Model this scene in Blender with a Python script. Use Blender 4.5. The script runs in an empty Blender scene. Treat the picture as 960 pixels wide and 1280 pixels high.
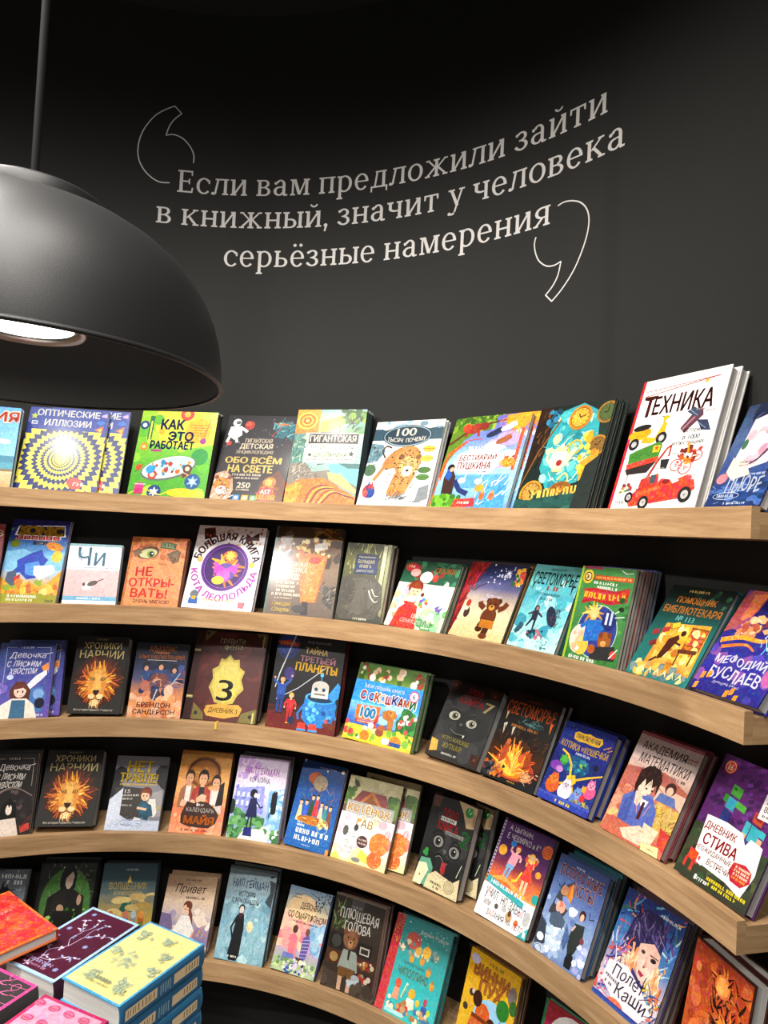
import bpy, bmesh, math, random
import numpy as np
from mathutils import Matrix, Vector
S = bpy.context.scene
COL = S.collection
EZ = 1.55                                   # eye height of the photographer
PI = math.pi
def rad(a): return a*PI/180
def lin(h):
    h = h.lstrip('#')
    if len(h) == 3: h = ''.join(c*2 for c in h)
    o = []
    for i in (0, 2, 4):
        c = int(h[i:i+2], 16)/255
        o.append(c/12.92 if c <= .04045 else ((c+.055)/1.055)**2.4)
    return tuple(o)
# ------------------------------------------------------------------ camera, world, lights, exposure
p_, r_, f_ = .0284, .0506, 849.6
fw = Vector((0, math.cos(p_), math.sin(p_))); up0 = Vector((0, -math.sin(p_), math.cos(p_))); rt0 = Vector((1, 0, 0))
rt = rt0*math.cos(r_)+up0*math.sin(r_); up = up0*math.cos(r_)-rt0*math.sin(r_)
cam = bpy.data.cameras.new('camera'); camo = bpy.data.objects.new('camera', cam); COL.objects.link(camo)
camo.matrix_world = Matrix(((rt.x, up.x, -fw.x, 0), (rt.y, up.y, -fw.y, 0), (rt.z, up.z, -fw.z, EZ), (0, 0, 0, 1)))
cam.sensor_fit = 'HORIZONTAL'; cam.sensor_width = 36; cam.lens = f_/960*36; cam.clip_start = .02
S.camera = camo
W = bpy.data.worlds.new('world'); S.world = W; W.use_nodes = True
W.node_tree.nodes['Background'].inputs[0].default_value = (1, .97, .93, 1)
W.node_tree.nodes['Background'].inputs[1].default_value = .4
S.view_settings.view_transform = 'Standard'; S.view_settings.look = 'None'
S.view_settings.exposure = -.17; S.view_settings.gamma = 1; S.view_settings.use_curve_mapping = False
CX, CY, R0 = -.56416, .763744, 1.1584       # centre of the curved shelves, radius of their front
def pol(deg, rr, z=0): return Vector((CX+math.sin(rad(deg))*rr, CY+math.cos(rad(deg))*rr, z))
def spot(loc, target, energy, angle, blend=1, size=.045, col=(1, .95, .89)):
    l = bpy.data.lights.new('ceiling_spotlight', 'SPOT'); l.energy = energy; l.spot_size = rad(angle); l.spot_blend = blend
    l.shadow_soft_size = size; l.color = col
    o = bpy.data.objects.new('ceiling_spotlight', l); COL.objects.link(o); o.location = loc
    o.rotation_euler = (Vector(target)-Vector(loc)).to_track_quat('-Z', 'Y').to_euler()
    return o
SPOTS = [(-1.35, .67, -30, .8), (-1.0, .22, -12, .9), (-.5, .12, 4, .9), (-.1, .3, 18, .9), (-.85, .5, 40, .8), (-.95, .75, 60, .65), (-1.0, 1.0, 80, .4)]
for x, y, dg, k in SPOTS:                                          # ceiling spots close to the shelves
    spot((x, y, EZ+1.52), pol(dg, R0+.02, EZ-1.25), 84*k, 108)
for x, y, dg, w in ((-.1, -1.4, -10, 70), (.6, -1.0, 10, 70), (-2.4, -.5, 58, 340)):   # second row farther back in the shop
    spot((x, y, EZ+1.5), pol(dg, R0, EZ-1.0), w, 66)
spot((-.1, -.4, EZ+1.5), (-.52, 1.15, EZ-.8), 150, 36)             # over the display table

# ------------------------------------------------------------------ materials
def newmat(n):
    m = bpy.data.materials.new(n); m.use_nodes = True
    return m, m.node_tree.nodes, m.node_tree.links, m.node_tree.nodes['Principled BSDF']
def plain(n, c, rough=.5, metal=0, spec=.5, bump=0, bscale=200):
    m, N, L, b = newmat(n)
    b.inputs['Base Color'].default_value = (*c, 1); b.inputs['Roughness'].default_value = rough
    b.inputs['Metallic'].default_value = metal; b.inputs['Specular IOR Level'].default_value = spec
    tc = N.new('ShaderNodeTexCoord'); nz = N.new('ShaderNodeTexNoise'); nz.inputs['Scale'].default_value = bscale
    L.new(tc.outputs['Object'], nz.inputs['Vector'])
    mx = N.new('ShaderNodeMixRGB'); mx.blend_type = 'OVERLAY'; mx.inputs[0].default_value = .06
    mx.inputs[1].default_value = (*c, 1); L.new(nz.outputs['Fac'], mx.inputs[2]); L.new(mx.outputs[0], b.inputs['Base Color'])
    if bump:
        bp = N.new('ShaderNodeBump'); bp.inputs['Strength'].default_value = bump; bp.inputs['Distance'].default_value = .002
        L.new(nz.outputs['Fac'], bp.inputs['Height']); L.new(bp.outputs[0], b.inputs['Normal'])
    return m
def printed(n, rough, coat):
    m, N, L, b = newmat(n)
    at = N.new('ShaderNodeAttribute'); at.attribute_name = 'Col'
    tc = N.new('ShaderNodeTexCoord'); oi = N.new('ShaderNodeObjectInfo')
    ad = N.new('ShaderNodeVectorMath'); ad.operation = 'MULTIPLY_ADD'
    L.new(tc.outputs['Object'], ad.inputs[0]); ad.inputs[1].default_value = (1, 1, 0)
    cmb = N.new('ShaderNodeCombineXYZ'); mm = N.new('ShaderNodeMath'); mm.operation = 'MULTIPLY'; mm.inputs[1].default_value = 0
    L.new(at.outputs['Alpha'], mm.inputs[0]); L.new(mm.outputs[0], cmb.inputs[2]); L.new(cmb.outputs[0], ad.inputs[2])
    nz = N.new('ShaderNodeTexNoise'); nz.inputs['Scale'].default_value = 95; nz.inputs['Detail'].default_value = 5; nz.inputs['Distortion'].default_value = 1.6
    L.new(ad.outputs[0], nz.inputs['Vector'])
    cr = N.new('ShaderNodeMapRange'); cr.inputs[1].default_value = .3; cr.inputs[2].default_value = .7
    sp = N.new('ShaderNodeSeparateColor'); L.new(nz.outputs['Color'], sp.inputs[0])
    hs = N.new('ShaderNodeHueSaturation')
    def ranged(o, a, bb):
        q = N.new('ShaderNodeMapRange'); q.inputs[1].default_value = .3; q.inputs[2].default_value = .7
        q.inputs[3].default_value = a; q.inputs[4].default_value = bb; L.new(o, q.inputs[0]); return q.outputs[0]
    L.new(ranged(sp.outputs[0], .42, .58), hs.inputs['Hue']); L.new(ranged(sp.outputs[1], .7, 1.35), hs.inputs['Saturation'])
    L.new(ranged(sp.outputs[2], .45, 1.6), hs.inputs['Value']); L.new(at.outputs['Color'], hs.inputs['Color'])
    mx = N.new('ShaderNodeMixRGB'); L.new(at.outputs['Alpha'], mx.inputs[0]); L.new(at.outputs['Color'], mx.inputs[1]); L.new(hs.outputs[0], mx.inputs[2])
    L.new(mx.outputs[0], b.inputs['Base Color'])
    b.inputs['Roughness'].default_value = rough; b.inputs['Specular IOR Level'].default_value = .32
    b.inputs['Coat Weight'].default_value = coat; b.inputs['Coat Roughness'].default_value = .14
    return m
M_GLOSS = printed('printed_laminated_card', .45, .16)
M_MATTE = printed('printed_matt_card', .55, .05)
def paper():
    m, N, L, b = newmat('page_edges')
    tc = N.new('ShaderNodeTexCoord'); mp = N.new('ShaderNodeMapping'); mp.inputs['Scale'].default_value = (12, 6, 2400)
    L.new(tc.outputs['Object'], mp.inputs[0]); nz = N.new('ShaderNodeTexNoise'); nz.inputs['Scale'].default_value = 1; nz.inputs['Detail'].default_value = 2
    L.new(mp.outputs[0], nz.inputs['Vector']); cr = N.new('ShaderNodeValToRGB'); L.new(nz.outputs['Fac'], cr.inputs[0])
    cr.color_ramp.elements[0].position = .3; cr.color_ramp.elements[0].color = (.42, .40, .37, 1)
    cr.color_ramp.elements[1].position = .75; cr.color_ramp.elements[1].color = (.78, .76, .72, 1)
    L.new(cr.outputs[0], b.inputs['Base Color']); b.inputs['Roughness'].default_value = .9
    return m
M_PAPER = paper()
def oak():
    m, N, L, b = newmat('oak_veneer')
    uv = N.new('ShaderNodeUVMap'); uv.uv_map = 'grain'
    def noise(sx, sy, det, dist=0):
        mp = N.new('ShaderNodeMapping'); mp.inputs['Scale'].default_value = (sx, sy, 1); L.new(uv.outputs[0], mp.inputs[0])
        nz = N.new('ShaderNodeTexNoise'); nz.inputs['Scale'].default_value = 1; nz.inputs['Detail'].default_value = det; nz.inputs['Distortion'].default_value = dist
        L.new(mp.outputs[0], nz.inputs['Vector']); return nz.outputs['Fac']
    big = noise(5, 60, 4, .8); fine = noise(22, 900, 3); pores = noise(60, 1500, 1)
    cr = N.new('ShaderNodeValToRGB'); L.new(big, cr.inputs[0]); E = cr.color_ramp.elements
    E[0].position = .3; E[0].color = (*lin('9c7a56'), 1); E[1].position = .72; E[1].color = (*lin('c09d74'), 1)
    e = E.new(.5); e.color = (*lin('ae8b63'), 1)
    c2 = N.new('ShaderNodeMapRange'); c2.inputs[1].default_value = .3; c2.inputs[2].default_value = .7; c2.inputs[3].default_value = .84; c2.inputs[4].default_value = 1.1; L.new(fine, c2.inputs[0])
    c3 = N.new('ShaderNodeMapRange'); c3.inputs[1].default_value = .28; c3.inputs[2].default_value = .4; c3.inputs[3].default_value = .78; c3.inputs[4].default_value = 1; L.new(pores, c3.inputs[0])
    mu = N.new('ShaderNodeMath'); mu.operation = 'MULTIPLY'; L.new(c2.outputs[0], mu.inputs[0]); L.new(c3.outputs[0], mu.inputs[1])
    vm = N.new('ShaderNodeVectorMath'); vm.operation = 'SCALE'; L.new(cr.outputs[0], vm.inputs[0]); L.new(mu.outputs[0], vm.inputs['Scale'])
    L.new(vm.outputs[0], b.inputs['Base Color']); b.inputs['Roughness'].default_value = .6; b.inputs['Specular IOR Level'].default_value = .3
    return m
M_OAK = oak()
M_WALL = plain('dark_painted_wall', (.0165, .0163, .0148), .65, 0, .25, .04, 60)
M_LETTER = plain('pale_vinyl_lettering', (.72, .69, .66), .6)
M_LAMP = plain('black_powder_coat', (.010, .010, .0104), .46, 0, .33, .08, 900)
M_LAMP_IN = plain('black_inner_enamel', (.09, .087, .082), .5)
M_CABLE = plain('black_cable_rubber', (.006, .006, .006), .7, 0, .08)
M_RING = plain('aluminium_reflector', (.55, .52, .5), .3, 1)
M_FLOOR = plain('dark_floor', (.06, .055, .05), .5)
M_CEIL = plain('dark_ceiling', (.02, .02, .02), .8)
M_TABLE = plain('white_table_laminate', (.6, .58, .56), .5)
M_BULB, _n, _l, _b = newmat('lit_lens')
_b.inputs['Base Color'].default_value = (.8, .9, 1, 1); _b.inputs['Emission Color'].default_value = (1, .95, .86, 1); _b.inputs['Emission Strength'].default_value = 9

# ------------------------------------------------------------------ mesh helpers
def mesh(name, V, F, mats, parent=None, mi=None, smooth=False):
    me = bpy.data.meshes.new(name); me.from_pydata([tuple(v) for v in V], [], F); me.update()
    for m in (mats if isinstance(mats, (list, tuple)) else [mats]): me.materials.append(m)
    if mi: me.polygons.foreach_set('material_index', mi)
    if smooth: me.polygons.foreach_set('use_smooth', [True]*len(F))
    o = bpy.data.objects.new(name, me); COL.objects.link(o)
    if parent: o.parent = parent
    return o
def tag(o, label, cat, group=None):
    o['label'] = label; o['category'] = cat
    if group: o['group'] = group
    return o
def struct(o): o['kind'] = 'structure'; return o
def empty(name, loc):
    o = bpy.data.objects.new(name, None); COL.objects.link(o); o.location = loc; o.empty_display_size = .05; return o
def box(x0, y0, z0, x1, y1, z1):
    V = [(x0, y0, z0), (x1, y0, z0), (x1, y1, z0), (x0, y1, z0), (x0, y0, z1), (x1, y0, z1), (x1, y1, z1), (x0, y1, z1)]
    F = [(3, 2, 1, 0), (4, 5, 6, 7), (0, 1, 5, 4), (1, 2, 6, 5), (2, 3, 7, 6), (3, 0, 4, 7)]
    return V, F
def lathe(name, prof, mat, parent=None, n=96, cap=False, smooth=True):
    V, F = [], []
    for (rr, z) in prof:
        for i in range(n): V.append((rr*math.cos(2*PI*i/n), rr*math.sin(2*PI*i/n), z))
    for j in range(len(prof)-1):
        for i in range(n):
            k = (i+1) % n; F.append((j*n+i, j*n+k, (j+1)*n+k, (j+1)*n+i))
    if cap: F.append(tuple(range(n))[::-1]); F.append(tuple((len(prof)-1)*n+i for i in range(n)))
    return mesh(name, V, F, mat, parent, smooth=smooth)
def sweep(name, prof, a0, a1, n, mat, parent=None, uvs=False):
    """closed section (radius offset, z) carried along the arc of the curved wall"""
    V, F = [], []; m = len(prof)
    for i in range(n+1):
        a = a0+(a1-a0)*i/n
        for (dr, z) in prof: V.append(pol(a, R0+dr, z))
    for i in range(n):
        for j in range(m):
            k = (j+1) % m; F.append((i*m+j, i*m+k, (i+1)*m+k, (i+1)*m+j))
    F.append(tuple(range(m))); F.append(tuple(n*m+j for j in range(m))[::-1])
    o = mesh(name, V, F, mat, parent)
    per = [0]
    for j in range(m): per.append(per[-1]+math.dist(prof[j], prof[(j+1) % m]))
    uv = o.data.uv_layers.new(name='grain'); off = random.random()*7
    for poly in o.data.polygons:
        if poly.index < n*m:
            i, j = divmod(poly.index, m); s0 = (a0+(a1-a0)*i/n)/180*PI*R0+off; s1 = (a0+(a1-a0)*(i+1)/n)/180*PI*R0+off
            for li, c in zip(poly.loop_indices, ((s0, per[j]), (s0, per[j+1]), (s1, per[j+1]), (s1, per[j]))): uv.data[li].uv = (c[0], c[1]+off)
        else:
            for li in poly.loop_indices:
                v = o.data.vertices[o.data.loops[li].vertex_index].co; d = math.hypot(v.x-CX, v.y-CY); uv.data[li].uv = (d*1.0+off, v.z+off*3)
    o.data.polygons.foreach_set('use_smooth', [True]*len(o.data.polygons))
    bm = bmesh.new(); bm.from_mesh(o.data); bmesh.ops.recalc_face_normals(bm, faces=bm.faces); bm.to_mesh(o.data); bm.free(); o.data.set_sharp_from_angle(angle=rad(30))
    return o

# ------------------------------------------------------------------ the setting
WO = .179
struct(sweep('wall_back', [(WO, 0), (WO, EZ+1.6), (WO+.08, EZ+1.6), (WO+.08, 0)], -112, 112, 112, M_WALL))
V, F = box(-4, -4, -.08, 2.4, 2.6, 0); struct(mesh('floor', V, F, M_FLOOR))
V, F = box(-4, -4, EZ+1.6, 2.4, 2.6, EZ+1.68); struct(mesh('ceiling', V, F, M_CEIL))

# ------------------------------------------------------------------ the five curved shelves
ZS = [.0677, -.2450, -.5584, -.8746, -1.2123]
SH = ['topmost', 'second from the top', 'middle', 'fourth from the top', 'lowest']
TH = .0507
random.seed(3)
for k, z in enumerate(ZS):
    e = empty('wall_shelf', pol(10, R0+.1, EZ+z-TH))
    tag(e, f'curved oak wall shelf, {SH[k]} of the five', 'shelf', 'curved oak shelves on the dark wall')
    inv = Matrix.Translation(-e.location)
    zt, zb = EZ+z, EZ+z-TH
    f = sweep('fascia', [(0, zb), (0, zt-.0006), (.0006, zt), (.0154, zt), (.016, zt-.0006), (.016, zb)], -62, 76.3, 110, M_OAK, e)
    b = sweep('board', [(.0161, zb), (.0161, zt-.009), (WO-.001, zt-.009), (WO-.001, zb)], -62, 76.3, 110, M_OAK, e)
    for o in (f, b): o.data.transform(inv)
BOOKS = {    # shelf, foot of the front cover x y, yaw, lean, width, height, thickness, copies
'beach': (1, -1.1153, 1.8243, -13.66, 16.44, 0.1938, 0.2425, 0.012, 2),
'illus': (1, -0.9233, 1.8988, -7.33, 20.92, 0.2214, 0.2670, 0.012, 1),
'illus2': (1, -0.8736, 1.9254, -6.50, 19.95, 0.2248, 0.2706, 0.012, 1),
'how': (1, -0.6323, 1.9556, 7.76, 15.15, 0.2369, 0.2743, 0.012, 3),
'space': (1, -0.3988, 1.9404, 10.65, 23.15, 0.2203, 0.2899, 0.014, 1),
'giant': (1, -0.1852, 1.8917, 17.20, 14.54, 0.2132, 0.2919, 0.013, 4),
'why': (1, 0.0137, 1.8052, 32.82, 19.99, 0.2199, 0.2628, 0.014, 2),
'best': (1, 0.1986, 1.6720, 42.62, 23.35, 0.2316, 0.2710, 0.012, 1),
'best2': (1, 0.2207, 1.6727, 41.96, 23.54, 0.2245, 0.2779, 0.012, 1),
'alice': (1, 0.3594, 1.5021, 54.52, 19.31, 0.2095, 0.2673, 0.011, 4),
'tech': (1, 0.4978, 1.2848, 62.36, 18.74, 0.2022, 0.2881, 0.023, 2),
'pure': (1, 0.5664, 1.1173, 79.66, 24.87, 0.1346, 0.2060, 0.020, 1),
'redleft': (2, -1.1065, 1.8305, -16.60, 18.43, 0.1332, 0.2280, 0.012, 1),
'sonic': (2, -0.9784, 1.8845, -5.28, 20.30, 0.1597, 0.2483, 0.010, 2),
'chi': (2, -0.8190, 1.9235, -10.41, 17.88, 0.1431, 0.1782, 0.014, 2),
'soft': (2, -0.6573, 1.9473, 0.71, 18.57, 0.1624, 0.2061, 0.018, 2),
'leo': (2, -0.4653, 1.9433, 11.43, 21.07, 0.2151, 0.2545, 0.020, 1),
'classic': (2, -0.2281, 1.9042, 14.47, 16.27, 0.2061, 0.2589, 0.020, 1),
'eleph': (2, -0.0578, 1.8360, 24.09, 16.16, 0.1378, 0.2190, 0.025, 2),
'flower': (2, 0.0831, 1.7588, 42.30, 26.91, 0.1877, 0.1921, 0.014, 2),
'bear': (2, 0.2263, 1.6536, 51.29, 27.00, 0.1851, 0.2052, 0.010, 3),
'sveto': (2, 0.3388, 1.5257, 56.04, 25.90, 0.1433, 0.2081, 0.016, 2),
'green': (2, 0.4302, 1.3951, 54.72, 16.66, 0.1333, 0.2069, 0.010, 8),
'libr': (2, 0.5076, 1.2523, 68.94, 33.99, 0.1500, 0.2043, 0.014, 2),
'meth': (2, 0.5594, 1.1086, 74.47, 36.04, 0.1481, 0.2083, 0.024, 1),
'fox': (3, -0.9683, 1.8769, -14.80, 16.12, 0.1411, 0.2052, 0.016, 1),
'fox2': (3, -0.9534, 1.9076, -17.60, 14.67, 0.1442, 0.2088, 0.016, 2),
'narnia': (3, -0.7875, 1.9230, -5.55, 16.97, 0.1445, 0.2155, 0.050, 1),
'alca': (3, -0.6239, 1.9406, -2.33, 18.66, 0.1496, 0.2105, 0.020, 1),
'diary': (3, -0.4388, 1.9372, 7.60, 19.34, 0.2132, 0.2534, 0.024, 2),
'planet': (3, -0.2046, 1.8950, 17.15, 14.21, 0.2084, 0.2601, 0.014, 2),
'windows': (3, 0.0065, 1.7958, 33.16, 21.07, 0.2139, 0.2048, 0.020, 2),
'evil7': (3, 0.1887, 1.6714, 44.10, 32.55, 0.1571, 0.2017, 0.030, 1),
'fire': (3, 0.3054, 1.5602, 51.93, 28.31, 0.1564, 0.2074, 0.020, 2),
'cats': (3, 0.3996, 1.4374, 56.88, 30.24, 0.1369, 0.1770, 0.022, 2),
'math': (3, 0.4863, 1.2864, 63.55, 31.71, 0.1466, 0.2097, 0.018, 2),
'steve': (3, 0.5545, 1.1201, 71.62, 29.37, 0.1492, 0.2201, 0.022, 1),
'foxb': (4, -0.9821, 1.8694, -13.39, 14.98, 0.1197, 0.2130, 0.014, 4),
'narnia2': (4, -0.8435, 1.9109, -8.03, 24.04, 0.1527, 0.2034, 0.050, 1),
'bully': (4, -0.6657, 1.9352, -3.01, 26.83, 0.1489, 0.1995, 0.016, 1),
'maya': (4, -0.4871, 1.9346, 3.76, 23.83, 0.1510, 0.2214, 0.016, 2),
'coral': (4, -0.3232, 1.9122, 11.85, 19.02, 0.1506, 0.2210, 0.012, 4),
'bluebk': (4, -0.1689, 1.8777, 26.25, 23.25, 0.1424, 0.2255, 0.018, 1),
'kitten': (4, -0.0255, 1.8075, 28.39, 25.77, 0.1643, 0.2133, 0.016, 1),
'kitten2': (4, 0.0232, 1.8116, 28.63, 23.36, 0.1673, 0.2183, 0.016, 1),
'evil2': (4, 0.1678, 1.6876, 42.44, 21.59, 0.1361, 0.2169, 0.030, 1),
'evil22': (4, 0.2196, 1.7057, 41.63, 19.31, 0.1303, 0.2084, 0.030, 1),
'learn': (4, 0.3041, 1.5562, 49.26, 28.96, 0.1463, 0.2194, 0.020, 1),
'nightcat': (4, 0.4002, 1.4338, 55.71, 25.53, 0.1299, 0.1989, 0.020, 3),
'kashi': (4, 0.4847, 1.2924, 62.63, 26.91, 0.1386, 0.2040, 0.018, 3),
'orange': (4, 0.5593, 1.1239, 77.20, 10.31, 0.1342, 0.2099, 0.030, 2),
'silver': (5, -1.0255, 1.8878, -2.53, 20.38, 0.1430, 0.2146, 0.020, 1),
'snape': (5, -0.8474, 1.9144, -5.08, 21.06, 0.1548, 0.2268, 0.016, 3),
'wizard': (5, -0.6765, 1.9316, -5.49, 22.58, 0.1528, 0.2237, 0.020, 2),
'hello': (5, -0.5112, 1.9379, 4.06, 28.14, 0.1461, 0.1954, 0.020, 2),
'grave': (5, -0.3433, 1.9194, 13.12, 22.02, 0.1446, 0.2334, 0.020, 2),
'smart': (5, -0.1878, 1.8791, 21.49, 29.66, 0.1328, 0.2053, 0.018, 1),
'plush': (5, -0.0374, 1.8120, 26.68, 18.58, 0.1569, 0.2234, 0.022, 2),
'chip': (5, 0.1072, 1.7274, 35.24, 26.50, 0.1693, 0.2189, 0.016, 2),
'vinni': (5, 0.2761, 1.6085, 49.17, 16.31, 0.1510, 0.2162, 0.014, 3),
'redcirc': (5, 0.4053, 1.4406, 52.48, 17.86, 0.1391, 0.2139, 0.016, 1),
}
# ------------------------------------------------------------------ printed covers: flat artwork in 0..100 (x to the right, y down)
_tc = bpy.data.curves.new('lettering_source', 'FONT'); _to = bpy.data.objects.new('lettering_source', _tc); COL.objects.link(_to)
_tc.resolution_u = 4; _cache = {}
def glyphs(s):
    key = s
    if key not in _cache:
        _tc.body = s; _tc.resolution_u = 12 if 'Ф' in s else 4; dg = bpy.context.evaluated_depsgraph_get(); dg.update()
        ev = _to.evaluated_get(dg); me = ev.to_mesh()
        v = [(q.co.x, q.co.y) for q in me.vertices]; f = [tuple(q.vertices) for q in me.polygons]; ev.to_mesh_clear()
        x0 = min(a for a, b in v); x1 = max(a for a, b in v); y0 = min(b for a, b in v); y1 = max(b for a, b in v)
        _cache[key] = ([((a-x0)/(x1-x0), (b-y0)/(y1-y0)) for a, b in v], f, 1/(x1-x0), 1/(y1-y0))
    return _cache[key]
class Art:
    def __init__(s, w, h): s.w, s.h, s.a = w, h, h/w; s.V = []; s.F = []; s.C = []; s.n = 0; s.ox = s.oy = 0
    def add(s, pts, cols, faces=None, clip=True):
        b = len(s.V); s.n += 1; z = s.n*5e-6
        for x, y in pts:
            x += s.ox; y += s.oy
            if clip: x = min(100, max(0, x)); y = min(100, max(0, y))
            s.V.append(((x/100-.5)*s.w, (1-y/100)*s.h, z))
        for f in (faces or [tuple(range(len(pts)))]):
            s.F.append(tuple(b+i for i in f))
            for i in f: s.C.append(cols[i] if isinstance(cols, list) else cols)
    def c(s, col, busy=.3):
        if isinstance(col, tuple): return col
        if '~' in col: col, bz = col.split('~'); busy = int(bz)/10
        return (*(v**1.22 for v in lin(col)), busy)        # inks a little deeper than their sampled tone
    def bg(s, *cols, x0=0, y0=0, x1=100, y1=100):
        if len(cols) == 1: cols = cols*2
        n = len(cols); P = []; K = []; F = []
        for i, c in enumerate(cols):
            y = y0+(y1-y0)*i/(n-1); P += [(x0, y), (x1, y)]; K += [s.c(c)]*2
        for i in range(n-1): F.append((2*i, 2*i+2, 2*i+3, 2*i+1))
        s.add(P, K, F)
    def r(s, x0, y0, x1, y1, c): s.add([(x0, y1), (x1, y1), (x1, y0), (x0, y0)], s.c(c))
    def p(s, pts, c):
        if isinstance(pts, str): pts = [tuple(map(float, q.split(','))) for q in pts.split()]
        ar = sum(a[0]*b[1]-b[0]*a[1] for a, b in zip(pts, pts[1:]+pts[:1]))
        s.add(pts if ar < 0 else pts[::-1], s.c(c))
    def e(s, x, y, rx, ry=None, c='fff', rot=0, n=22, a0=0, a1=360):
        if ry is None: ry = rx/s.a
        P = []; m = n if a1-a0 >= 360 else n+1
        for i in range(m):
            t = rad(a0+(a1-a0)*i/n); u, v = rx*math.cos(t), ry*s.a*math.sin(t)
            P.append((x+u*math.cos(rad(rot))-v*math.sin(rad(rot)), y-(u*math.sin(rad(rot))+v*math.cos(rad(rot)))/s.a))
        s.add(P, s.c(c))
    def ring(s, x, y, rx, w, c, ry=None, n=30, a0=0, a1=360):
        ry = ry or rx/s.a; P = []; F = []
        for i in range(n+1):
            t = rad(a0+(a1-a0)*i/n)
            for k in (0, 1): P.append((x+(rx-w*k)*math.cos(t), y-(ry-w*k/s.a)*math.sin(t)))
        for i in range(n): F.append((2*i, 2*i+2, 2*i+3, 2*i+1))
        s.add(P, s.c(c), F)
    def l(s, pts, w, c, w2=None):
        if isinstance(pts, str): pts = [tuple(map(float, q.split(','))) for q in pts.split()]
        n = len(pts); P = []; F = []; w2 = w if w2 is None else w2
        for i, (x, y) in enumerate(pts):
            a = pts[max(0, i-1)]; b = pts[min(n-1, i+1)]; dx, dy = b[0]-a[0], (b[1]-a[1])*s.a; d = math.hypot(dx, dy) or 1
            ww = (w+(w2-w)*i/max(1, n-1))/2; P += [(x-dy/d*ww, y+dx/d*ww/s.a), (x+dy/d*ww, y-dx/d*ww/s.a)]
        for i in range(n-1): F.append((2*i, 2*i+2, 2*i+3, 2*i+1))
        s.add(P, s.c(c), F)
    def cv(s, pts, w, c, w2=None, n=6):
        if isinstance(pts, str): pts = [tuple(map(float, q.split(','))) for q in pts.split()]
        Q = [pts[0]]+pts+[pts[-1]]; O = []
        for i in range(1, len(Q)-2):
            for k in range(n):
                t = k/n; a, b, c_, d = Q[i-1:i+3]
                O.append(tuple(.5*(2*b[j]+(c_[j]-a[j])*t+(2*a[j]-5*b[j]+4*c_[j]-d[j])*t*t+(3*b[j]-a[j]-3*c_[j]+d[j])*t**3) for j in (0, 1)))
        s.l(O+[pts[-1]], w, c, w2)
    def t(s, txt, x0, y0, x1, y1, c, b=.015, sh=0, rot=0, wob=0, out=None, ow=.03, drop=None):
        """lettering filling a box; sh slants it, rot turns it, out gives it an outline colour"""
        if drop: s.t(txt, x0+drop[0], y0+drop[1], x1+drop[0], y1+drop[1], drop[2], b, sh, rot, wob)
        if out: s.t(txt, x0-.6, y0-.5, x1+.6, y1+.5, out, b+ow, sh, rot, wob)
        v, f, ex, ey = glyphs(txt); P = []; G = []; mx, my = (x0+x1)/2, (y0+y1)/2; b *= .9
        for dx_, dy_ in s.heavy(b):
          m0 = len(P); G += [tuple(m0+i for i in t) for t in f]
          for u, q in v:
            u += dx_*ex; q += dy_*ey
            x = x0+(x1-x0)*u; y = y1-(y1-y0)*q
            x += sh*(q-.5)*(y1-y0)*s.a
            if wob: y += wob*math.sin(u*len(txt)*1.9)
            dx, dy = x-mx, (y-my)*s.a; ca, sa = math.cos(rad(rot)), math.sin(rad(rot))
            P.append((mx+dx*ca+dy*sa, my+(-dx*sa+dy*ca)/s.a))
        s.add(P, s.c(c, 0), G)
    @staticmethod
    def heavy(b):
        """shifts that thicken a letter"""
        if b <= .004: return [(-.009, 0), (.009, .004)]
        if b < .045: return [(-b, 0), (b, 0), (0, b*.6), (0, -b*.6)]
        return [(b*math.cos(PI*i/4), b*math.sin(PI*i/4)) for i in range(8)]+[(0, 0)]
    def ta(s, txt, cx, cy, r, hgt, a0, a1, c, b=.02, low=False):
        v, f, ex, ey = glyphs(txt); P = []; G = []
        for dx_, dy_ in s.heavy(b):
          m0 = len(P); G += [tuple(m0+i for i in t) for t in f]
          for u, q in v:
            u += dx_*ex; q += dy_*ey; a = rad(a0+(a1-a0)*u); rr = r+(q*hgt if not low else -q*hgt); P.append((cx+rr*math.sin(a), cy-rr*math.cos(a)/s.a))
        s.add(P, s.c(c, 0), G)
    def g(s, x0, y0, x1, y1, c, seed=1, rot=0):
        """print too small to read: a run of tiny strokes"""
        R = random.Random(seed); P = []; F = []; x = x0; hh = y1-y0; mx, my = (x0+x1)/2, (y0+y1)/2
        def tr(x, y):
            dx, dy = x-mx, (y-my)*s.a; ca, sa = math.cos(rad(rot)), math.sin(rad(rot)); return (mx+dx*ca+dy*sa, my+(-dx*sa+dy*ca)/s.a)
        lw = hh*s.a*.26
        while x < x1-lw:
            k = R.random(); w = hh*s.a*(.5+.3*R.random())
            if k < .13: x += w*.7; continue
            segs = [(x, y0, x+lw, y1)]
            if k > .3: segs.append((x+w-lw, y0, x+w, y1))
            yy = R.choice((y0, (y0+y1)/2-hh*.1, y1-hh*.2)); segs.append((x, yy, x+w, yy+hh*.2))
            for a0, b0, a1, b1 in segs:
                n = len(P); P += [tr(a0, b1), tr(a1, b1), tr(a1, b0), tr(a0, b0)]; F.append((n, n+1, n+2, n+3))
            x += w+lw
        if F: s.add(P, s.c(c, 0), F)
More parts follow.
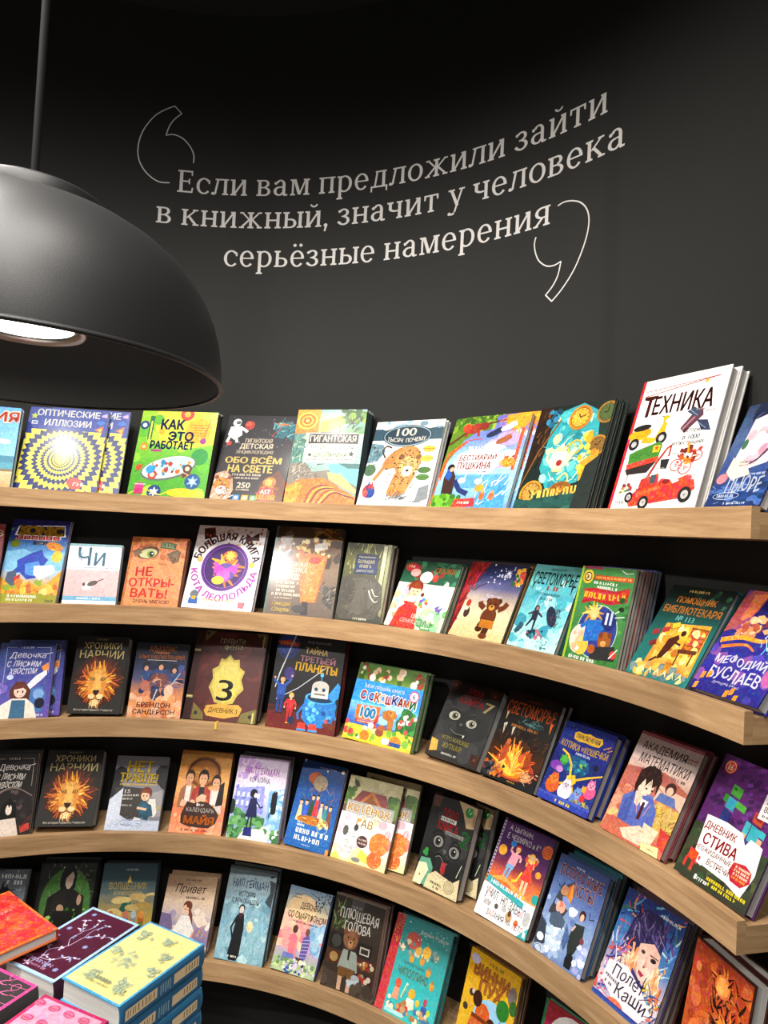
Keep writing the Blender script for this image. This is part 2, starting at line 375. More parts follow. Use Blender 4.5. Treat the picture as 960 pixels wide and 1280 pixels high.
    def blob(s, seed, n, x0, y0, x1, y1, smin, smax, cols, kind='p', asp=1):
        R = random.Random(seed); cols = cols.split()
        for _ in range(n):
            x, y = R.uniform(x0, x1), R.uniform(y0, y1); q = R.uniform(smin, smax); c = R.choice(cols); ro = R.uniform(0, 180)
            if kind == 'e': s.e(x, y, q, q*asp/s.a, c, n=12)
            else:
                m = R.randint(5, 8); P = []
                for i in range(m):
                    t = 2*PI*i/m; rr = q*R.uniform(.55, 1.15); u, v = rr*math.cos(t), rr*asp*math.sin(t)
                    P.append((x+u*math.cos(rad(ro))-v*math.sin(rad(ro)), y-(u*math.sin(rad(ro))+v*math.cos(rad(ro)))/s.a))
                s.add(P, s.c(c))
    def strokes(s, seed, n, x0, y0, x1, y1, ln, w, cols, ang, dang, taper=.2):
        R = random.Random(seed); cols = cols.split()
        for _ in range(n):
            x, y = R.uniform(x0, x1), R.uniform(y0, y1); a = rad(ang+R.uniform(-dang, dang)); L = ln*R.uniform(.5, 1.3); bend = R.uniform(-.5, .5)
            P = [(x+L*t*math.cos(a+bend*t), y-L*t*math.sin(a+bend*t)/s.a) for t in (0, .35, .7, 1)]
            s.l(P, w, R.choice(cols), w*taper)
    def rays(s, cx, cy, r0, r1, n, w, cols, seed=1, a0=0, a1=360):
        R = random.Random(seed); cols = cols.split()
        for i in range(n):
            a = rad(a0+(a1-a0)*(i+R.random()*.8)/n); k = R.uniform(.75, 1.15); b = a+R.uniform(-.25, .25)
            s.l([(cx+r0*math.cos(a), cy-r0*math.sin(a)/s.a), (cx+(r0+(r1-r0)*.5*k)*math.cos(a), cy-(r0+(r1-r0)*.5*k)*math.sin(a)/s.a), (cx+r1*k*math.cos(b), cy-r1*k*math.sin(b)/s.a)], w, R.choice(cols), w*.2)
    def star(s, x, y, r, c, n=5, k=.45, rot=90):
        s.add([(x+(r if i % 2 == 0 else r*k)*math.cos(rad(rot+180*i/n)), y-(r if i % 2 == 0 else r*k)*math.sin(rad(rot+180*i/n))/s.a) for i in range(2*n)], s.c(c))
    def frame(s, m, w, c):
        my, wy = m/s.a, w/s.a
        s.r(m, my, 100-m, my+wy, c); s.r(m, 100-my-wy, 100-m, 100-my, c); s.r(m, my, m+w, 100-my, c); s.r(100-m-w, my, 100-m, 100-my, c)
    def fig(s, x, y, h, hair, skin, top, bot, legs=None, long=0, dress=False, face=True, lean=0, arms=None):
        """a small person from the crown (y) down, h tall"""
        a = s.a; hr = h*.085; R = hr*a; L = lambda dx, dy: (x+dx*a*h+lean*dy*h, y+dy*h)
        legs = legs or bot
        if long: s.p([L(-.1, .03), L(.1, .03), L(.13, .2+long*.2), L(-.13, .2+long*.2)], hair)
        for d in (-.055, .055): s.p([L(d-.04, .5), L(d+.04, .5), L(d+.03, .96), L(d-.03, .96)], legs); s.e(*L(d+.01, .97), .05*a*h, .02*h, hair, n=10)
        if dress: s.p([L(-.08, .19), L(.08, .19), L(.1, .4), L(.2, .64), L(-.2, .64), L(-.1, .4)], top)
        else:
            s.p([L(-.11, .44), L(.11, .44), L(.12, .6), L(-.12, .6)], bot); s.p([L(-.12, .2), L(.12, .2), L(.13, .5), L(-.13, .5)], top)
        ar = arms or ((.2, .48), (-.2, .48))
        for (ex, ey), sg in zip(ar, (1, -1)): s.l([L(sg*.11, .22), L((sg*.16+ex)/2+.02*sg, (.24+ey)/2), L(ex, ey)], .075*a*h, top, .05*a*h); s.e(*L(ex, ey), .03*a*h, .03*h, skin, n=10)
        s.p([L(-.03, .15), L(.03, .15), L(.04, .22), L(-.04, .22)], skin)
        s.e(*L(0, .075), R*1.08, hr*1.1, hair); s.e(*L(0, .095), R*.8, hr*.86, skin)
        s.e(*L(0, .04), R*.95, hr*.55, hair, a0=0, a1=180)
        if face:
            for d in (-.03, .03): s.e(*L(d, .1), R*.11, hr*.14, '221a18', n=8)
            s.e(*L(0, .135), R*.2, hr*.07, 'a04a40', n=8)
    def clock(s, x, y, r, rim, face, rot=30):
        s.e(x, y, r, None, rim); s.e(x, y, r*.82, None, '7a5218~5'); s.e(x, y, r*.76, None, face)
        for i in range(12):
            t = rad(30*i); s.l([(x+r*.6*math.cos(t), y-r*.6*math.sin(t)/s.a), (x+r*.72*math.cos(t), y-r*.72*math.sin(t)/s.a)], r*.06, '3a2a10')
        for t, k in ((rad(rot), .5), (rad(rot+100), .35)): s.l([(x, y), (x+r*k*math.cos(t), y-r*k*math.sin(t)/s.a)], r*.09, '2a1c0a')
    def flower(s, x, y, r, c, mid='f4d34a', n=6):
        for i in range(n): s.e(x+r*.6*math.cos(2*PI*i/n), y-r*.6*math.sin(2*PI*i/n)/s.a, r*.45, None, c, n=10)
        s.e(x, y, r*.32, None, mid, n=10)
    def leaf(s, x, y, ln, w, ang, c):
        a = rad(ang); P = []
        for t, k in ((0, 0), (.3, .5), (.6, .45), (1, 0), (.6, -.45), (.3, -.5)): P.append((x+ln*t*math.cos(a)-w*k*math.sin(a), y-(ln*t*math.sin(a)+w*k*math.cos(a))/s.a))
        s.add(P, s.c(c))

# ------------------------------------------------------------------ books
def paint(o, cols):
    at = o.data.color_attributes.new('Col', 'FLOAT_COLOR', 'CORNER')
    at.data.foreach_set('color', np.array(cols, dtype=np.float32).ravel())
def case_mesh(w, h, t, side, back, spine, art=None, hard=True):
    """front board, back board and rounded spine of one book, the artwork printed on the front; origin at the foot of the front"""
    b = .0026 if hard else .0008
    V, F, C = [], [], []
    def bx(x0, y0, z0, x1, y1, z1, c):
        v, f = box(x0, y0, z0, x1, y1, z1); n = len(V); V.extend(v)
        for q in f: F.append(tuple(n+i for i in q)); C.extend([c]*4)
    bx(-w/2, 0, -b, w/2, h, 0, side); bx(-w/2, 0, -t, w/2, h, -t+b, back)
    n = len(V); seg = 7; bul = min(.12*t, .004) if hard else .0006
    for i in range(seg+1):
        u = i/seg; z = -t+t*u; x = -w/2-bul*math.sin(PI*u)
        for y in (0, h): V.append((x, y, z)); V.append((x+b, y, z))
    for i in range(seg):
        a = n+4*i; c_ = a+4
        for q in ((a, c_, c_+2, a+2), (a+1, a+3, c_+3, c_+1), (a, a+1, c_+1, c_), (a+2, c_+2, c_+3, a+3)): F.append(q); C.extend([spine]*4)
    for a in (n, n+4*seg): F.append((a, a+2, a+3, a+1)); C.extend([spine]*4)
    if art:
        n = len(V); V.extend(art.V)
        for f in art.F: F.append(tuple(n+i for i in f))
        C.extend(art.C)
    return V, F, C
PROTO = {}
SN = {1: 'topmost shelf', 2: 'second shelf', 3: 'middle shelf', 4: 'fourth shelf', 5: 'lowest shelf'}
ORD = ['front', 'second', 'third', 'fourth', 'fifth', 'sixth', 'seventh', 'eighth']
def build_book(w, h, t, side, spine, art, hard, gloss, M, name='book'):
    e = bpy.data.objects.new(name, None); COL.objects.link(e); e.empty_display_size = .03; e.matrix_world = M
    V, F, C = case_mesh(w, h, t, side, side, spine, art, hard)
    o = mesh('cover', V, F, M_GLOSS if gloss else M_MATTE, e); paint(o, C)
    b = .0028 if hard else .001; i = .003 if hard else .0006
    v, f = box(-w/2+.0015, i, -t+b, w/2-i, h-i, -b); mesh('page_block', v, f, M_PAPER, e)
    return e
def frame_of(x, y, z, yaw, lean):
    N = Vector((math.sin(rad(yaw)), math.cos(rad(yaw)), 0)); X = Vector((math.cos(rad(yaw)), -math.sin(rad(yaw)), 0))
    Y = Vector((0, 0, 1))*math.cos(rad(lean))+N*math.sin(rad(lean)); Z = X.cross(Y)
    return Matrix(((X.x, Y.x, Z.x, x), (X.y, Y.y, Z.y, y), (X.z, Y.z, Z.z, z), (0, 0, 0, 1))), N, X
def shelf_book(key, desc, artf, side='222222', spine=None, hard=True, gloss=True, edges=None, shift=.0015):
    k, x, y, yaw, lean, w, h, t, n = BOOKS[key]
    A = Art(w, h); artf(A)
    sc, pc = (*lin(side), 0), (*lin(spine or side), 0)
    z = EZ+ZS[k-1]-.009+t*math.sin(rad(lean))+.0003
    M, N, X = frame_of(x, y, z, yaw, lean)
    e = build_book(w, h, t, sc, pc, A, hard, gloss, M)
    grp = f'books on the {SN[k]}'
    tag(e, desc, 'book', grp)
    R = random.Random(key)
    for i in range(1, n):
        Mi = Matrix.Translation(N*(i*(t/math.cos(rad(lean))+.0006))+X*(R.uniform(.2, 1)*min(shift, .0023)*(1 if i % 2 else -.4)))@M
        lab = f'{ORD[i]} book of the stack, behind the {desc}'
        if edges:
            c = (*lin(edges[(i-1) % len(edges)]), 0); e2 = build_book(w, h-.002*(i % 2), t, c, c, None, hard, gloss, Mi)
        else:
            e2 = e.copy(); COL.objects.link(e2); e2.matrix_world = Mi
            for ch in e.children:
                c2 = ch.copy(); COL.objects.link(c2); c2.parent = e2
        words = lab.split()
        tag(e2, ' '.join(words[:16]), 'book', grp)
    return e
# ---- topmost shelf
def a_beach(d):
    d.bg('4fa6e6', '8cc8f2', 'bfe2f6'); d.blob(2, 7, 10, 20, 90, 45, 5, 11, 'e9f5fb dcecf5', 'e', .5)
    d.r(0, 60, 100, 70, '3f8fa8'); d.r(0, 68, 100, 80, '57a3b5'); d.bg('d8c49c', 'c99f6a', y0=78); d.r(0, 76, 100, 79, '8c7a5a~6')
    d.t('РИЯ', 52, 6, 98, 18, 'd8342c', .03, out='ffe9c8', ow=.05); d.blob(5, 9, 8, 66, 70, 92, 3, 7, 'b8402f e6b24a 6d4a2f f3e2bd 2f6f8c', 'p')
def a_illus(d):
    d.bg('24489a', '1d3a86'); cx, cy = 50, 62
    cols = ('e9df62', '1f3474')
    n = 36
    for k in range(13):
        r = 62*.84**k; P = []
        for i in range(n*2):
            rr = r*(1 if i % 2 else .89); t = PI*i/n+k*.23; P.append((cx+rr*math.cos(t), max(27, cy-rr*math.sin(t)/d.a)))
        d.add(P[::-1], d.c(cols[k % 2] if k < 8 else ('e9df62', '191919')[k % 2]))
    d.r(0, 0, 100, 26, '22459a')
    d.t('ОПТИЧЕСКИЕ', 10, 2, 88, 10, 'f3f3ee', .03); d.t('ИЛЛЮЗИИ', 21, 14, 79, 22, 'f3f3ee', .03)
    d.star(7, 11, 5, 'b9c83c'); d.p('84,24 95,19 94,28', 'd87a2a'); d.p('88,24 93,22 92,26', 'f3d24a'); d.e(91, 15, 5, 2.6, '2f79c4'); d.p('90,6 97,3 98,8 92,8', 'c8a6c8'); d.r(5, 17, 12, 21, 'd7dbe4'); d.r(6, 18, 11, 20, '24489a')
    d.blob(3, 3, 70, 88, 84, 92, 7, 10, 'd83d34 e2544a', 'e', .7); d.g(70, 88, 84, 92, 'f3d7cf')
def a_how(d):
    d.bg('a6cf3a', '8ac63e', '63b23c', '58a838'); d.p('20,0 100,0 100,38 62,44 22,36', 'dfe04a'); d.blob(4, 16, 0, 0, 100, 100, 4, 12, '9ad048 6fbb3c b7d94a 55a33a', 'e')
    d.e(60, 3, 9, None, 'e24a33'); d.e(60, 3, 4, None, 'f3b83a'); d.e(78, 22, 17, None, 'f2b51f'); 
    for i in range(5): d.g(67, 15+i*3, 89, 16.4+i*3, 'b8541f', i)
    d.e(6, 17, 6, None, '2b4f7c'); d.e(6, 17, 3, None, 'd5e8ee'); d.r(12, 6, 18, 34, '3b7f4a'); d.r(14, 12, 16, 38, 'e8e05a'); d.e(86, 34, 4, None, 'a0399a'); d.l('86,34 92,8', .8, '8a5a34')
    d.e(30, 24, 4, None, 'f0ae33'); d.e(10, 42, 5, None, 'f08a2c'); d.e(10, 42, 2.3, None, 'fbe48a')
    d.t('КАК', 28, 10, 58, 21, '1c2f6e', .05); d.t('ЭТО', 40, 24, 72, 34, '1c2f6e', .05); d.t('РАБОТАЕТ', 18, 35, 75, 44, '1c2f6e', .05); d.r(20, 45, 34, 47.5, 'b03a86')
    d.e(85, 52, 11, None, '2f9a48')
    d.e(47, 66, 36, 13, '6f7b74', 14); d.e(47, 65, 34, 11.6, 'dfe6dd', 14); d.e(52, 61, 24, 7, 'b9d6e6', 14); d.blob(8, 34, 22, 58, 76, 74, 1.4, 4.2, 'b5462f d9a05a 5f6f8a f1e6c8 7a3f30 3f8fb8 c8773a'); d.e(28, 74, 6, None, 'c0503a'); d.e(28, 74, 3, None, 'e8d9c0'); d.e(72, 66, 6, None, '6a4a3a'); d.e(72, 66, 3, None, 'd8c9b0')
    d.e(24, 68, 5.5, None, '3aa6d8'); d.e(81, 80, 10, None, '2b5f96'); d.star(81, 80, 8, '8fc0dd', 6); d.e(81, 80, 3, None, 'e8eef0'); d.e(70, 93, 20, 5, 'f0c924'); d.e(34, 93, 9, None, '2b4f86'); d.star(34, 93, 7, 'cfe0ea', 6); d.cv('2,96 20,90 40,96 60,90 76,97 98,92', 1.3, 'e8d44a')
    d.e(14, 88, 6, None, 'd94a8a'); d.r(8, 90, 20, 96, 'c23c7a'); d.l('8,85 22,85', .8, 'f7d8e4'); d.e(9, 66, 4, None, 'd9542f'); d.l('5,72 14,62', .8, '8a4a20')
def a_space(d):
    d.bg('2b2830', '332d33', '2d292d'); d.blob(3, 60, 2, 2, 98, 40, .2, .6, 'cfc8d8 8a8398', 'e')
    d.e(33, 12, 7, None, 'b03c26~6'); d.e(31, 10, 4, None, 'd8653c~5'); d.e(9, 34, 3.5, None, 'c04a2a')
    d.e(14, 9, 6, None, 'eceae6'); d.p('6,14 22,13 25,24 15,30 4,24', 'e2dfda'); d.l('21,15 32,20', 4, 'e8e5e0'); d.l('8,25 5,33', 4, 'd8d5d0'); d.l('17,27 20,33', 4, 'd8d5d0'); d.e(16, 9, 3.6, 2.2, '6d6a72')
    d.p('66,10 92,6 99,12 97,30 88,24 80,30 72,20', '2c6d78~5'); d.strokes(4, 30, 66, 8, 92, 26, 12, 1.6, '3f9aa0 c87a30 8fc0b8 203a48 b33c2a', 20, 60); d.p('76,26 82,38 86,28', '18323c')
    for tx, x0, y0, x1, y1, c in (('ГИГАНТСКАЯ', 32, 28, 70, 33, 'd9cdbb'), ('ДЕТСКАЯ', 26, 34, 72, 41, 'e8dcc6'), ('ЭНЦИКЛОПЕДИЯ', 22, 42, 74, 46.5, 'cbbfae'), ('ОБО ВСЁМ', 10, 48, 88, 57, 'f0d489'), ('НА СВЕТЕ', 16, 59, 78, 67.5, 'f0d489')): d.t(tx, x0, y0, x1, y1, c, .04)
    d.g(24, 69, 66, 71.5, 'cfc4b4'); d.g(28, 73, 62, 75, 'cfc4b4', 4); d.t('250', 34, 79, 52, 85, 'eee4d4', .03); d.g(34, 86, 52, 88, 'cfc4b4', 2)
    d.p('0,70 14,66 26,74 30,88 24,100 0,100', 'c8a48a'); d.strokes(6, 40, 0, 70, 26, 98, 9, 1.7, '3a2a28 e8d9cc d8864a f1e6dc 8a5a40', 30, 50); d.e(13, 82, 11, 8, 'd8843a'); d.e(13, 88, 7, 4.6, 'f0e2d0'); d.strokes(16, 26, 3, 74, 24, 90, 6, 1.1, '2a1a14', 0, 60); d.e(9, 80, 1.8, 1.1, 'e8d860'); d.e(17, 80, 1.8, 1.1, 'e8d860'); d.e(9, 80, .8, .8, '1a120c'); d.e(17, 80, .8, .8, '1a120c'); d.e(13, 86, 2, 1.2, 'b3564a'); d.e(4, 74, 3, 2.2, '8a4a24'); d.e(22, 74, 3, 2.2, '8a4a24')
    d.p('66,78 88,64 100,78 100,100 62,100', '6d3d1c~4'); d.e(78, 78, 9, 6, 'b37a34~5'); d.e(77, 78, 5, 4, 'd8a85c'); d.blob(7, 10, 68, 84, 96, 92, 3, 5, 'a9702e 8a5424 c08c44')
    d.star(76, 92, 15, 'c32a20', 9, .6); d.t('AST', 68, 86, 82, 91, 'f7efe2', .04); d.t('EXPLORER', 64, 92, 90, 97, 'f0d04a', .03)
    for x, c in ((32, '3f8fc4'), (44, 'f0a830'), (55, '4f9a48')): d.r(x, 93, x+9, 99, c); d.e(x+4.5, 96, 2.4, None, 'f4efe4')
def a_giant(d):
    d.bg('b9c9c0', '9fb9b4', '86a39b')
    d.bg('e8a63a', 'd8862a', x1=36, y1=26); 
    for k, c in enumerate(('f2c65a', 'c8761f', 'f0b545', 'b5641a', 'f6d27a')): d.e(16, 12, 15-3*k, 9.4-1.9*k, c)
    d.bg('8fb2b0', 'd8c07a', x0=34, x1=68, y1=26); d.p('36,14 66,6 66,20 38,24', 'd9b03a'); d.r(38, 24, 66, 26, '4a3f30'); d.l('60,10 66,24', 1.4, '3a3428')
    d.bg('9fc0d8', '6fa05a', x0=66, y1=26); d.blob(3, 40, 66, 0, 100, 14, 2, 6, '4f7a2f 6f9a3a 39602a 8fb24a', 'e'); d.strokes(5, 8, 72, 12, 90, 24, 18, 1.8, '5a4428 47361f', 60, 40)
    d.r(18, 25, 92, 56, 'ece9de'); d.r(22, 26, 93, 36.5, '241312'); d.t('ГИГАНТСКАЯ', 24, 27.6, 90, 34.6, 'f6efe2', .03)
    d.t('ЭНЦИКЛОПЕДИЯ', 24, 38, 88, 43.5, '69787a', .01); d.t('ШКОЛЬНИКА', 33, 45, 80, 50.5, '75a05a', .03); d.star(27, 48, 4, '4a4a44', 8, .5); d.star(86, 47, 5, '4a4a44', 5); d.g(22, 52, 92, 53.8, '4a4a48', 3)
    d.p('0,26 18,26 18,58 30,60 0,72', '5f8f8a'); d.strokes(9, 40, 0, 30, 18, 58, 12, 1.6, '3f6a4a 88a89a 2f5a5a b8c8a8', 60, 60)
    d.p('0,58 22,56 34,66 100,60 100,82 60,78 0,84', '8b8478'); d.strokes(11, 60, 2, 58, 40, 76, 8, 1.2, '5a544c a8a094 77706a c8c0b0', 40, 60)
    d.p('56,58 100,57 100,80 78,72 62,70', '7fc0c4'); d.p('56,66 76,68 100,84 100,88 60,74', 'd8c080'); d.p('70,57 100,57 100,62 84,62', '4d7a78')
    d.p('0,82 18,74 52,72 78,82 100,90 100,100 0,100', 'e07c1c'); 
    for k in range(7): d.cv([(30+k*4, 98), (38+k*5, 84+k*.5), (60+k*4, 80+k*1.5), (86+k*2, 92)], 2.2, ('8a3a2a', 'f0b04a', '6a2c34', 'e8943a', 'a34a30', 'f2c060', '7a3430')[k])
    d.p('0,84 16,76 24,80 16,100 0,100', 'f09a2a'); d.strokes(12, 20, 0, 80, 24, 96, 8, 1.5, 'f7c050 c05a18 e88420', 80, 40)
def a_why(d):
    d.bg('eef0ee', 'f4f3ef'); d.r(0, 9, 100, 23, '3d5c6a'); d.blob(2, 16, 0, 0, 100, 8, 3, 9, 'd88a8a 9fb8c8 e8d8c8 b8c4a8 7f98a8', 'e', .6)
    d.e(50, 18, 36, 13, '2c4554'); d.ring(50, 18, 34, 1, 'a8c0c8', 12); d.t('100', 34, 9, 62, 18, 'f2efe4', .02);
    d.t('ТЫСЯЧ', 22, 20, 45, 25, 'f2efe4', .02, rot=-6); d.t('ПОЧЕМУ', 50, 20, 78, 25, 'f2efe4', .02, rot=6)
    d.p('0,26 18,28 24,36 14,48 0,50', '6f8f9a~5'); d.strokes(4, 30, 0, 28, 16, 62, 8, 1.3, '3f5a6a 8a9aa0 b8c8c8 4a6a4a', 40, 70); d.e(7, 58, 9, 7, '5a7a5a~6')
    d.e(42, 44, 22, 9, 'b98a52', 40); d.e(60, 48, 19, 18, 'c4935a'); d.l('30,50 22,62 16,70', 5, 'b98a52'); d.l('50,62 46,78 44,86', 10, 'c08a50'); d.p('56,60 76,62 66,84 48,90 40,84', 'c8965a'); d.cv('26,44 20,36 24,30 32,32', 2.4, '5a4028')
    d.e(62, 54, 13, 12, 'd8b07a'); d.e(62, 59, 7, 6, 'efe2cc'); d.e(50, 43, 4, 3, '8a6238'); d.e(74, 43, 4, 3, '8a6238')
    R = random.Random(7)
    for _ in range(110):
        x, y = R.gauss(58, 11), R.gauss(52, 14)
        if 34 < y < 86 and 30 < x < 80 and not (54 < x < 70 and 50 < y < 64): d.e(x, y, R.uniform(.7, 1.5), R.uniform(.5, 1), '2c2018', n=7)
    for x in (57, 67): d.e(x, 52, 2, 1.3, '2a1c10'); d.e(x, 52, 1, .8, 'd8c04a')
    d.e(62, 58.5, 2.4, 1.3, '3a2420'); d.l('62,59 62,62', .6, '3a2420'); d.strokes(9, 14, 46, 80, 58, 88, 9, 1.6, 'c9602f d8823a e0a04a', 120, 30)
    d.strokes(6, 22, 40, 86, 66, 92, 10, 1.4, '5a6a72 8a9aa0 3c484e', 20, 40)
    d.e(13, 82, 9, 8, 'c23a34'); d.e(17, 84, 6, 6, '3a5a9a'); d.l('12,72 10,78 14,90', 2.2, '2f4f96'); d.l('16,72 18,80', 2, 'c84a40'); d.e(9, 85, 4, 4, 'd8605a')
    for y, c in ((34, 'e0b23a'), (45, 'd8c050'), (58, '4f7a3a'), (66, '5a8a44')): d.e(86, y, 9, 3.6, c); d.l([(78, y), (94, y)], .6, '6a5a2a')
    d.p('84,78 97,74 99,90 82,94', '8a8f92'); d.g(72, 92, 90, 94, '7a8288')
def a_best(d):
    d.bg('7d6cc0', '7f95d8', 'a8cdea', '9cc8e8', '6f9fd0'); d.blob(5, 12, 46, 24, 92, 60, 8, 16, 'b9a8dc c8dcf2 e9eff8 93a4dc', 'e', .6)
    d.p('0,0 60,0 42,12 20,26 8,46 0,60', '6f8f2f'); d.blob(3, 60, 0, 0, 56, 14, 2, 5, '5f8a2a 8aa83a 47701f a8b84a', 'e'); d.l('0,30 22,16 50,8 76,4', 4, '6a4426', 1.5)
    d.e(86, 4, 17, 12, 'f0a51f'); d.rays(86, 4, 14, 24, 18, 2, 'f2b42a e8901a', 1, 180, 360); d.r(92, 16, 96, 60, 'd8552a'); d.p('0,62 3,40 24,26 27,27 6,44 4,72', 'd8641f'); d.l('26,26 46,25', 1.2, 'c85a1f')
    d.e(30, 13, 12, 5.5, 'a83a1c', 12); d.e(19, 12, 6, 5, 'c04a24'); d.e(42, 11, 7, 4.5, '8f3018'); d.l('22,16 20,22', 3, 'a83a1c'); d.l('36,17 38,22', 3, 'a83a1c')
    for x, y, c in ((57, 20, '2a3456'), (74, 14, 'f0ece8'), (72, 28, 'a8663a')): d.e(x, y, 9, 3.2, c, 20); d.leaf(x, y, 12, 6, 40, c); d.e(x+8, y-2.6, 2.6, None, c)
    d.p('18,42 34,36 60,37 74,42 76,56 56,62 26,62 16,54', 'f4f2f0'); d.blob(6, 10, 18, 40, 74, 58, 4, 7, 'f6f4f2', 'e', .7)
    d.g(30, 33, 62, 36, 'f4f0ea', 5); d.t('БЕСТИАРИЙ', 22, 41, 70, 48.5, 'a02a22', .035, rot=0); d.t('ПУШКИНА', 22, 50.5, 66, 58, 'a02a22', .035); d.g(34, 60, 62, 61.4, '6a4a6a')
    d.r(14, 64, 92, 78, '6aa6d0'); d.e(34, 70, 5, 3, 'f4f6f8'); d.l('36,69 38,63', 1.4, 'f4f6f8'); d.e(56, 71, 5, 3, 'f4f6f8'); d.l('58,70 60,64', 1.4, 'f4f6f8'); d.e(86, 52, 9, 5, 'e0a03a'); d.strokes(4, 14, 76, 46, 92, 56, 8, 1.6, 'f2c050 c8701f a84a1c', 60, 60)
    d.p('8,66 16,56 24,66 26,84 12,92', '4a2c24'); d.l('24,70 34,80 46,84', 6, '2c3a78'); d.e(14, 56, 5, 4, '2a1a16'); d.e(16, 58, 3, None, 'e0b090'); d.leaf(16, 70, 16, 9, 110, '2f5fb0')
    d.p('50,100 64,80 76,74 92,72 96,100', '4fa0dc'); d.strokes(8, 26, 56, 72, 94, 96, 14, 1.8, 'e8f2f8 8fc8ec 3f8ccc', 70, 30)
    for x in (66, 78): d.e(x, 86, 3.4, 4.4, 'd8762a'); d.e(x, 82, 2, None, 'e8a05a')
    d.e(60, 78, 6, 4, 'e0a43a'); d.p('0,86 20,84 46,92 40,100 0,100', '7fb83a'); d.blob(9, 18, 0, 86, 40, 96, 2, 4, '5f9a2c a8cc4a 47801f', 'e'); d.p('32,90 58,88 60,97 30,98', 'd83a2a'); d.g(37, 92, 53, 94.4, 'f6e4d8'); d.r(0, 98, 94, 100, 'd8681f'); d.r(0, 60, 1.5, 100, 'd8681f')
def a_alice(d):
    d.bg('1d2a24', '24392f', '1b2c2a', '20443a'); d.p('24,8 60,0 84,10 92,42 78,74 40,82 22,60', '3fa6ad'); d.blob(4, 40, 28, 10, 84, 76, 3, 9, '57bcc0 2f8f9a 7accc8 a8d8c8 49a0a0 cfd8a8'); d.strokes(5, 40, 30, 18, 80, 74, 14, 1.4, '8fd8d8 2f7f8a d8e8c0', 60, 80)
    d.p('0,0 22,0 26,18 14,44 4,66 0,70', '3a2414'); d.strokes(6, 40, 0, 2, 20, 60, 16, 2.2, '5a3a1e 2a180c 7a5228 1d120a', 70, 30); d.l('0,78 14,44 34,14', 3, '8a5f2c', 2); d.blob(7, 12, 16, 4, 34, 20, 3, 6, '2f6f8a 244f62 3f8fb0')
    d.clock(60, 14, 15, 'c88a24', 'e8b24a', 20); d.clock(94, 12, 13, '9a7a30', '5a6a3a', 80); d.clock(92, 42, 12, 'b5862c', '8a6a30', 60); d.clock(64, 42, 9, 'd8c04a', '8ac8c0', 10); d.ring(58, 44, 8, 1.4, 'e0c24a'); d.p('76,56 96,46 98,60 80,74', 'd8a032'); d.blob(8, 14, 72, 30, 98, 66, 2, 5, 'e8b83a c08a24 8a5f1c f0cc5a', 'e'); d.e(80, 34, 4, 6, 'e0a82c')
    d.cv('40,48 32,44 30,52 40,58', 3, 'e0d6ac'); d.p('54,52 64,42 68,44 58,60', 'e6dcb4'); d.e(47, 53, 13, 10, 'e8dfba'); d.e(45, 51, 9, 6, 'f4ecd0'); d.e(47, 43, 8, 2.4, 'd8cc9c'); d.e(47, 40, 2.6, 2, 'efe6c4'); d.e(48, 56, 4, 3, 'a82a2a'); d.e(48, 63, 8, 1.6, 'cfc294'); d.cv('52,72 60,66 66,72 58,80 52,74', 2, 'e8d88a')
    d.clock(20, 84, 16, 'c8962c', 'c09a50', 30); d.clock(60, 88, 19, '9a6424', 'b5782c', 60); d.bg('2c5f58', '234a44', y0=90); d.blob(10, 16, 0, 84, 100, 99, 5, 11, '2f6058 27504a 396e62', 'e', .5)
    d.g(22, 80, 44, 88, 'd8c060', 4, 6); d.g(48, 78, 92, 85, 'd8c060', 9, 6); d.p('84,60 100,50 100,100 78,100', '2a3430~6')
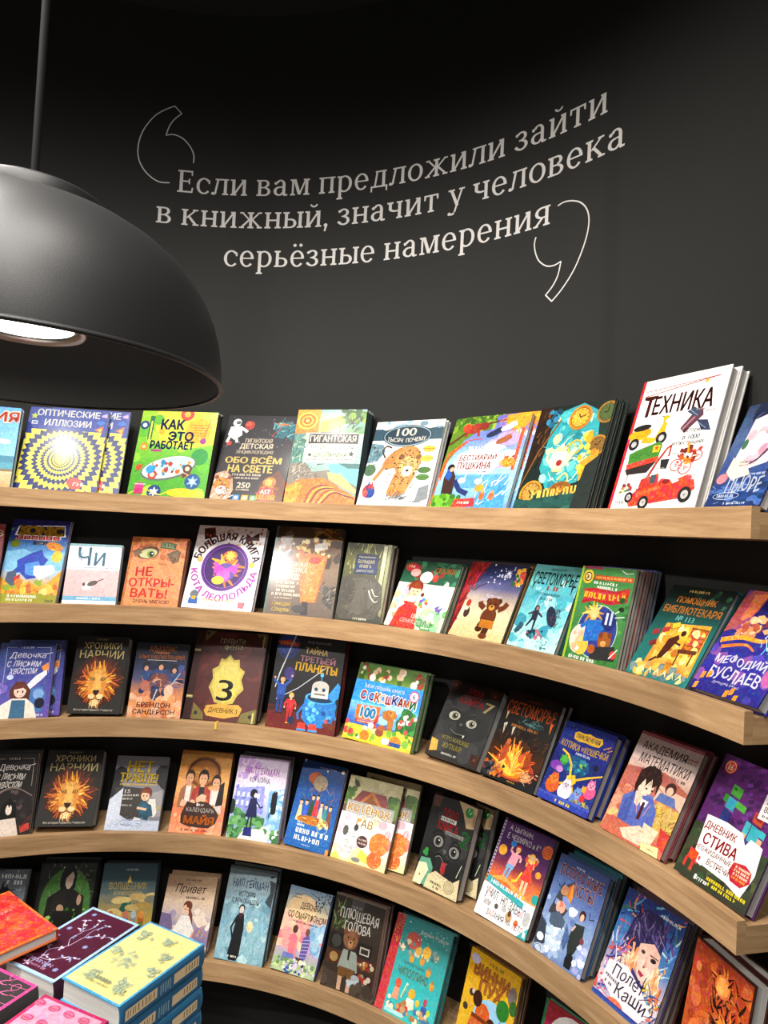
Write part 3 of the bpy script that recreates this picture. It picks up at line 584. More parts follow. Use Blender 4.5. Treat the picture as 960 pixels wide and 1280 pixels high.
def a_tech(d):
    d.bg('f1efec', 'eeebe6'); d.r(0, 0, 3.5, 100, 'c8142e'); 
    for q in ((7, 2.2, 96, 2.6), (95.5, 2.4, 96, 96), (7, 95.6, 96, 96)): d.r(*q, 'b8a8a4')
    d.l('6,13 90,6', .9, 'a8322c'); d.l('6,9 90,6', .7, 'a8322c'); 
    for i in range(15): d.l([(7+i*5.6, 9-i*.2), (10+i*5.6, 12.6-i*.4), (12.6+i*5.6, 8.8-i*.2)], .5, 'a8322c')
    d.e(77, 8.5, 2, None, 'e0a02c')
    d.t('ТЕХНИКА', 10, 14.5, 89, 28.5, '5a1414', .03); d.t('Т', 8, 13.5, 23, 29.5, '5a1414', .03)
    d.ox = -18; d.oy = 1
    d.e(32, 42, 14, 4.6, 'd9a81c', 8); d.p('38,44 52,46 58,34 63,36 58,46 50,50 36,49', 'e0b020'); d.l('57,30 62,44', 3, 'e0b020'); d.e(33, 37, 11, 2.4, '2a2624', 6); d.l('54,30 64,31', 1, '4a4a4a'); d.e(60, 31, 3, 1.6, 'e0b020')
    for x, y in ((28, 49.5), (60, 46.5)): d.e(x, y, 6.3, 4.6, '28282a'); d.e(x, y, 3.2, 2.3, 'b8b8b8')
    d.ox = -9; d.oy = 4
    d.p('70,38 84,24 90,25 92,30 76,42', '6a3f4a'); d.l('73,39 88,27', 2, 'a8808a'); d.p('73,26 80,23 90,28 84,31', '4a5268'); d.p('86,33 98,34 104,42 94,41', '3c4660'); d.l('88,35 98,40', .5, '9aa6c0'); d.l('76,25 86,30', .5, '9aa6c0')
    d.ox = d.oy = 0
    d.t('История', 66, 42.4, 86, 46.4, '2a2424', .016, sh=.2); d.t('в 1000', 67, 47.6, 85, 50.8, '2a2424', .018, sh=.2); d.t('иллюстрациях', 57, 52, 91, 55.2, '2a2424', .016, sh=.2)
    d.p('8,58 18,55 42,50 46,53 45,62 10,68', '4f8a3a'); d.p('8,66 45,61 46,65 10,71', 'd9481c'); d.r(36, 53, 44, 58, 'e8b82c'); d.star(40, 55, 3, 'c8281c'); d.p('8,70 44,65 36,73 12,74', '3a3030'); d.strokes(4, 8, 10, 58, 34, 62, 7, .6, '2f5f24', 8, 4)
    d.ox = -13; d.oy = 2
    d.l('51,76 58,64 66,54 70,52', 3, 'a83a24', 2); d.l('70,52 70,60', 2, 'a83a24'); d.p('62,62 72,62 71,69 64,69', '2c2a2c'); d.p('45,76 64,72 66,78 62,84 44,84', 'b8402a'); d.r(56, 73, 62, 79, '4a5a62'); d.p('42,83 66,82 68,87 44,88', '2e2a28')
    d.ox = -8; d.oy = 3
    for x, y, r in ((76, 66, 6.4), (86, 68, 7), (96, 60, 5.6)): d.ring(x, y, r, 1, 'b8341c'); d.rays(x, y, .5, r, 10, .5, 'c84a24')
    d.blob(6, 26, 74, 54, 98, 64, 1.5, 3.6, 'c2401f d8642a a82e18 e0a03c 7a2414'); d.l('84,50 86,58', 2, 'd8a02c')
    d.ox = -4; d.oy = 0
    d.l('15,74 18,74 18,82', .8, 'b8342c'); d.blob(8, 22, 12, 81, 28, 89, 1.5, 3, 'b8402a d8a02c 4a6a8a 7a3a2a 5a8a3a'); d.p('12,88 28,86 26,92 14,93', 'c8c8c8')
    d.p('24,92 34,86 56,82 60,78 70,79 74,82 88,78 96,80 99,86 90,92 60,95 30,98', 'd83c1c'); d.p('34,88 60,83 62,85 36,91', 'ee6a3a'); d.e(66, 80.5, 4.4, 1.8, '8a1f10'); d.p('78,79 88,76 94,78 84,82', 'e24a24')
    for x, y, r in ((27, 91, 5.4), (46, 95, 6.8), (90, 90, 7.6)): d.e(x, y, r*.9, r*.72, '242224'); d.e(x, y, r*.5, r*.4, 'c0bcb8'); d.rays(x, y, .3, r*.5, 10, .3, '55504c')
    d.ox = 0
    d.g(8, 93.6, 17, 95.4, '8a8480'); 
    for x, y in ((74, 29), (84, 30.5), (60, 60), (46, 70), (82, 76), (30, 76)): d.g(x, y, x+10, y+1, 'b8b2ae', x)
def a_pure(d):
    d.bg('3a4a68', '5a6f98', '3f5a92', '27406f'); d.p('20,0 80,0 100,8 100,30 70,26 30,24 16,14', '2a3350'); d.strokes(3, 30, 14, 0, 96, 20, 16, 2, '222a44 4a5a80 6f7fa8', 20, 40)
    d.p('24,16 60,10 90,20 96,44 80,60 40,66 18,58 22,36', 'e0d4d8'); d.blob(5, 20, 26, 18, 88, 58, 5, 10, 'e8dfe0 dcb8c0 cfc4d4 f0e4e0 c898a8', 'e'); d.p('16,52 44,58 60,70 30,74 14,66', 'ead8c8')
    d.l('90,34 74,46 62,56 50,60', 4, '2c3450', 2.4); d.l('70,30 86,44 92,70', 4, '2c3450', 3); d.l('88,66 84,78', 3, '3a2f3a'); d.e(92, 30, 6, 5, '40384a')
    d.e(12, 72, 10, 5, 'd88f94'); d.e(26, 40, 5, 5, '4f7a5a'); d.blob(6, 26, 0, 72, 100, 98, 6, 12, '2f4f8a 3f62a4 25406f 5577b4', 'e', .5); d.strokes(7, 26, 0, 76, 90, 96, 16, 1.2, '8fa8d4 1e3460 5f7fbc', 10, 20)
    d.t('ПЬЮРЕ', 28, 72, 88, 86, 'dfe6f4', .015, wob=1.2); d.g(62, 69, 86, 71, 'c8d4ec'); d.ring(34, 89, 24, .8, 'c8d4ec', 3.4); d.g(18, 87.6, 50, 90.4, 'c8d4ec', 4); d.g(36, 95, 74, 97, 'c8d4ec', 7); d.g(32, 57, 52, 58.4, '8a7a8a', 3); d.g(34, 60, 50, 61.4, '8a7a8a', 5)
TOP = [
 ('beach', a_beach, dict(side='2a5f9a', edges=['c8d4dc']), 'blue seaside picture book cut off at the far left of the topmost shelf'),
 ('illus', a_illus, dict(side='1a3070', hard=False), 'navy book with yellow zigzag spiral and bright glare, overlapping its twin'),
 ('illus2', a_illus, dict(side='1a3070', hard=False), 'half hidden twin of the yellow zigzag spiral book, tucked behind its right'),
 ('how', a_how, dict(side='1c1c1c', edges=['222222', '1d2a1c'], shift=.005), 'lime green book with a cutaway car and navy title'),
 ('space', a_space, dict(side='2a262c'), 'charcoal encyclopedia with astronaut, tiger and cream title letters'),
 ('giant', a_giant, dict(side='20211f', edges=['2a3a3c', '5a7a88', '1e2a2e'], shift=.006), 'collage encyclopedia with orange rock layers and black title bar'),
 ('why', a_why, dict(side='dfe2e0', edges=['c9ced0'], shift=.005), 'white book with a walking leopard under a dark oval title'),
 ('best', a_best, dict(side='3a5a34', spine='c8601f', hard=False), 'colourful folk tale book with orange sun and red title on a cloud'),
 ('best2', a_best, dict(side='3a3a34', spine='c8601f'), 'second orange sun folk tale book peeking out behind its twin'),
 ('alice', a_alice, dict(side='1c2622', edges=['20322c', '1a1a1a', '26382f'], shift=.003), 'dark teal book with golden pocket watches around a pale figure'),
 ('tech', a_tech, dict(side='efece8', spine='c8142e', shift=.006), 'tall white book with red spine, racing car and yellow scooter'),
 ('pure', a_pure, dict(side='2c3a5c'), 'blue book with pale pink swirl at the right end of topmost shelf'),
]
# ---- second shelf
def a_red(d):
    d.bg('8a1c20', '7a1418', '9a2a20'); d.blob(2, 16, 10, 10, 96, 90, 4, 10, 'b83a30 5a0e12 c8643c'); d.t('РАЗ', 60, 8, 98, 16, 'e8d8b8', .02)
def a_sonic(d):
    d.bg('232f86', '2a3f9a', '6fa8d8', 'a8d0ea', 'd8b04a', 'b8a43c'); d.strokes(2, 20, 0, 4, 100, 26, 20, 1.4, '3a4fb0 1a2468 4a62c0', 30, 30); d.blob(3, 16, 0, 6, 100, 30, 1, 3, '3f55b4 8a9ad8 6f9a3c', 'e')
    d.p('12,8 92,6 96,20 88,20 86,25 10,25 14,20 8,20', 'f2efe8'); d.p('14,9 91,7.4 93,19 86,19 12,19', '16163a'); d.t('SONIC', 17, 8.6, 89, 18.4, 'f0c22c', .05, out='a8701a', ow=.02)
    for i in range(6): d.r(12+i*12.6, 20, 23.4+i*12.6, 24.6, 'b8202a'); d.t('КОМИКС'[i], 15.5+i*12.6, 20.8, 20+i*12.6, 23.8, 'f2efe8', .03)
    d.r(42, 26.4, 68, 30.4, '1a2050'); d.t('ТОМ 1', 47, 27.2, 63, 29.8, 'f2efe8', .03)
    d.p('0,40 30,36 60,46 100,38 100,60 0,62', '8fc4e4'); d.e(80, 32, 15, 5, 'd8943a~4', -16); d.strokes(5, 12, 70, 28, 90, 36, 12, 1.8, 'e8a83c b86a20 f0c860', -15, 30); d.e(12, 30, 8, 5, '7a8a30~4'); d.e(88, 44, 9, 7, 'e0c24a')
    d.p('22,50 40,42 60,36 66,44 74,48 66,58 74,64 58,70 44,72 30,64 14,66 24,58', '2c4fb4'); d.p('36,54 58,50 66,60 54,68 40,66', '5f9ad8'); d.p('52,56 84,54 90,62 66,72 54,66', 'eef0f2'); d.p('10,64 24,62 30,80 20,84 8,78', '5a6880'); d.p('22,70 32,66 34,80 26,84', 'c8342c')
    d.p('0,70 24,82 50,74 70,84 100,60 100,94 0,94', 'e0aa3c'); d.blob(8, 30, 0, 74, 100, 92, 3, 8, 'f0c860 d88a34 e8d48a 9ab03c c87a3c', 'p'); d.r(0, 89, 100, 100, 'a8a83c~4'); d.g(18, 90, 66, 93, 'f4f2ea', 2); d.g(18, 94.4, 62, 97, 'f4f2ea', 5); d.t('SEGA', 82, 94.4, 96, 97, '2a4f9a', .02)
def a_chi(d):
    d.r(0, 0, 100, 100, 'f2f0ee'); d.r(0, 0, 100, 4, '9fc4d0'); d.t('Чи', 18, 6, 70, 36, '5f8fa8', .0); d.l('26,14 20,24 28,28', 2, '5f8fa8'); d.g(10, 38.4, 88, 40.6, '6fa0b4', 3); d.r(0, 36.5, 100, 37.2, 'a8ccd8'); d.r(0, 41.6, 100, 42.4, 'a8ccd8')
    d.r(0, 43, 100, 86, 'edc2c2'); d.e(42, 70, 9, 6, 'f4f2f0'); d.e(52, 65, 10, 4, '6a625e~3', 20); d.l('60,62 72,57', 2, '5a524e'); d.e(36, 67, 3, 3, '6a625e'); d.l('36,74 36,78', 2, 'e8e4e0'); d.l('48,73 49,77', 2, 'e8e4e0')
    d.r(0, 86, 100, 93, '86bcd8'); d.g(26, 88, 70, 91, 'e8f2f6', 6)
def a_soft(d):
    d.bg('d98e58', 'e59a68', 'e8a272', 'e09a68'); d.blob(3, 40, 0, 0, 100, 30, 3, 9, 'c27a44 b86f3c d8925c cc8450', 'p'); d.r(0, 0, 4, 100, 'c07a48'); d.strokes(4, 20, 6, 40, 96, 96, 20, .7, 'eeb084 d88e5c', 30, 80)
    d.e(33, 23, 20, 9, '6a4a34', 14); d.e(33, 24, 16, 7, 'c8c89a', 10); d.e(38, 25, 7, 5, '7f9a4a'); d.e(39, 25, 4, 4, '1c1a14'); d.e(40.5, 24, 1.4, None, 'f6f4ea'); d.strokes(6, 18, 16, 14, 46, 18, 12, 1, '4a3424 6f5038', 60, 40)
    d.p('4,22 16,16 22,24 10,30', '8a6f58'); d.p('66,24 84,16 92,20 90,34 80,38 72,30', '7a604a~5'); d.strokes(8, 20, 66, 20, 88, 34, 9, .9, '4a382a a88a6a', 60, 60); d.p('54,6 82,8 81,17 53,15', '4f6a4a'); d.p('56,7.6 80,9.4 79,15.4 55,13.6', '8fa07a'); d.g(58, 9, 78, 13.4, '2f3f2c', 2, -4); d.e(62, 39, 8, 2.6, 'd8905c'); d.g(56, 38, 68, 40, '7a4a34', 3)
    d.t('НЕ', 17, 44, 46, 57, 'cf3038', .03, rot=2); d.t('ОТКРЫ-', 8, 60, 88, 72, 'cf3038', .03, rot=1, wob=.6); d.t('ВАТЬ!', 14, 75, 78, 87.5, 'cf3038', .03, wob=.6); d.t('ОЧЕНЬ МЯГКОЕ!', 20, 90.5, 84, 95.5, '4a2a20', .015)
def a_leo(d):
    d.bg('f0ecee', 'f4f1f2'); d.p('8,4 24,2 28,14 12,18', '4a1c14~4'); d.p('72,8 80,12 90,6 92,16 82,16 84,22 76,20 72,16', '4a1820')
    d.blob(5, 40, 6, 2, 96, 30, .8, 1.8, 'd8a25a c85a4a e8c88a a83a3a', 'e'); d.ring(48, 8, 5, .8, '8a5a34'); d.blob(8, 26, 4, 66, 96, 92, .8, 1.6, 'e8c88a d8a8d8 f0d8a8', 'e')
    d.e(50, 50, 34, None, '4d1a72'); d.ring(50, 50, 34, 2.4, '7a3aa0'); d.ring(50, 50, 30, .8, 'a070c8')
    d.rays(52, 52, 3, 24, 14, 9, 'e08a2c f0b03c d8782a', 2); d.e(52, 56, 15, 11, '6f5fa8'); d.e(50, 60, 10, 8, 'e070c8'); d.p('34,44 52,52 70,44 68,58 52,53 36,58', 'd858c0'); d.e(44, 66, 9, 5, 'f0d05a'); d.e(55, 36, 10, 6, 'e0862c'); d.star(55, 36, 8, 'f6c860', 8, .6)
    d.ta('БОЛЬШАЯ КНИГА', 50, 50, 39, 11, -76, 78, '541428', .04); d.ta('КОТА ЛЕОПОЛЬДА', 50, 50, 50, 11, 264, 96, 'd468cc', .04, True)
    d.e(12, 42, 4, None, 'e8c070'); d.ring(12, 42, 4, .7, 'c89a50'); d.e(88, 46, 4, None, 'e8b84a'); d.e(15, 84, 6, None, '7a7f88'); d.p('9,88 21,88 22,95 8,95', '3a6fb8'); d.r(12, 86, 18, 90, 'e0b03a'); d.e(84, 86, 5, None, 'd8d4d8'); d.p('79,90 89,90 88,97 80,97', 'b84a5a'); d.g(30, 88, 70, 91, 'e8b86a', 4); d.g(38, 95, 58, 96.6, '8a8288', 6)
def a_classic(d):
    d.bg('5a4636', '7a624c', '8f7a66', '7d6d60', '6f6156'); d.blob(3, 40, 0, 0, 100, 40, 6, 14, '6a523c 4a3828 8a7058 5f4a38'); d.r(0, 0, 3, 100, '5f7a74')
    d.p('8,12 26,10 26,30 8,32', 'b8b4b0~6'); d.blob(4, 26, 6, 18, 34, 40, 2, 5, '8a4a34 c8a890 4a4a44 d8c8b8 a86a4c'); d.blob(6, 60, 34, 14, 84, 36, 2, 5.5, 'c8a860 e0c888 a8823c 8a5f30 f0e0b0 b86a3c 6a4a2c', 'p'); d.p('60,20 78,16 80,24 62,28', 'e0dcd4'); d.strokes(7, 24, 56, 2, 96, 14, 16, 1.6, 'b8863c 8a5428 d0a860 6a3c20', 10, 40)
    d.p('38,32 52,30 82,32 80,44 74,84 52,86 44,60', 'c8783a'); d.p('52,36 78,36 72,84 54,84', 'd8904a'); d.strokes(9, 70, 46, 36, 78, 82, 5, .8, 'f0c888 a8582a e0a868 8a4420 f6dca8', 80, 40); d.e(64, 38, 9, 4, 'c8482a')
    d.p('54,84 62,84 64,98 54,98', '3f3a3c'); d.e(50, 92, 10, 4, '4a4a48'); d.p('80,64 98,70 96,90 84,84', '5a5650~5'); d.strokes(12, 24, 80, 66, 98, 92, 10, 1.8, '8a8278 3a3834 a89a88', 60, 50)
    d.t('РУССКАЯ', 12, 40.5, 54, 46, 'eee6d6', -.005); d.t('КЛАССИКА', 10, 47, 55, 52.5, 'eee6d6', -.005)
    for x in (26, 40): d.ring(x, 57.5, 6, 1, 'eee6d6', 3.4, a0=30, a1=330); d.ring(x+1, 57.5, 3, .8, 'eee6d6', 1.6)
    for i, (x0, x1) in enumerate(((12, 44), (13, 42), (14, 42), (8, 50))): d.g(x0, 63+i*4.4, x1, 66+i*4.4, 'e2d8c6', 20+i)
    d.g(13, 81, 40, 82.6, 'd8ceb8', 9); d.t('Геннадий', 12, 85, 38, 91, 'e8d288', -.01, sh=.3); d.t('Спирин', 12, 91.5, 38, 98, 'e8d288', -.01, sh=.3)
def a_eleph(d):
    d.bg('4a4a24', '6a6a3c', '5f6440', '4a4f34', '3a4028'); d.strokes(2, 120, 0, 0, 100, 96, 22, 2.4, '2c3018 8a8a4a b8b878 5a5f30 3c4020 a8a870', 80, 22); d.bg('e0e0c0', 'c8c89a', 'a8a878', x0=82, x1=90, y0=2, y1=80); d.bg('a8aa80', '8f9268', x0=92, x1=98, y0=0, y1=90)
    d.r(24, 14, 74, 40, '1e2c4c'); d.bg('1c2848', '2c4478', x0=25, x1=73, y0=15, y1=39); d.t('Редьярд Киплинг', 31, 16.6, 68, 19.4, 'd8d4c0', 0); d.t('БОЛЬШАЯ', 30, 21.5, 66, 26, 'dcd4a8', .0); d.t('КНИГА', 35, 27.5, 61, 32, 'dcd4a8', .0); d.t('ДЖУНГЛЕЙ', 29, 33.5, 66, 38, 'dcd4a8', 0)
    d.p('0,46 30,40 70,42 92,54 96,80 84,96 10,98 0,90', '5a554a'); d.p('10,50 46,44 76,50 80,76 50,92 18,86', '6a655a'); d.e(20, 64, 15, 17, '57524a'); d.strokes(5, 70, 4, 46, 88, 94, 14, .9, '454038 7d766a 8f8878 383430', 60, 50); d.cv('64,60 70,68 80,74 86,72', 2.6, 'e8e4d0', 1); d.cv('70,58 78,66 86,66', 2.4, 'ded8c0', 1); d.e(54, 58, 1.6, None, '1a1814'); d.cv('58,62 62,76 58,90', 7, '625c52', 4); d.g(40, 95, 68, 97.6, 'd8d4c0', 8)
def a_flower(d):
    d.bg('1f4a38', '2a5a44', '2f6a50', y1=36); d.blob(3, 30, 0, 0, 100, 34, 3, 9, '2f6a4a 183c2c 3f7a58 8a3a30 d8d4c8 4a8a68'); d.e(14, 10, 12, 7, 'b03a30~3'); d.g(8, 7, 20, 11, 'f0d8b8'); d.t('СКАЗКИ', 58, 8, 92, 16, 'c8823a', .02); d.e(46, 24, 11, 9, 'e0dcd8'); d.e(62, 24, 5, 6, 'c83a34'); d.e(24, 18, 9, 6, 'd8a8a0')
    d.bg('f2e6d4', 'eedfc8', 'e8dfcc', y0=34); d.blob(5, 26, 0, 38, 34, 92, 4, 8, 'f0c8a0 e88a5a a8d0c8 f4e4c0 d8b8d8 f0a890'); d.blob(6, 26, 46, 70, 100, 98, 5, 10, '7ab87a 5fa06a 9acca0 4f9060 b8d8a8', 'p'); d.blob(7, 10, 50, 52, 96, 80, 3, 7, 'e8d8e8 f0d0b8 c8e0d0', 'e')
    d.e(34, 40, 13, 11, '8a3a20'); d.e(35, 46, 10, 9, 'f2c8a8'); d.p('23,40 34,32 47,40 42,42 30,42', '9a4424'); d.e(50, 50, 3, 3, '7a301c'); d.e(32, 46, 1.1, 1, '3a2018'); d.e(39, 46, 1.1, 1, '3a2018'); d.e(36, 51, 2, .8, 'c84a3c')
    d.p('18,62 46,60 56,100 10,100', 'd8382a'); d.l('22,64 12,72', 6, 'f0ece4'); d.l('42,62 54,66', 6, 'f2d0b0'); d.p('24,54 44,54 40,62 28,62', 'f4f0ea')
    for i, c in enumerate(('e0503a', 'f0b83a', '4f9ad0', '8a5ab0', '5fae5a', 'f08a3a', 'e0e0e0')): d.e(56+5*math.cos(i*.9), 62-5*math.sin(i*.9), 3, None, c)
    d.e(78, 50, 11, 7.6, 'f6f4f0'); d.ring(78, 50, 11, .6, 'c8a8a0', 7.6)
    for i in range(4): d.g(71, 45+i*2.4, 85, 46.4+i*2.4, '7a5a5a', i)
    d.p('78,66 86,62 84,68 92,64 88,72 82,72', '7a6ab0'); d.t('ЦВЕТИК-', 44, 79, 76, 86, 'f6f2e8', .01, rot=-2); d.t('СЕМИЦВЕТИК', 26, 87, 80, 93.6, 'f6f2e8', .01, rot=-2); d.g(66, 95, 82, 97, 'f0ece0', 3)
def a_bear(d):
    d.bg('232c4e', '2f3a66', '6a6a92', 'c8b8a8', 'ecdcb8', 'eed9ae', 'e8cc98'); d.blob(3, 24, 40, 2, 98, 30, .6, 1.6, 'a8b0d8 e0e0f0', 'e'); d.star(72, 12, 6, 'd8d8e8', 8, .3)
    d.blob(8, 18, 82, 6, 100, 26, 3, 7, 'b8342c d8823a 2f6a4a e0b04a'); d.t('Большие', 48, 41, 74, 46, 'e8e0f0', 0, sh=.15); d.t('приключения', 40, 47, 80, 51.5, 'e8e0f0', 0, sh=.15); d.g(56, 14, 78, 18, 'd8d4e4', 3)
    d.p('0,0 34,0 22,22 8,38 14,40 12,70 6,100 0,100', '8a141c'); d.strokes(5, 40, 0, 4, 22, 40, 20, 2, 'b8242c 5a0a10 a01c24 700e14 c83a3c', 65, 16); d.strokes(6, 30, 0, 46, 8, 98, 22, 1.8, 'b8242c 5a0a10 a01c24 c83a3c', 82, 8); d.p('2,38 14,36 16,42 4,45', 'a83a3c'); d.e(22, 56, 4, 5, 'b8342c'); d.e(24, 68, 5, 7, '5a4038~5'); d.e(22, 63, 3, None, 'e8dcc8')
    br, dk = '7a4420~3', '5a2e14~3'
    d.l('52,60 44,56 42,52', 8, br); d.l('76,60 84,56 88,50', 8, br); d.l('58,78 54,84', 10, br); d.l('68,78 66,92', 10, dk); d.e(55, 86, 6, 4, dk); d.e(66, 94, 7, 3.6, br); d.e(64, 70, 13, 12, br); d.p('54,74 76,74 78,84 54,84', 'c8862c'); d.e(56, 50, 4, 3.6, dk); d.e(74, 49, 4, 3.6, dk); d.e(65, 54, 11, 9, br); d.e(64, 58, 5, 3.6, 'd8a24a'); d.e(64, 56.6, 1.8, 1.3, '2a1408'); d.e(60, 53, 1.3, 1.2, '1a0e06'); d.e(69, 53, 1.3, 1.2, '1a0e06'); d.g(20, 96.6, 34, 98.2, 'f0e8d8', 4)
def a_sveto(d):
    d.bg('6fb4b4', '7cc4c4', '5fb8c8', '8fd4da', 'b8e6e4', 'c8ece6'); d.blob(4, 36, 0, 20, 100, 98, 5, 13, '7fccd4 a8e0e4 4fa8bc 62c0cc d0f0ec 8ad8d8', 'p'); d.strokes(3, 26, 0, 30, 100, 96, 20, 1.2, '4f9fb4 e0f6f4 3f8fa8', 60, 60)
    d.g(36, 4, 64, 6.4, '2f6a70', 5); d.t('СВЕТОМОРЬЕ', 6, 9, 96, 24, '123038', .02); d.p('8,22 12,22 9,32', '123038'); d.p('88,22 93,22 91,34', '123038'); d.g(40, 25.6, 66, 30.6, 'a8483c', 7); d.g(26, 34, 70, 37, '3f8088', 8); d.g(34, 39.6, 62, 42.6, '3f8088', 9)
    def dv(x, y, k, c1, c2): d.e(x, y, 5*k, 4*k, c1); d.p([(x-6*k, y+3*k), (x+6*k, y+2*k), (x+7*k, y+14*k), (x-5*k, y+14*k)], c1); d.l([(x-5*k, y+5*k), (x-14*k, y+8*k)], 4*k, c2, 3*k); d.l([(x+6*k, y+5*k), (x+16*k, y+9*k)], 4*k, c2, 3*k); d.l([(x-3*k, y+13*k), (x-10*k, y+22*k)], 5*k, c1, 3*k); d.l([(x+4*k, y+13*k), (x+5*k, y+25*k)], 5*k, c1, 3*k); d.e(x+1*k, y, 2.6*k, 2.4*k, 'b88a7a')
    dv(36, 53, 1, '3a3a4e', '55465a'); d.e(70, 60, 9, 13, '2c3a50~6', 30); d.strokes(6, 34, 62, 52, 84, 74, 10, 1.5, '1f2c40 4a5a74 8a4a50 2f4660', 60, 60); d.blob(9, 24, 34, 78, 64, 88, 2, 5, '2f5a68 4a7480 c87a8a 23424e'); d.blob(10, 10, 8, 74, 20, 84, 3, 5, '2a5060 3f6a78'); d.blob(12, 14, 60, 84, 86, 96, 2, 4, 'a8d8d8 d8f0ee 5aa0ac'); d.g(70, 95, 82, 96.6, '2f6a70', 2)
def a_green(d):
    d.bg('4a8a4a', '549656', '4f9050', '478a48'); d.blob(3, 20, 2, 12, 98, 96, 3, 8, '5fa05c 3f7f40 69aa60 3a7438'); d.r(0, 0, 4, 100, 'a8c83a'); d.r(4, 0, 40, 2.5, 'a8486a')
    d.e(15, 11, 10, 7.4, 'e8c83a'); d.e(15, 11, 7, 5, '3a2c1c'); d.e(15, 11, 5.4, 3.8, 'f0e2b0'); d.blob(4, 8, 12, 9, 18, 13, 1, 2, '5a3a20 b87a3c'); d.r(27, 8.6, 98, 13.4, 'c8481f'); d.g(30, 9.8, 94, 12.2, 'f6c860', 4); d.g(28, 15.5, 74, 18.4, 'f4f4ee', 5, -2); d.g(36, 20, 72, 22.8, 'f4f4ee', 6, -2); d.l('74,2 84,5 96,4', 1, 'eef4ee')
    d.p('12,24 34,22 70,24 96,19 94,34 66,38 34,36 12,40 16,32', 'b8241f'); d.p('14,26 34,24.6 68,26.6 92,23 91,31 66,35 34,33 16,36', 'c8322a'); d.g(15, 27, 46, 33, 'f0cc3a', 11, -3); d.g(50, 27.4, 90, 33, 'f0cc3a', 15, 3)
    d.e(52, 66, 36, 26, '3a4f9a'); d.ring(52, 66, 37, 1, 'd8ecd8', 27); d.e(70, 54, 14, 10, '27357a'); d.r(64, 46, 68, 58, 'e0e0f0'); d.r(72, 44, 76, 58, 'c8d0e8'); d.e(24, 76, 18, 15, 'f0dcd0'); d.e(30, 82, 13, 10, 'f2c860'); d.blob(8, 10, 12, 66, 40, 88, 3, 6, 'f4ece0 f0d080 e8c0a0', 'e')
    d.rays(40, 48, 2, 20, 12, 7, 'e8c04a f2d878 d8a02c', 3); d.p('30,56 58,54 62,74 32,78', '2f7ac8'); d.l('34,58 22,64', 6, '2f7ac8'); d.l('54,58 64,64', 6, '2f7ac8'); d.e(42, 48, 8, 6, 'f2d090')
    d.e(70, 74, 12, 9, 'a8642c~3'); d.p('48,82 90,78 94,92 50,94', '3a3a3c'); d.e(62, 69, 3.6, 3, '8a4a1c'); d.e(78, 68, 3.6, 3, '8a4a1c'); d.e(69, 77, 5, 3, 'e0b070'); d.e(90, 86, 6, 4, 'd8481f'); d.e(50, 84, 7, 4.6, 'b8682c')
    d.l('78,46 92,40', 1.4, 'eef6ee'); d.l('80,50 96,48', 1.4, 'eef6ee'); d.l('84,90 96,80', 1.6, 'eef6ee'); d.e(86, 32, 5, 3, '2f5f2c'); d.e(88, 41, 5, 2.4, '2a3a24'); d.g(12, 93.6, 62, 97, 'f4f4ee', 9, -2)
def a_libr(d):
    d.bg('13221f', '16302c', '1f5f5a', '2a7a74', '2f7f7a', '3a8a86'); d.blob(3, 18, 40, 2, 96, 20, 2, 5, '2a4a3c 1c382f 3f6a50', 'p'); d.g(32, 4, 62, 6.6, 'd8b86a', 3); d.t('ПОМОЩНИК', 20, 12, 82, 20, 'd8923a', .02); d.t('БИБЛИОТЕКАРЯ', 6, 22.5, 96, 30.5, 'd8923a', .02); d.t('№ 113', 34, 32.5, 62, 38, '8fd0c8', .02)
    d.p('24,42 92,38 96,90 20,92', 'd8a23c'); d.bg('f0c850', 'e8b03a', 'f2d070', 'd8943a', x0=28, x1=92, y0=44, y1=88); d.r(66, 42, 92, 66, '8a5a24~4'); 
    for i in range(5): d.r(67, 44+i*4.4, 91, 47+i*4.4, 'c8641f~6')
    d.r(30, 42, 62, 48, 'b8862f~5'); d.blob(6, 30, 28, 44, 90, 84, 3, 8, 'f4dc80 e0a83a f8e8a8 c8862a'); d.p('40,58 52,52 56,56 50,68 44,78 36,80', '5a2c1c'); d.e(58, 50, 4, 3, '4a2418'); d.l('36,78 28,84', 3, '5a2c1c'); d.l('50,60 62,62', 3, '5a2c1c'); d.p('62,66 90,64 90,68 64,70', '6a3a1c'); d.l('66,69 66,82', 2, '6a3a1c'); d.l('86,68 86,80', 2, '6a3a1c')
    for x, y, c, a_ in ((8, 52, 'a83a3c', 20), (22, 48, 'b84a44', -10), (34, 42, 'd8c04a', 50), (12, 64, '8a2f38', 10)): d.p([(x, y), (x+10, y-3), (x+13, y+2), (x+3, y+5)], c)
    d.blob(9, 26, 4, 86, 96, 98, 4, 9, 'c8a86a f0d89a 8aa0a0 e8c060 6f8a90', 'p'); 
    for x in range(20, 92, 12): d.p([(x, 96), (x+5, 88), (x+10, 96), (x+5, 92)], 'f6e8b0')
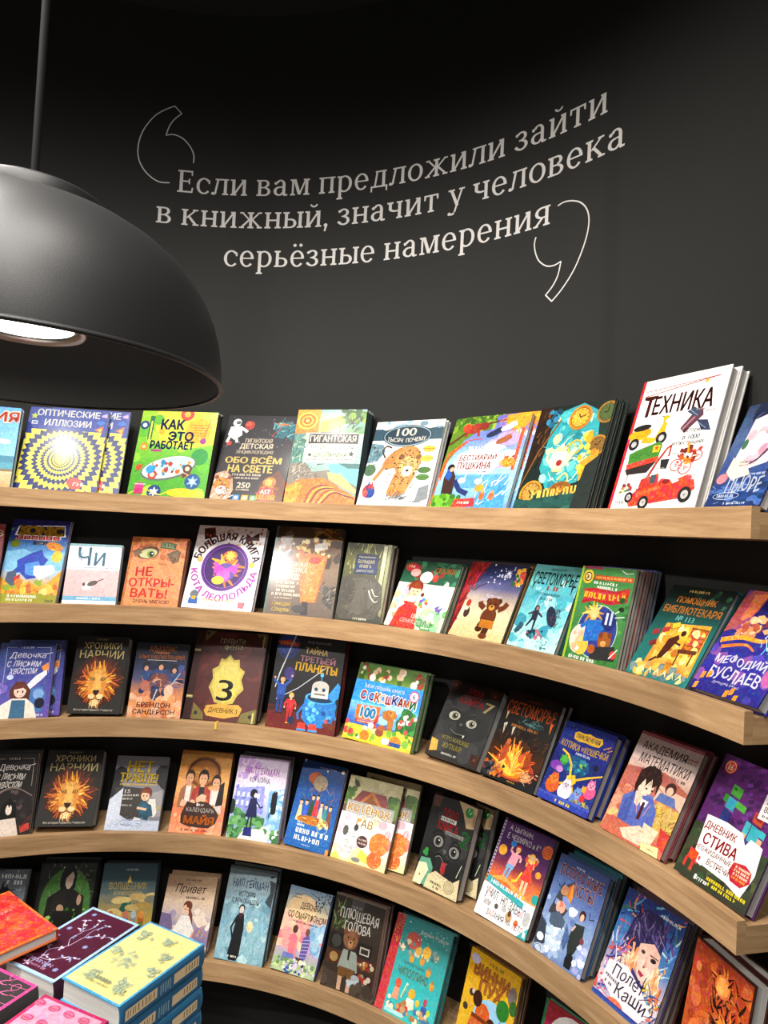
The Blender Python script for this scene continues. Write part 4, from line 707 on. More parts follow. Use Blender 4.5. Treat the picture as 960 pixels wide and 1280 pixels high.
def a_meth(d):
    d.bg('1f1a5a', '2c2478', '34308a', '33309a', '2a2a80'); d.bg('7a4a8a', 'a85a8a', x0=0, x1=28, y0=0, y1=40); d.p('8,0 34,0 30,20 14,38 0,44 0,10', 'b05a5a~4'); d.p('14,4 32,2 26,26 12,30', 'd8845a~4'); d.blob(3, 26, 14, 26, 60, 44, 4, 9, 'd8906a b8604a e8b888 8a3c4a f0c8a0'); d.cv('4,52 30,46 60,46 80,38 98,42', 7, 'e8a03a~4', 3); d.cv('10,58 40,52 56,56', 5, 'd8803a~4', 2)
    d.blob(5, 14, 70, 46, 98, 66, 4, 8, '4fa0e0 8fd0f4 2f6fd0 c8e8fa'); d.strokes(6, 24, 60, 40, 98, 66, 14, 1.5, '6fb8f0 b8e0fa 3a6ad0', 70, 60); d.blob(7, 20, 0, 60, 100, 98, 6, 13, '3a34a0 2c2a84 5a4ab0 443a9a 8a5aa0', 'p'); d.e(94, 74, 9, 9, 'b86aa0~3')
    d.t('МЕФОДИЙ', 14, 62, 84, 73, 'f2eef6', .02, rot=0, wob=1.4); d.t('БУСЛАЕВ', 16, 75, 86, 86, 'f2eef6', .02, wob=1.4); d.t('Дмитрий Емец', 28, 88, 66, 91, 'e0dcf0', .01, wob=.5)
    for x, y in ((8, 84), (16, 82), (6, 94), (52, 94), (66, 96), (58, 91)): d.p([(x, y), (x+5, y-1), (x+5, y+5), (x, y+6)], 'f0a02c'); d.l([(x+2.5, y), (x+2.5, y+5)], .5, '8a4a14')
SECOND = [
 ('redleft', a_red, dict(side='6a1216', spine='7a1418'), 'dark red book cut off at the left edge of the second shelf'),
 ('sonic', a_sonic, dict(side='232c6a', hard=False), 'blue comic book with big yellow title and red letter plates'),
 ('chi', a_chi, dict(side='9fb8c0', edges=['b8ced6'], hard=False, shift=.006), 'small white and pink book with blue two letter title'),
 ('soft', a_soft, dict(side='7a3a2c', shift=.003), 'apricot book with hand painted red title and a staring eye'),
 ('leo', a_leo, dict(side='e8e0e8'), 'white book with purple circle between maroon and pink curved titles'),
 ('classic', a_classic, dict(side='4a4a44', spine='5f7a74'), 'brown painting covered book with cream lettering beside white purple circle book'),
 ('eleph', a_eleph, dict(side='2c2c20', edges=['3a3020'], shift=.004), 'forest green book with an elephant under a blue title block'),
 ('flower', a_flower, dict(side='244a3a', spine='e8dcc0'), 'storybook with girl in red dress below a dark green scene'),
 ('bear', a_bear, dict(side='3a2c20', spine='8a141c', edges=['8a6a3a', '5a3a24'], shift=.004), 'book with waving teddy bear beside a red stage curtain'),
 ('sveto', a_sveto, dict(side='20504f', edges=['2f5f5a']), 'pale turquoise book with figures drifting below a black title'),
 ('green', a_green, dict(side='2c4a2c', spine='a8c83a', edges=['3a2420', '7a6a60', '8a2028', '1c2a6a', '7a1a22', '2a3a7a', '245a9a'], hard=False, shift=.002), 'grass green book with red ribbon title in front of thick stack'),
 ('libr', a_libr, dict(side='1a4a48', spine='5fb0b0', edges=['173a38']), 'dark teal book with golden library room and orange title'),
 ('meth', a_meth, dict(side='2a2470', spine='8a80d8'), 'violet book with white wavy title at the right end of second shelf'),
]
# ---- middle shelf
def girl_cover(d, dark):
    if dark: d.bg('24201f', '2c2827', '35302e', '3a3330'); tx, fr = 'ece6e0', 'c8b8b0'
    else: d.bg('3a4a8a', '4a559c', '6460b0', '7a68b8'); tx, fr = 'eceaf4', 'b8bce0'
    m = 12
    for q in ((m, 6, 30, 6.5), (66, 6, 92, 6.5), (m, 6, m+.8, 60), (91.4, 6, 92.2, 40)): d.r(*q, fr)
    d.g(38, 4.6, 60, 7.4, fr, 3); d.t('Девочка', 20, 12, 84, 22, tx, .0, sh=.2, wob=.7); d.t('с лисьим', 16, 24, 76, 32, tx, .0, sh=.2, wob=.7); d.t('хвостом', 22, 34, 70, 42, tx, .0, sh=.2, wob=.7); d.l('82,15 96,13', 1.2, tx)
    if dark:
        d.cv('4,60 30,46 60,42 96,52', 6, '8a7a74~5', 2); d.blob(4, 16, 50, 44, 100, 80, 4, 9, '4a4240 6a5a58 3a3236 8a6a6a'); d.p('36,62 50,54 64,62 70,84 64,92 36,90 28,80', '1a1716'); d.e(50, 66, 10, 9, '1c1817'); d.e(50, 68, 6.5, 6.5, 'ecdcd0'); d.p('40,66 46,60 50,66 56,60 60,68 58,62 50,57 42,62', '1a1716'); d.p('34,80 66,78 76,100 24,100', 'e4d8cc'); d.e(16, 90, 7, 6, 'c8bab0'); d.p('76,88 96,84 98,92 80,96', 'c8503a'); d.l('78,90 96,76', 2.4, '7a2c24')
    else:
        d.p('78,32 90,26 92,36 84,40', 'e89a4a'); d.p('56,56 70,44 88,36 90,42 80,50 62,62', 'e8eaf2'); d.e(24, 46, 6, 3.4, 'c8d0ec'); d.p('60,62 84,58 92,70 86,92 66,92', '5a86c0'); d.e(78, 68, 10, 7, '8fb4e0'); d.e(82, 80, 9, 7, '1f2440'); d.blob(4, 10, 4, 52, 30, 92, 3, 7, '8a78c8 6a60b4 a898d8', 'e')
        d.p('26,64 36,52 52,52 64,64 62,76 30,76', '6a3a2c'); d.e(45, 64, 11, 9, 'f2d4c4'); d.p('33,62 40,55 54,55 58,64 50,60 38,62', '7a4434'); d.e(41, 65, 1.5, 1.6, '3a2420'); d.e(50, 65, 1.5, 1.6, '3a2420'); d.l('44,70 48,70', .8, 'c06a5a'); d.e(39, 68, 2, 1, 'eab0a0')
        d.p('14,82 32,74 58,74 72,82 80,100 6,100', 'efe8dc'); d.p('32,76 56,76 58,100 30,100', '4f7a9a'); d.g(78, 94, 92, 96.6, 'eceaf4', 5)
def a_fox(d): girl_cover(d, False)
def a_foxb(d): girl_cover(d, True)
def a_narnia(d):
    d.bg('211c18', '1f1b18', '2a2622', '3a3836', '3c3b39'); d.g(38, 3, 62, 5, 'a89868', 3)
    d.t('ХРОНИКИ', 15, 8, 87, 16.5, 'e0cf94', .0); d.t('НАРНИИ', 9, 18.5, 93, 29, 'e8d79c', .005)
    # a generic lion in a fiery mane
    d.e(50, 58, 45, 33, '4a2412~6'); d.e(50, 60, 36, 27, '8a4818~6')
    d.rays(50, 58, 10, 46, 50, 9, '5a2c14 8a3a14 b8581a 6a3418 4a2414', 1); d.rays(50, 60, 8, 38, 60, 7, 'd8882a e8a83a c0681c f0c050 9a4a18 e0942c', 2); d.rays(50, 62, 6, 28, 46, 6, 'f0c858 e8b048 d8903a f4d878 b8642a', 3)
    d.p('36,46 50,42 64,46 68,62 62,78 50,84 38,78 32,62', 'dca04c'); d.p('44,44 56,44 57,66 60,72 40,72 43,66', 'e8ba6a'); d.p('33,54 44,53 46,58 38,58', 'b87a34'); d.p('67,54 56,53 54,58 62,58', 'b87a34')
    for x in (39.5, 60.5): d.e(x, 55.5, 3.4, 1.9, '2a1a0c'); d.e(x, 55.4, 2, 1.4, 'd8c060'); d.e(x, 55.4, .9, .9, '140c06')
    d.p('43,70 57,70 54,75 50,77 46,75', '3a1c10'); d.l('50,77 50,80', 1, '4a2414'); d.cv('38,79 44,82 50,80 56,82 62,79', 1.2, '4a2414'); d.e(42, 78, 6, 3.4, 'ecd8a8'); d.e(58, 78, 6, 3.4, 'ecd8a8'); d.e(50, 86, 8, 4, 'f0dca8'); d.strokes(5, 30, 40, 82, 60, 90, 8, 1.3, 'e8c070 c08038 f4e0b0', 270, 30)
    d.strokes(6, 30, 34, 42, 66, 52, 7, 1, 'b87030 e8bc68 d09848', 90, 30); d.t('Вся история Нарнии в 7 повестях', 13, 93.5, 86, 97, 'e8e0d0', .0, sh=.25)
def a_alca(d):
    d.bg('1c1a26', '22243a', '2c3458', '5a5a7a', 'c88a64', 'e0a070', 'd8a888'); d.t('АЛЬКАТРАС', 25, 4, 78, 12, 'd88a30', .01); d.g(34, 12.6, 64, 14.4, 'd88a30', 2); d.t('ЗЛЫХ БИБЛИОТЕКАРЕЙ', 6, 15, 94, 21.6, 'd88a30', .01); d.l('24,23.4 80,23.4', .6, 'e8d8c8')
    d.blob(3, 20, 6, 28, 96, 66, 6, 12, '2a3a66 3a4f86 1e2848 4a5a90 6a4a6a', 'p')
    for x, y, k in ((24, 34, 1), (52, 32, 1.1), (78, 36, 1)): d.e(x, y, 8*k, 6*k, '24283c'); d.p([(x-11*k, y+4), (x+11*k, y+4), (x+7*k, y+16), (x-8*k, y+16)], '35507e'); d.e(x, y+1, 4*k, 3.4*k, 'c89a84'); d.p([(x-10*k, y-3), (x+10*k, y-5), (x+4*k, y-8), (x-4*k, y-8)], '181a28')
    d.e(50, 50, 18, 9, '7a4a4a~5', 10); d.strokes(5, 34, 20, 44, 84, 66, 14, 2, 'c8784a 4a6a9a e0b088 3a3050 8a5a58', 30, 70); d.l('90,40 72,60', 1.6, 'a8c8e0'); d.e(72, 64, 9, 8, 'e0c0a8~3'); d.e(26, 58, 9, 7, 'b87a6a~4'); d.e(48, 70, 10, 7, '5a3a44~4'); d.l('50,62 44,78', 2, 'b8d0e4')
    d.blob(7, 30, 0, 72, 100, 98, 5, 11, 'e8a878 d8905a f0c09a c87a50 e8b898', 'p'); d.t('БРЕНДОН', 16, 80, 78, 87.5, '2a2438', .02); d.t('САНДЕРСОН', 10, 89, 88, 96.4, '2a2438', .02)
def a_diary(d):
    d.bg('4f1c18', '5a221e', '642a26'); d.blob(2, 40, 8, 4, 98, 96, 5, 14, '5e2420 561e1a 6c2e28 4c1a16', 'p'); d.r(0, 0, 9, 100, '3c1614'); d.r(9, 0, 10, 100, '2a0e0c')
    for y in (22, 74): d.r(0, y, 9, y+3, 'a89a68'); d.r(1, y+.8, 8, y+1.6, 'd8cc9c')
    for P, q in (('13,0 27,0 13,13', (16, 3.4)), ('100,0 84,0 100,14', (93, 5)), ('12,100 12,82 27,92 29,100', (17, 93)), ('100,100 76,100 80,90 100,84', (92, 93))): d.p(P, '7f7440~3'); d.e(*q, 2.6, None, '3a3420')
    d.r(95, 3, 97, 16, 'c8bc7c'); d.r(95, 88, 97, 100, 'c8bc7c')
    d.t('ГРАВИТИ', 35, 8, 70, 14, 'cfc4a0', .02, wob=.5, out='2a1210', ow=.05); d.t('ФОЛЗ', 42, 14.4, 68, 21, 'cfc4a0', .02, rot=4, out='2a1210', ow=.05)
    # plain gilt oak-leaf plaque in place of the emblem
    d.p('52,26 58,32 66,31 68,40 76,44 73,54 78,64 70,72 66,80 52,83 40,80 35,72 29,64 33,54 30,44 38,40 40,31 46,32', 'c2b15c'); d.p('52,29 58,35 64,35 66,43 72,46 70,55 74,63 67,70 63,77 52,80 42,77 38,70 33,63 36,55 34,46 40,43 42,35 47,35', 'd2c26c'); d.strokes(4, 20, 38, 40, 66, 74, 10, .6, 'b8a650 e0d488', 80, 30)
    d.t('3', 42, 55, 63, 78, '2a2a20', .0); d.p('30,84 44,82 48,80.5 56,82 74,81 80,85 77,93 66,95 58,97 44,96 32,95 28,90', 'd0a850'); d.t('ДНЕВНИК 3', 34, 86, 74, 92, '3a2414', .01)
def a_planet(d):
    d.bg('211f22', '262427', '2a2628'); d.bg('6a201c', '7a2620', x0=0, x1=100, y0=76, y1=100); d.p('0,78 30,72 70,76 100,74 100,80 0,82', '4a2422'); d.e(17, 13, 17, None, '24387a~3'); d.e(15, 11, 13, None, '2f4a94'); d.p('0,8 18,6 34,9 30,13 4,12', 'c8401f'); d.g(6, 8.4, 28, 11, 'f0b04a', 3)
    d.l('26,0 10,42 6,58', 1.8, 'c8ccd4', 1.2); d.l('10,70 40,56 76,32', .9, 'c8ccd4'); d.t('Кир Булычёв', 45, 4.6, 79, 8.4, 'a8a0a4', .0)
    d.t('ТАЙНА', 43, 11, 76, 19, 'f0d48a', .03, rot=-3); d.t('ТРЕТЬЕЙ', 37, 20, 88, 28, 'd8a0b0', .03, rot=-2); d.t('ПЛАНЕТЫ', 32, 29.5, 92, 38, 'ecc23a', .03, rot=-2)
    d.e(24, 42, 8, 7, '4a3a7a~5')
    d.fig(16, 45, 40, '2a2420', 'd8a888', '2f5aa8', '27488c', face=True, arms=((.26, -.02), (-.24, .06))); d.fig(32, 62, 32, 'e0b84a', 'e0b898', 'c8282c', 'b82428', face=True); d.e(36, 90, 5, None, '2a3a5a')
    # a plain blue boiler-shaped robot
    d.p('52,64 94,64 98,70 94,90 80,94 62,94 50,86', '2f86c8'); d.e(74, 64, 22, 6, '4aa8e0'); d.e(74, 64, 19, 4.6, '17405f'); d.p('82,62 96,46 100,50 99,62 92,66', '3f96d4'); d.r(60, 52, 84, 64, 'd8d4cc'); d.e(72, 52, 12, 6, 'c4c0b8'); d.e(66, 55, 2.4, None, '22506a'); d.e(77, 55, 2.4, None, '22506a'); d.r(64, 59, 80, 61, '8a8680'); d.l('72,47 72,41', 1, '4aa8e0'); d.e(72, 40, 2.4, None, '5fc0ec')
    d.blob(8, 16, 56, 70, 92, 88, 2, 4, '5fb4e8 1f5f98 c8503a 7ac4ee', 'e'); d.l('52,72 44,82 46,88', 3, '2f86c8'); d.l('94,74 99,84', 3, '2f86c8')
    for x in (52, 68): d.p([(x-5, 91), (x+5, 91), (x+7, 97), (x-6, 97)], 'd8482a'); d.r(x-6, 97, x+7, 99, '3fa0d8')
    d.e(90, 91, 9, 3, '7a3a1c~4')
def a_windows(d):
    d.bg('6a8f3a', '5f8634', '7a9a44', y1=24); d.blob(3, 46, 2, 2, 98, 21, 2.4, 5, 'c8522c f0e8d8 d8a83a 4a6a24 8a4a2c e0c8a8 5f7a2c a83a28', 'e'); d.bg('2a9ae0', '2f8fdc', '3aa8ea', y0=22, y1=52); d.bg('8ac8ee', '5a9ad8', '3f6fb8', y0=51, y1=80); d.blob(5, 18, 0, 52, 100, 72, 5, 10, 'a8d8f4 78b8e8 cfe8f6', 'e', .6)
    d.t('Моя первая книга', 16, 26, 74, 33, 'f2f6f8', .01, wob=.5); cols = ('d8342c', 'e8e0e8', 'c84a9a', 'f0a02c', 'f0c83a', '6a4ab0', 'e84a3c', 'd8342c', 'f08a2c')
    x = 13
    for i, ch in enumerate('С ОКОШКАМИ'):
        w = 8.4
        if ch != ' ': d.t(ch, x, 36+(i % 3)*.9, x+w-1.2, 46.5+(i % 2), ('d8342c', '', '8a3a9a', 'e0862c', 'f2e6da', 'd8442c', '5a48a8', 'c8322c', 'e87a2c', '4a9a4a')[i], .05, out='f4f2ee', ow=.05)
        x += w-(4 if ch == ' ' else 0)+(.8 if ch in 'ШМ' else 0)
    d.e(89, 32, 7, None, 'e8e4ec'); d.ring(89, 32, 7, 1.4, 'c8285a'); d.t('6', 87, 29, 91, 35, '5a2a7a', .02)
    d.p('10,55 46,53 46,62 41,72 12,73', 'e07a24'); d.p('41,72 46,62 47,70 43,77', 'b8281f'); d.r(13, 73, 42, 77, 'b8281f'); d.t('100', 19, 57, 40, 69, '4fb8e8', .05, out='f0f4f4', ow=.05); d.g(16, 74, 38, 76, 'f0d8c8', 3)
    d.p('50,58 58,54 68,54 72,60 68,66 70,84 62,86 60,68 52,66', 'b87a34~3'); d.e(64, 58, 6, 4, 'c88a40'); d.e(62, 57, 1, 1, '20140a'); d.blob(6, 44, 76, 54, 98, 82, 4, 7, '3a8a3c 2f7434 4fa048 2a6430', 'e'); d.blob(7, 12, 76, 56, 98, 78, 2, 3, 'f0e8e4 e8c8c8 e84a4a', 'e')
    d.r(0, 80, 100, 100, 'd8c84a~4'); d.blob(8, 46, 0, 76, 100, 96, 2, 5, '6aa83a e8d84a f0e4b0 8ab84a d8503a f4f0e0 5a9030', 'e'); d.e(32, 92, 7, None, 'e8862a'); d.e(77, 92, 8, None, 'e0902c'); d.p('68,92 86,92 84,98 71,98', '2f5a9a'); d.e(52, 84, 6, 5, '9a5a3a'); d.e(54, 78, 5, 4, 'b06a40'); d.r(0, 97, 100, 100, 'e8c83a')
def a_evil7(d):
    d.bg('1c1a1a', '222020', '3a3a3a', '454545', '3c3c3c', '333232'); d.r(0, 0, 3, 100, '2a2828'); d.blob(2, 22, 6, 26, 96, 94, 8, 16, '444444 3a3a3a 4c4c4c 363636', 'e')
    for x, y in ((8, 6), (88, 10), (8, 90), (92, 90)): d.p([(x-9, y-6), (x+9, y-7), (x+8, y+5), (x, y+7), (x-8, y+4)], '4a2a20~5'); d.e(x, y, 2.4, None, '7a4a30')
    d.t('ЗЛАЯ', 36, 7, 66, 14, 'b0202a', .02, rot=-3); d.g(32, 15.5, 66, 18.5, '8a2028', 3, -3); d.t('КНИГА', 27, 20, 74, 28, 'b0202a', .02, rot=-3); d.t('7', 76, 20, 92, 33, 'c8b888', .02, rot=-6)
    for x, y, k in ((28, 45, 1), (64, 50, .9)): d.e(x, y, 13*k, 7*k, '2a2a2a'); d.e(x, y, 11*k, 5.6*k, 'b8b8a8'); d.e(x+1, y, 6*k, 4.4*k, '6a6a5a'); d.e(x+1, y, 3*k, 2.4*k, '141414'); d.e(x+2.6, y-1.2, 1, None, 'f0f0e8')
    d.cv('14,40 28,36 40,42', 2.4, '2a2a2a'); d.cv('54,44 66,40 78,46', 2.4, '2a2a2a'); d.e(46, 54, 3, 1.8, '6a6a6a'); d.e(42, 55, 1.4, 1, '1c1c1c'); d.e(49, 56, 1.4, 1, '1c1c1c'); d.cv('26,60 38,66 52,68 64,66', 3.4, '1e1e1e'); d.cv('28,61 40,66 60,66', 1, '8a8a80'); d.p('56,66 60,66 58,70', 'e0e0d0')
    d.t('УГРОЖАЮЩЕ', 20, 72, 74, 78, 'b8ac5a', .015, rot=-2); d.t('ЖУТКАЯ!', 26, 80, 64, 86.5, 'b8ac5a', .015, rot=-2); d.g(30, 92, 60, 94.4, 'c8c4b8', 6); d.p('2,78 16,80 20,92 6,95', 'c8a85a~3')
def a_fire(d):
    d.bg('1a1210', '1e1614', '262422', '2a2a28', '3a2a1c', '5a3414', '20242a', '262b2c'); d.g(40, 5, 66, 7.4, '8a3a24', 3); d.t('СВЕТОМОРЬЕ', 5, 10, 96, 25, 'd8702a', .01, rot=0); d.p('90,24 95,24 93,36', 'd8702a'); d.p('8,24 12,24 10,34', 'c8b088'); d.strokes(3, 26, 30, 27, 74, 33, 12, .8, '6fa0a0 4a7a80', 0, 50); d.g(24, 36, 74, 39, 'b0763a', 6, -1)
    d.p('10,38 16,36 14,50', 'd8d0c0'); d.p('28,40 33,38 31,50', 'c8c0b0'); d.strokes(5, 46, 4, 40, 96, 60, 14, 1.4, '4a3020 2a2018 6a4a34 3a2a22', 60, 70); d.blob(6, 12, 40, 42, 90, 58, 3, 7, '3a2418 5a3420 2c1c14')
    d.e(52, 82, 40, 13, 'b8501a~4'); d.e(50, 84, 26, 9, 'e8902a~3'); d.e(50, 86, 12, 5, 'f6cc58'); d.rays(50, 86, 8, 44, 40, 6, 'd8641c f0a02c b84414 f8c850 e07a20', 7, 10, 170); d.rays(50, 86, 4, 30, 26, 5, 'f8d060 f0a83a e8802a', 9, 0, 180)
    d.p('26,58 34,54 36,66 32,82 24,80', 'b85a28'); d.e(31, 56, 4, 3.4, 'c87a4a'); d.p('68,62 78,60 80,78 70,80', 'a84a20'); d.e(62, 70, 5, 5, 'd8702a'); d.l('20,88 36,76', 3, 'f0d080'); d.e(80, 86, 9, 6, 'd8a878'); d.strokes(8, 26, 68, 78, 96, 92, 10, 1.5, '8a3a20 e0b890 5a2c20 c8602c', 40, 60); d.blob(9, 22, 0, 84, 40, 97, 3, 7, '6a6a70 c8642c 8a3a3c 3a3a40 e08a3a'); d.g(52, 96, 66, 97.6, 'd8a83a', 4)
def a_cats(d):
    d.bg('1f2f86', '22348e', '1c2c78', '203a8a', '2a3f96'); d.blob(3, 50, 0, 4, 100, 96, .4, 1, '5a78c8 3a58b0 8aa0d8', 'e'); d.p('24,12 30,9 42,10 52,8 64,10 76,9 80,14 76,20 64,21 50,20 36,21 26,19', 'e0b83a'); d.t('ПРИКЛЮЧЕНИЯ', 29, 11.6, 75, 17.6, '14205a', .03); d.t('КОТИКА', 6, 24, 44, 32, 'ecc63a', .02, rot=-3); d.t('И', 47, 26, 51, 31, 'ecc63a', .02); d.t('КОШЕЧКИ', 53, 24, 96, 32, 'ecc63a', .02, rot=2); d.l('84,20 96,15 92,22 100,18', 1.4, 'f0a83a'); d.g(40, 34, 68, 37, 'c8d0ec', 4)
    d.e(48, 50, 26, 12, '1f5f8a~3'); d.e(60, 46, 6, None, '7ab84a'); d.e(84, 44, 5, None, '141c40'); d.blob(5, 20, 30, 42, 72, 58, 2, 4, '2f8aa0 1c4f7a 4fb0b8', 'e'); d.e(24, 48, 8, 6, '3fa04a'); d.star(24, 46, 9, '5fb85a', 6, .5)
    d.p('40,64 54,60 60,68 52,76 42,74', 'ecc23a'); d.l('46,64 40,50 28,40 14,36', 4, 'ecc23a', 3); d.l('56,66 76,58 100,50', 4, 'ecc23a', 2.4); d.l('44,72 24,78 10,72', 3.4, 'ecc23a', 2.4); d.l('56,74 64,86', 3.4, 'ecc23a', 2.4); d.e(14, 57, 12, 6, '8a4ab0~2'); d.e(22, 60, 7, 4, 'c890d0')
    for x, y, r, c, c2 in ((20, 80, 13, 'd8702a', 'e88a3a'), (46, 82, 13, 'ece8ec', 'd8d4e0'), (70, 86, 12, '7a9ad8', '8aa8e0'), (88, 72, 11, 'e06a9a', 'f0a8c4')): d.e(x, y, r, r*.75, c); d.e(x, y-8, r*.62, r*.5, c2); d.p([(x-r*.6, y-9), (x-r*.3, y-16), (x-r*.05, y-11)], c); d.p([(x+r*.6, y-9), (x+r*.3, y-16), (x+r*.05, y-11)], c); d.e(x-2.4, y-8.4, 1, 1, '1c1830'); d.e(x+2.4, y-8.4, 1, 1, '1c1830'); d.e(x, y-6, 1.8, 1, 'b84a5a')
    d.e(80, 82, 5, 4, 'd8382a'); d.r(74, 68, 82, 75, 'f0a83a'); d.blob(8, 20, 60, 86, 100, 93, 2, 4, '8a8a88 a8a8a0 6f6f74 c8b83a'); d.r(0, 90, 100, 100, '3a4fb4'); d.g(0, 90.6, 100, 93, '6a80d8', 5); d.g(36, 94, 66, 97.6, 'e8d44a', 7)
def a_math(d):
    d.bg('e2d4d2', 'ead8d2', 'e0b8a4', 'd89a84', 'e0ac8a', 'd8987a'); d.r(0, 0, 100, 3, 'c87a8a'); d.t('АКАДЕМИЯ', 10, 8, 80, 17.5, '241c22', .0, sh=.06); d.t('МАТЕМАТИКИ', 14, 19.6, 92, 29, '241c22', .0, sh=.06); d.g(80, 10, 97, 12, 'b05a6a', 3); d.g(80, 13, 97, 15, 'b05a6a', 5); d.g(56, 31.4, 92, 34, '3a2c34', 6)
    d.p('0,36 60,30 100,40 100,52 40,56 0,60', 'c87a6a'); d.p('56,42 100,44 100,66 60,62', 'e8c8b4'); d.l('56,44 100,58', 1.2, 'b8806a'); d.e(76, 42, 8, 6, '5a3430'); d.e(76, 44, 5, 4, 'ecc8b0'); d.p('64,48 86,48 94,58 60,58', '7080b8'); d.r(60, 56, 96, 60, 'c88a74')
    d.p('66,56 100,58 100,84 62,80', 'd8b86a~4'); d.strokes(5, 40, 64, 60, 98, 82, 10, 1.1, 'a8803a f0dca0 8a642c e0c070', 60, 60); d.blob(6, 20, 0, 56, 30, 96, 5, 10, 'd88a74 e8a88a c8705f f0c0a0', 'p')
    d.p('14,64 30,54 56,54 70,66 74,86 20,88', '6a7ac0'); d.p('20,66 30,58 34,84 20,86', '5868b0'); d.e(41, 47, 12, 10, 'f2dcc8'); d.p('24,50 24,36 34,29 52,29 60,38 59,54 55,44 50,48 46,40 40,48 36,42 31,50 28,60', '3a201c'); d.p('30,56 36,52 44,60 40,68 34,66', 'f0d4bc'); d.strokes(7, 26, 26, 30, 58, 46, 9, .9, '5a342c 2a1412 7a4a3c', 280, 30); d.e(43, 50, 1.6, 1, '4a2c28'); d.e(52, 50, 1.6, 1, '4a2c28'); d.l('46,54.6 50,54.6', .7, 'b07060'); d.p('42,60 54,60 52,66 44,66', 'f4f0ee'); d.p('46,62 50,62 51,78 46,78', '5a1c24'); d.l('36,62 44,74', 1, 'd8a0a0'); d.l('58,62 54,74', 1, 'd8a0a0')
    d.p('4,84 40,86 84,84 100,92 100,100 0,100', 'd07a64'); d.p('30,92 56,82 74,88 66,98 40,98', 'f0d8c0'); d.p('60,78 84,80 80,96 62,90', 'ecdcc0'); d.strokes(8, 16, 36, 84, 80, 96, 12, .7, 'c89a80 fbf0e0', 10, 20); d.p('66,94 92,92 96,100 70,100', 'f0e0a8'); d.g(78, 96, 88, 97.6, '8a6a3a', 4); d.p('84,76 100,78 100,94 88,90', 'd0502c'); d.e(10, 82, 9, 3, 'e8c890', 30)
def a_steve(d):
    d.bg('5c2a6a', '6a3076', '602c6e', '52285e'); 
    R = random.Random(4)
    for i in range(120): x, y = R.uniform(0, 100), R.uniform(0, 62); d.p([(x, y), (x+6, y-2), (x+9, y), (x+3, y+2.6)], R.choice(('6e3a80', '52245f', '7a4490', '47205a')))
    d.bg('3f4a34', '4a5238', '3a3f34', y0=58); d.blob(5, 70, 0, 60, 100, 100, 3, 8, '3a4530 55603f 2f372a 6a6a44 3f5a3a 4a4a44 2c3028', 'p')
    d.e(14, 9, 8, None, 'd8481f'); d.ring(14, 9, 7, .8, 'f6c8a0'); d.t('16', 11, 6.6, 17.4, 11.6, 'f6f0e8', .03)
    # plain coloured blocks
    def blocks(x, y, q): 
        for dx, dy, w, h, c in q: d.p([(x+dx, y+dy), (x+dx+w, y+dy+w*.12), (x+dx+w, y+dy+h+w*.12), (x+dx, y+dy+h)], c)
    blocks(28, 20, ((0, 0, 14, 8, '4f9a3c'), (2, 2, 4, 2, '2f6a24'), (-6, 9, 10, 6, '3f8a30'), (12, 11, 14, 5, '5aa848'), (0, 10, 12, 9, '3f9ab0'), (-1, 20, 12, 10, '2c3a78'), (-2, 31, 5, 3, '6a6a70')))
    blocks(66, 32, ((0, 0, 13, 8, 'b8482a'), (2, 2, 9, 3, '8a2c1a'), (-6, 9, 7, 9, '4fb0b8'), (2, 10, 12, 12, '46a8b4'), (14, 11, 7, 5, '4fb0b8'), (14, 17, 6, 4, 'd8a888'), (-6, 18, 6, 4, 'd8a888'), (0, 23, 12, 13, '2f4090')))
    d.p('12,50 40,49 62,51 70,58 74,52 90,54 94,74 88,92 66,88 30,86 16,78', 'ece8e4')
    d.t('ДНЕВНИК', 15, 54, 58, 61, 'a8202c', .03); d.t('СТИВА', 20, 62.6, 66, 71.4, 'a8202c', .035); d.t('НЕОЖИДАННЫЕ', 14, 73, 64, 77.6, '8a3038', .02); d.t('ВСТРЕЧИ', 36, 79.4, 66, 84, '8a3038', .02); d.p('66,72 80,70 90,73 92,80 84,86 70,85 64,79', 'b81f30')
    for i in range(4): d.g(70, 73+i*2.6, 87, 74.8+i*2.6, 'f4dcc0' if i < 3 else 'f0a83a', i)
    blocks(10, 78, ((0, 0, 15, 8, 'd04a2c'), (13, 1, 8, 7, 'f0ece8'), (14, 3, 3, 3, 'c8382a'), (-2, 8, 4, 7, 'c03f24'), (8, 8, 4, 8, 'c03f24')))
    d.g(44, 91, 94, 93.4, 'e8d42c', 6); d.g(48, 94.4, 86, 96.6, 'e8d42c', 7); d.r(29, 94, 32, 97.6, 'f0f0ec'); d.g(33, 95, 48, 97.2, 'f0f0ec', 8); d.r(70, 17, 100, 36, 'e8e4e0'); d.t('ЗИМ', 74, 19, 88, 24, 'a8202c', .02); d.t('ВКЛ', 74, 26, 87, 30, '5a2a3a', .02); d.g(74, 32, 96, 34, '6a3a4a', 9)
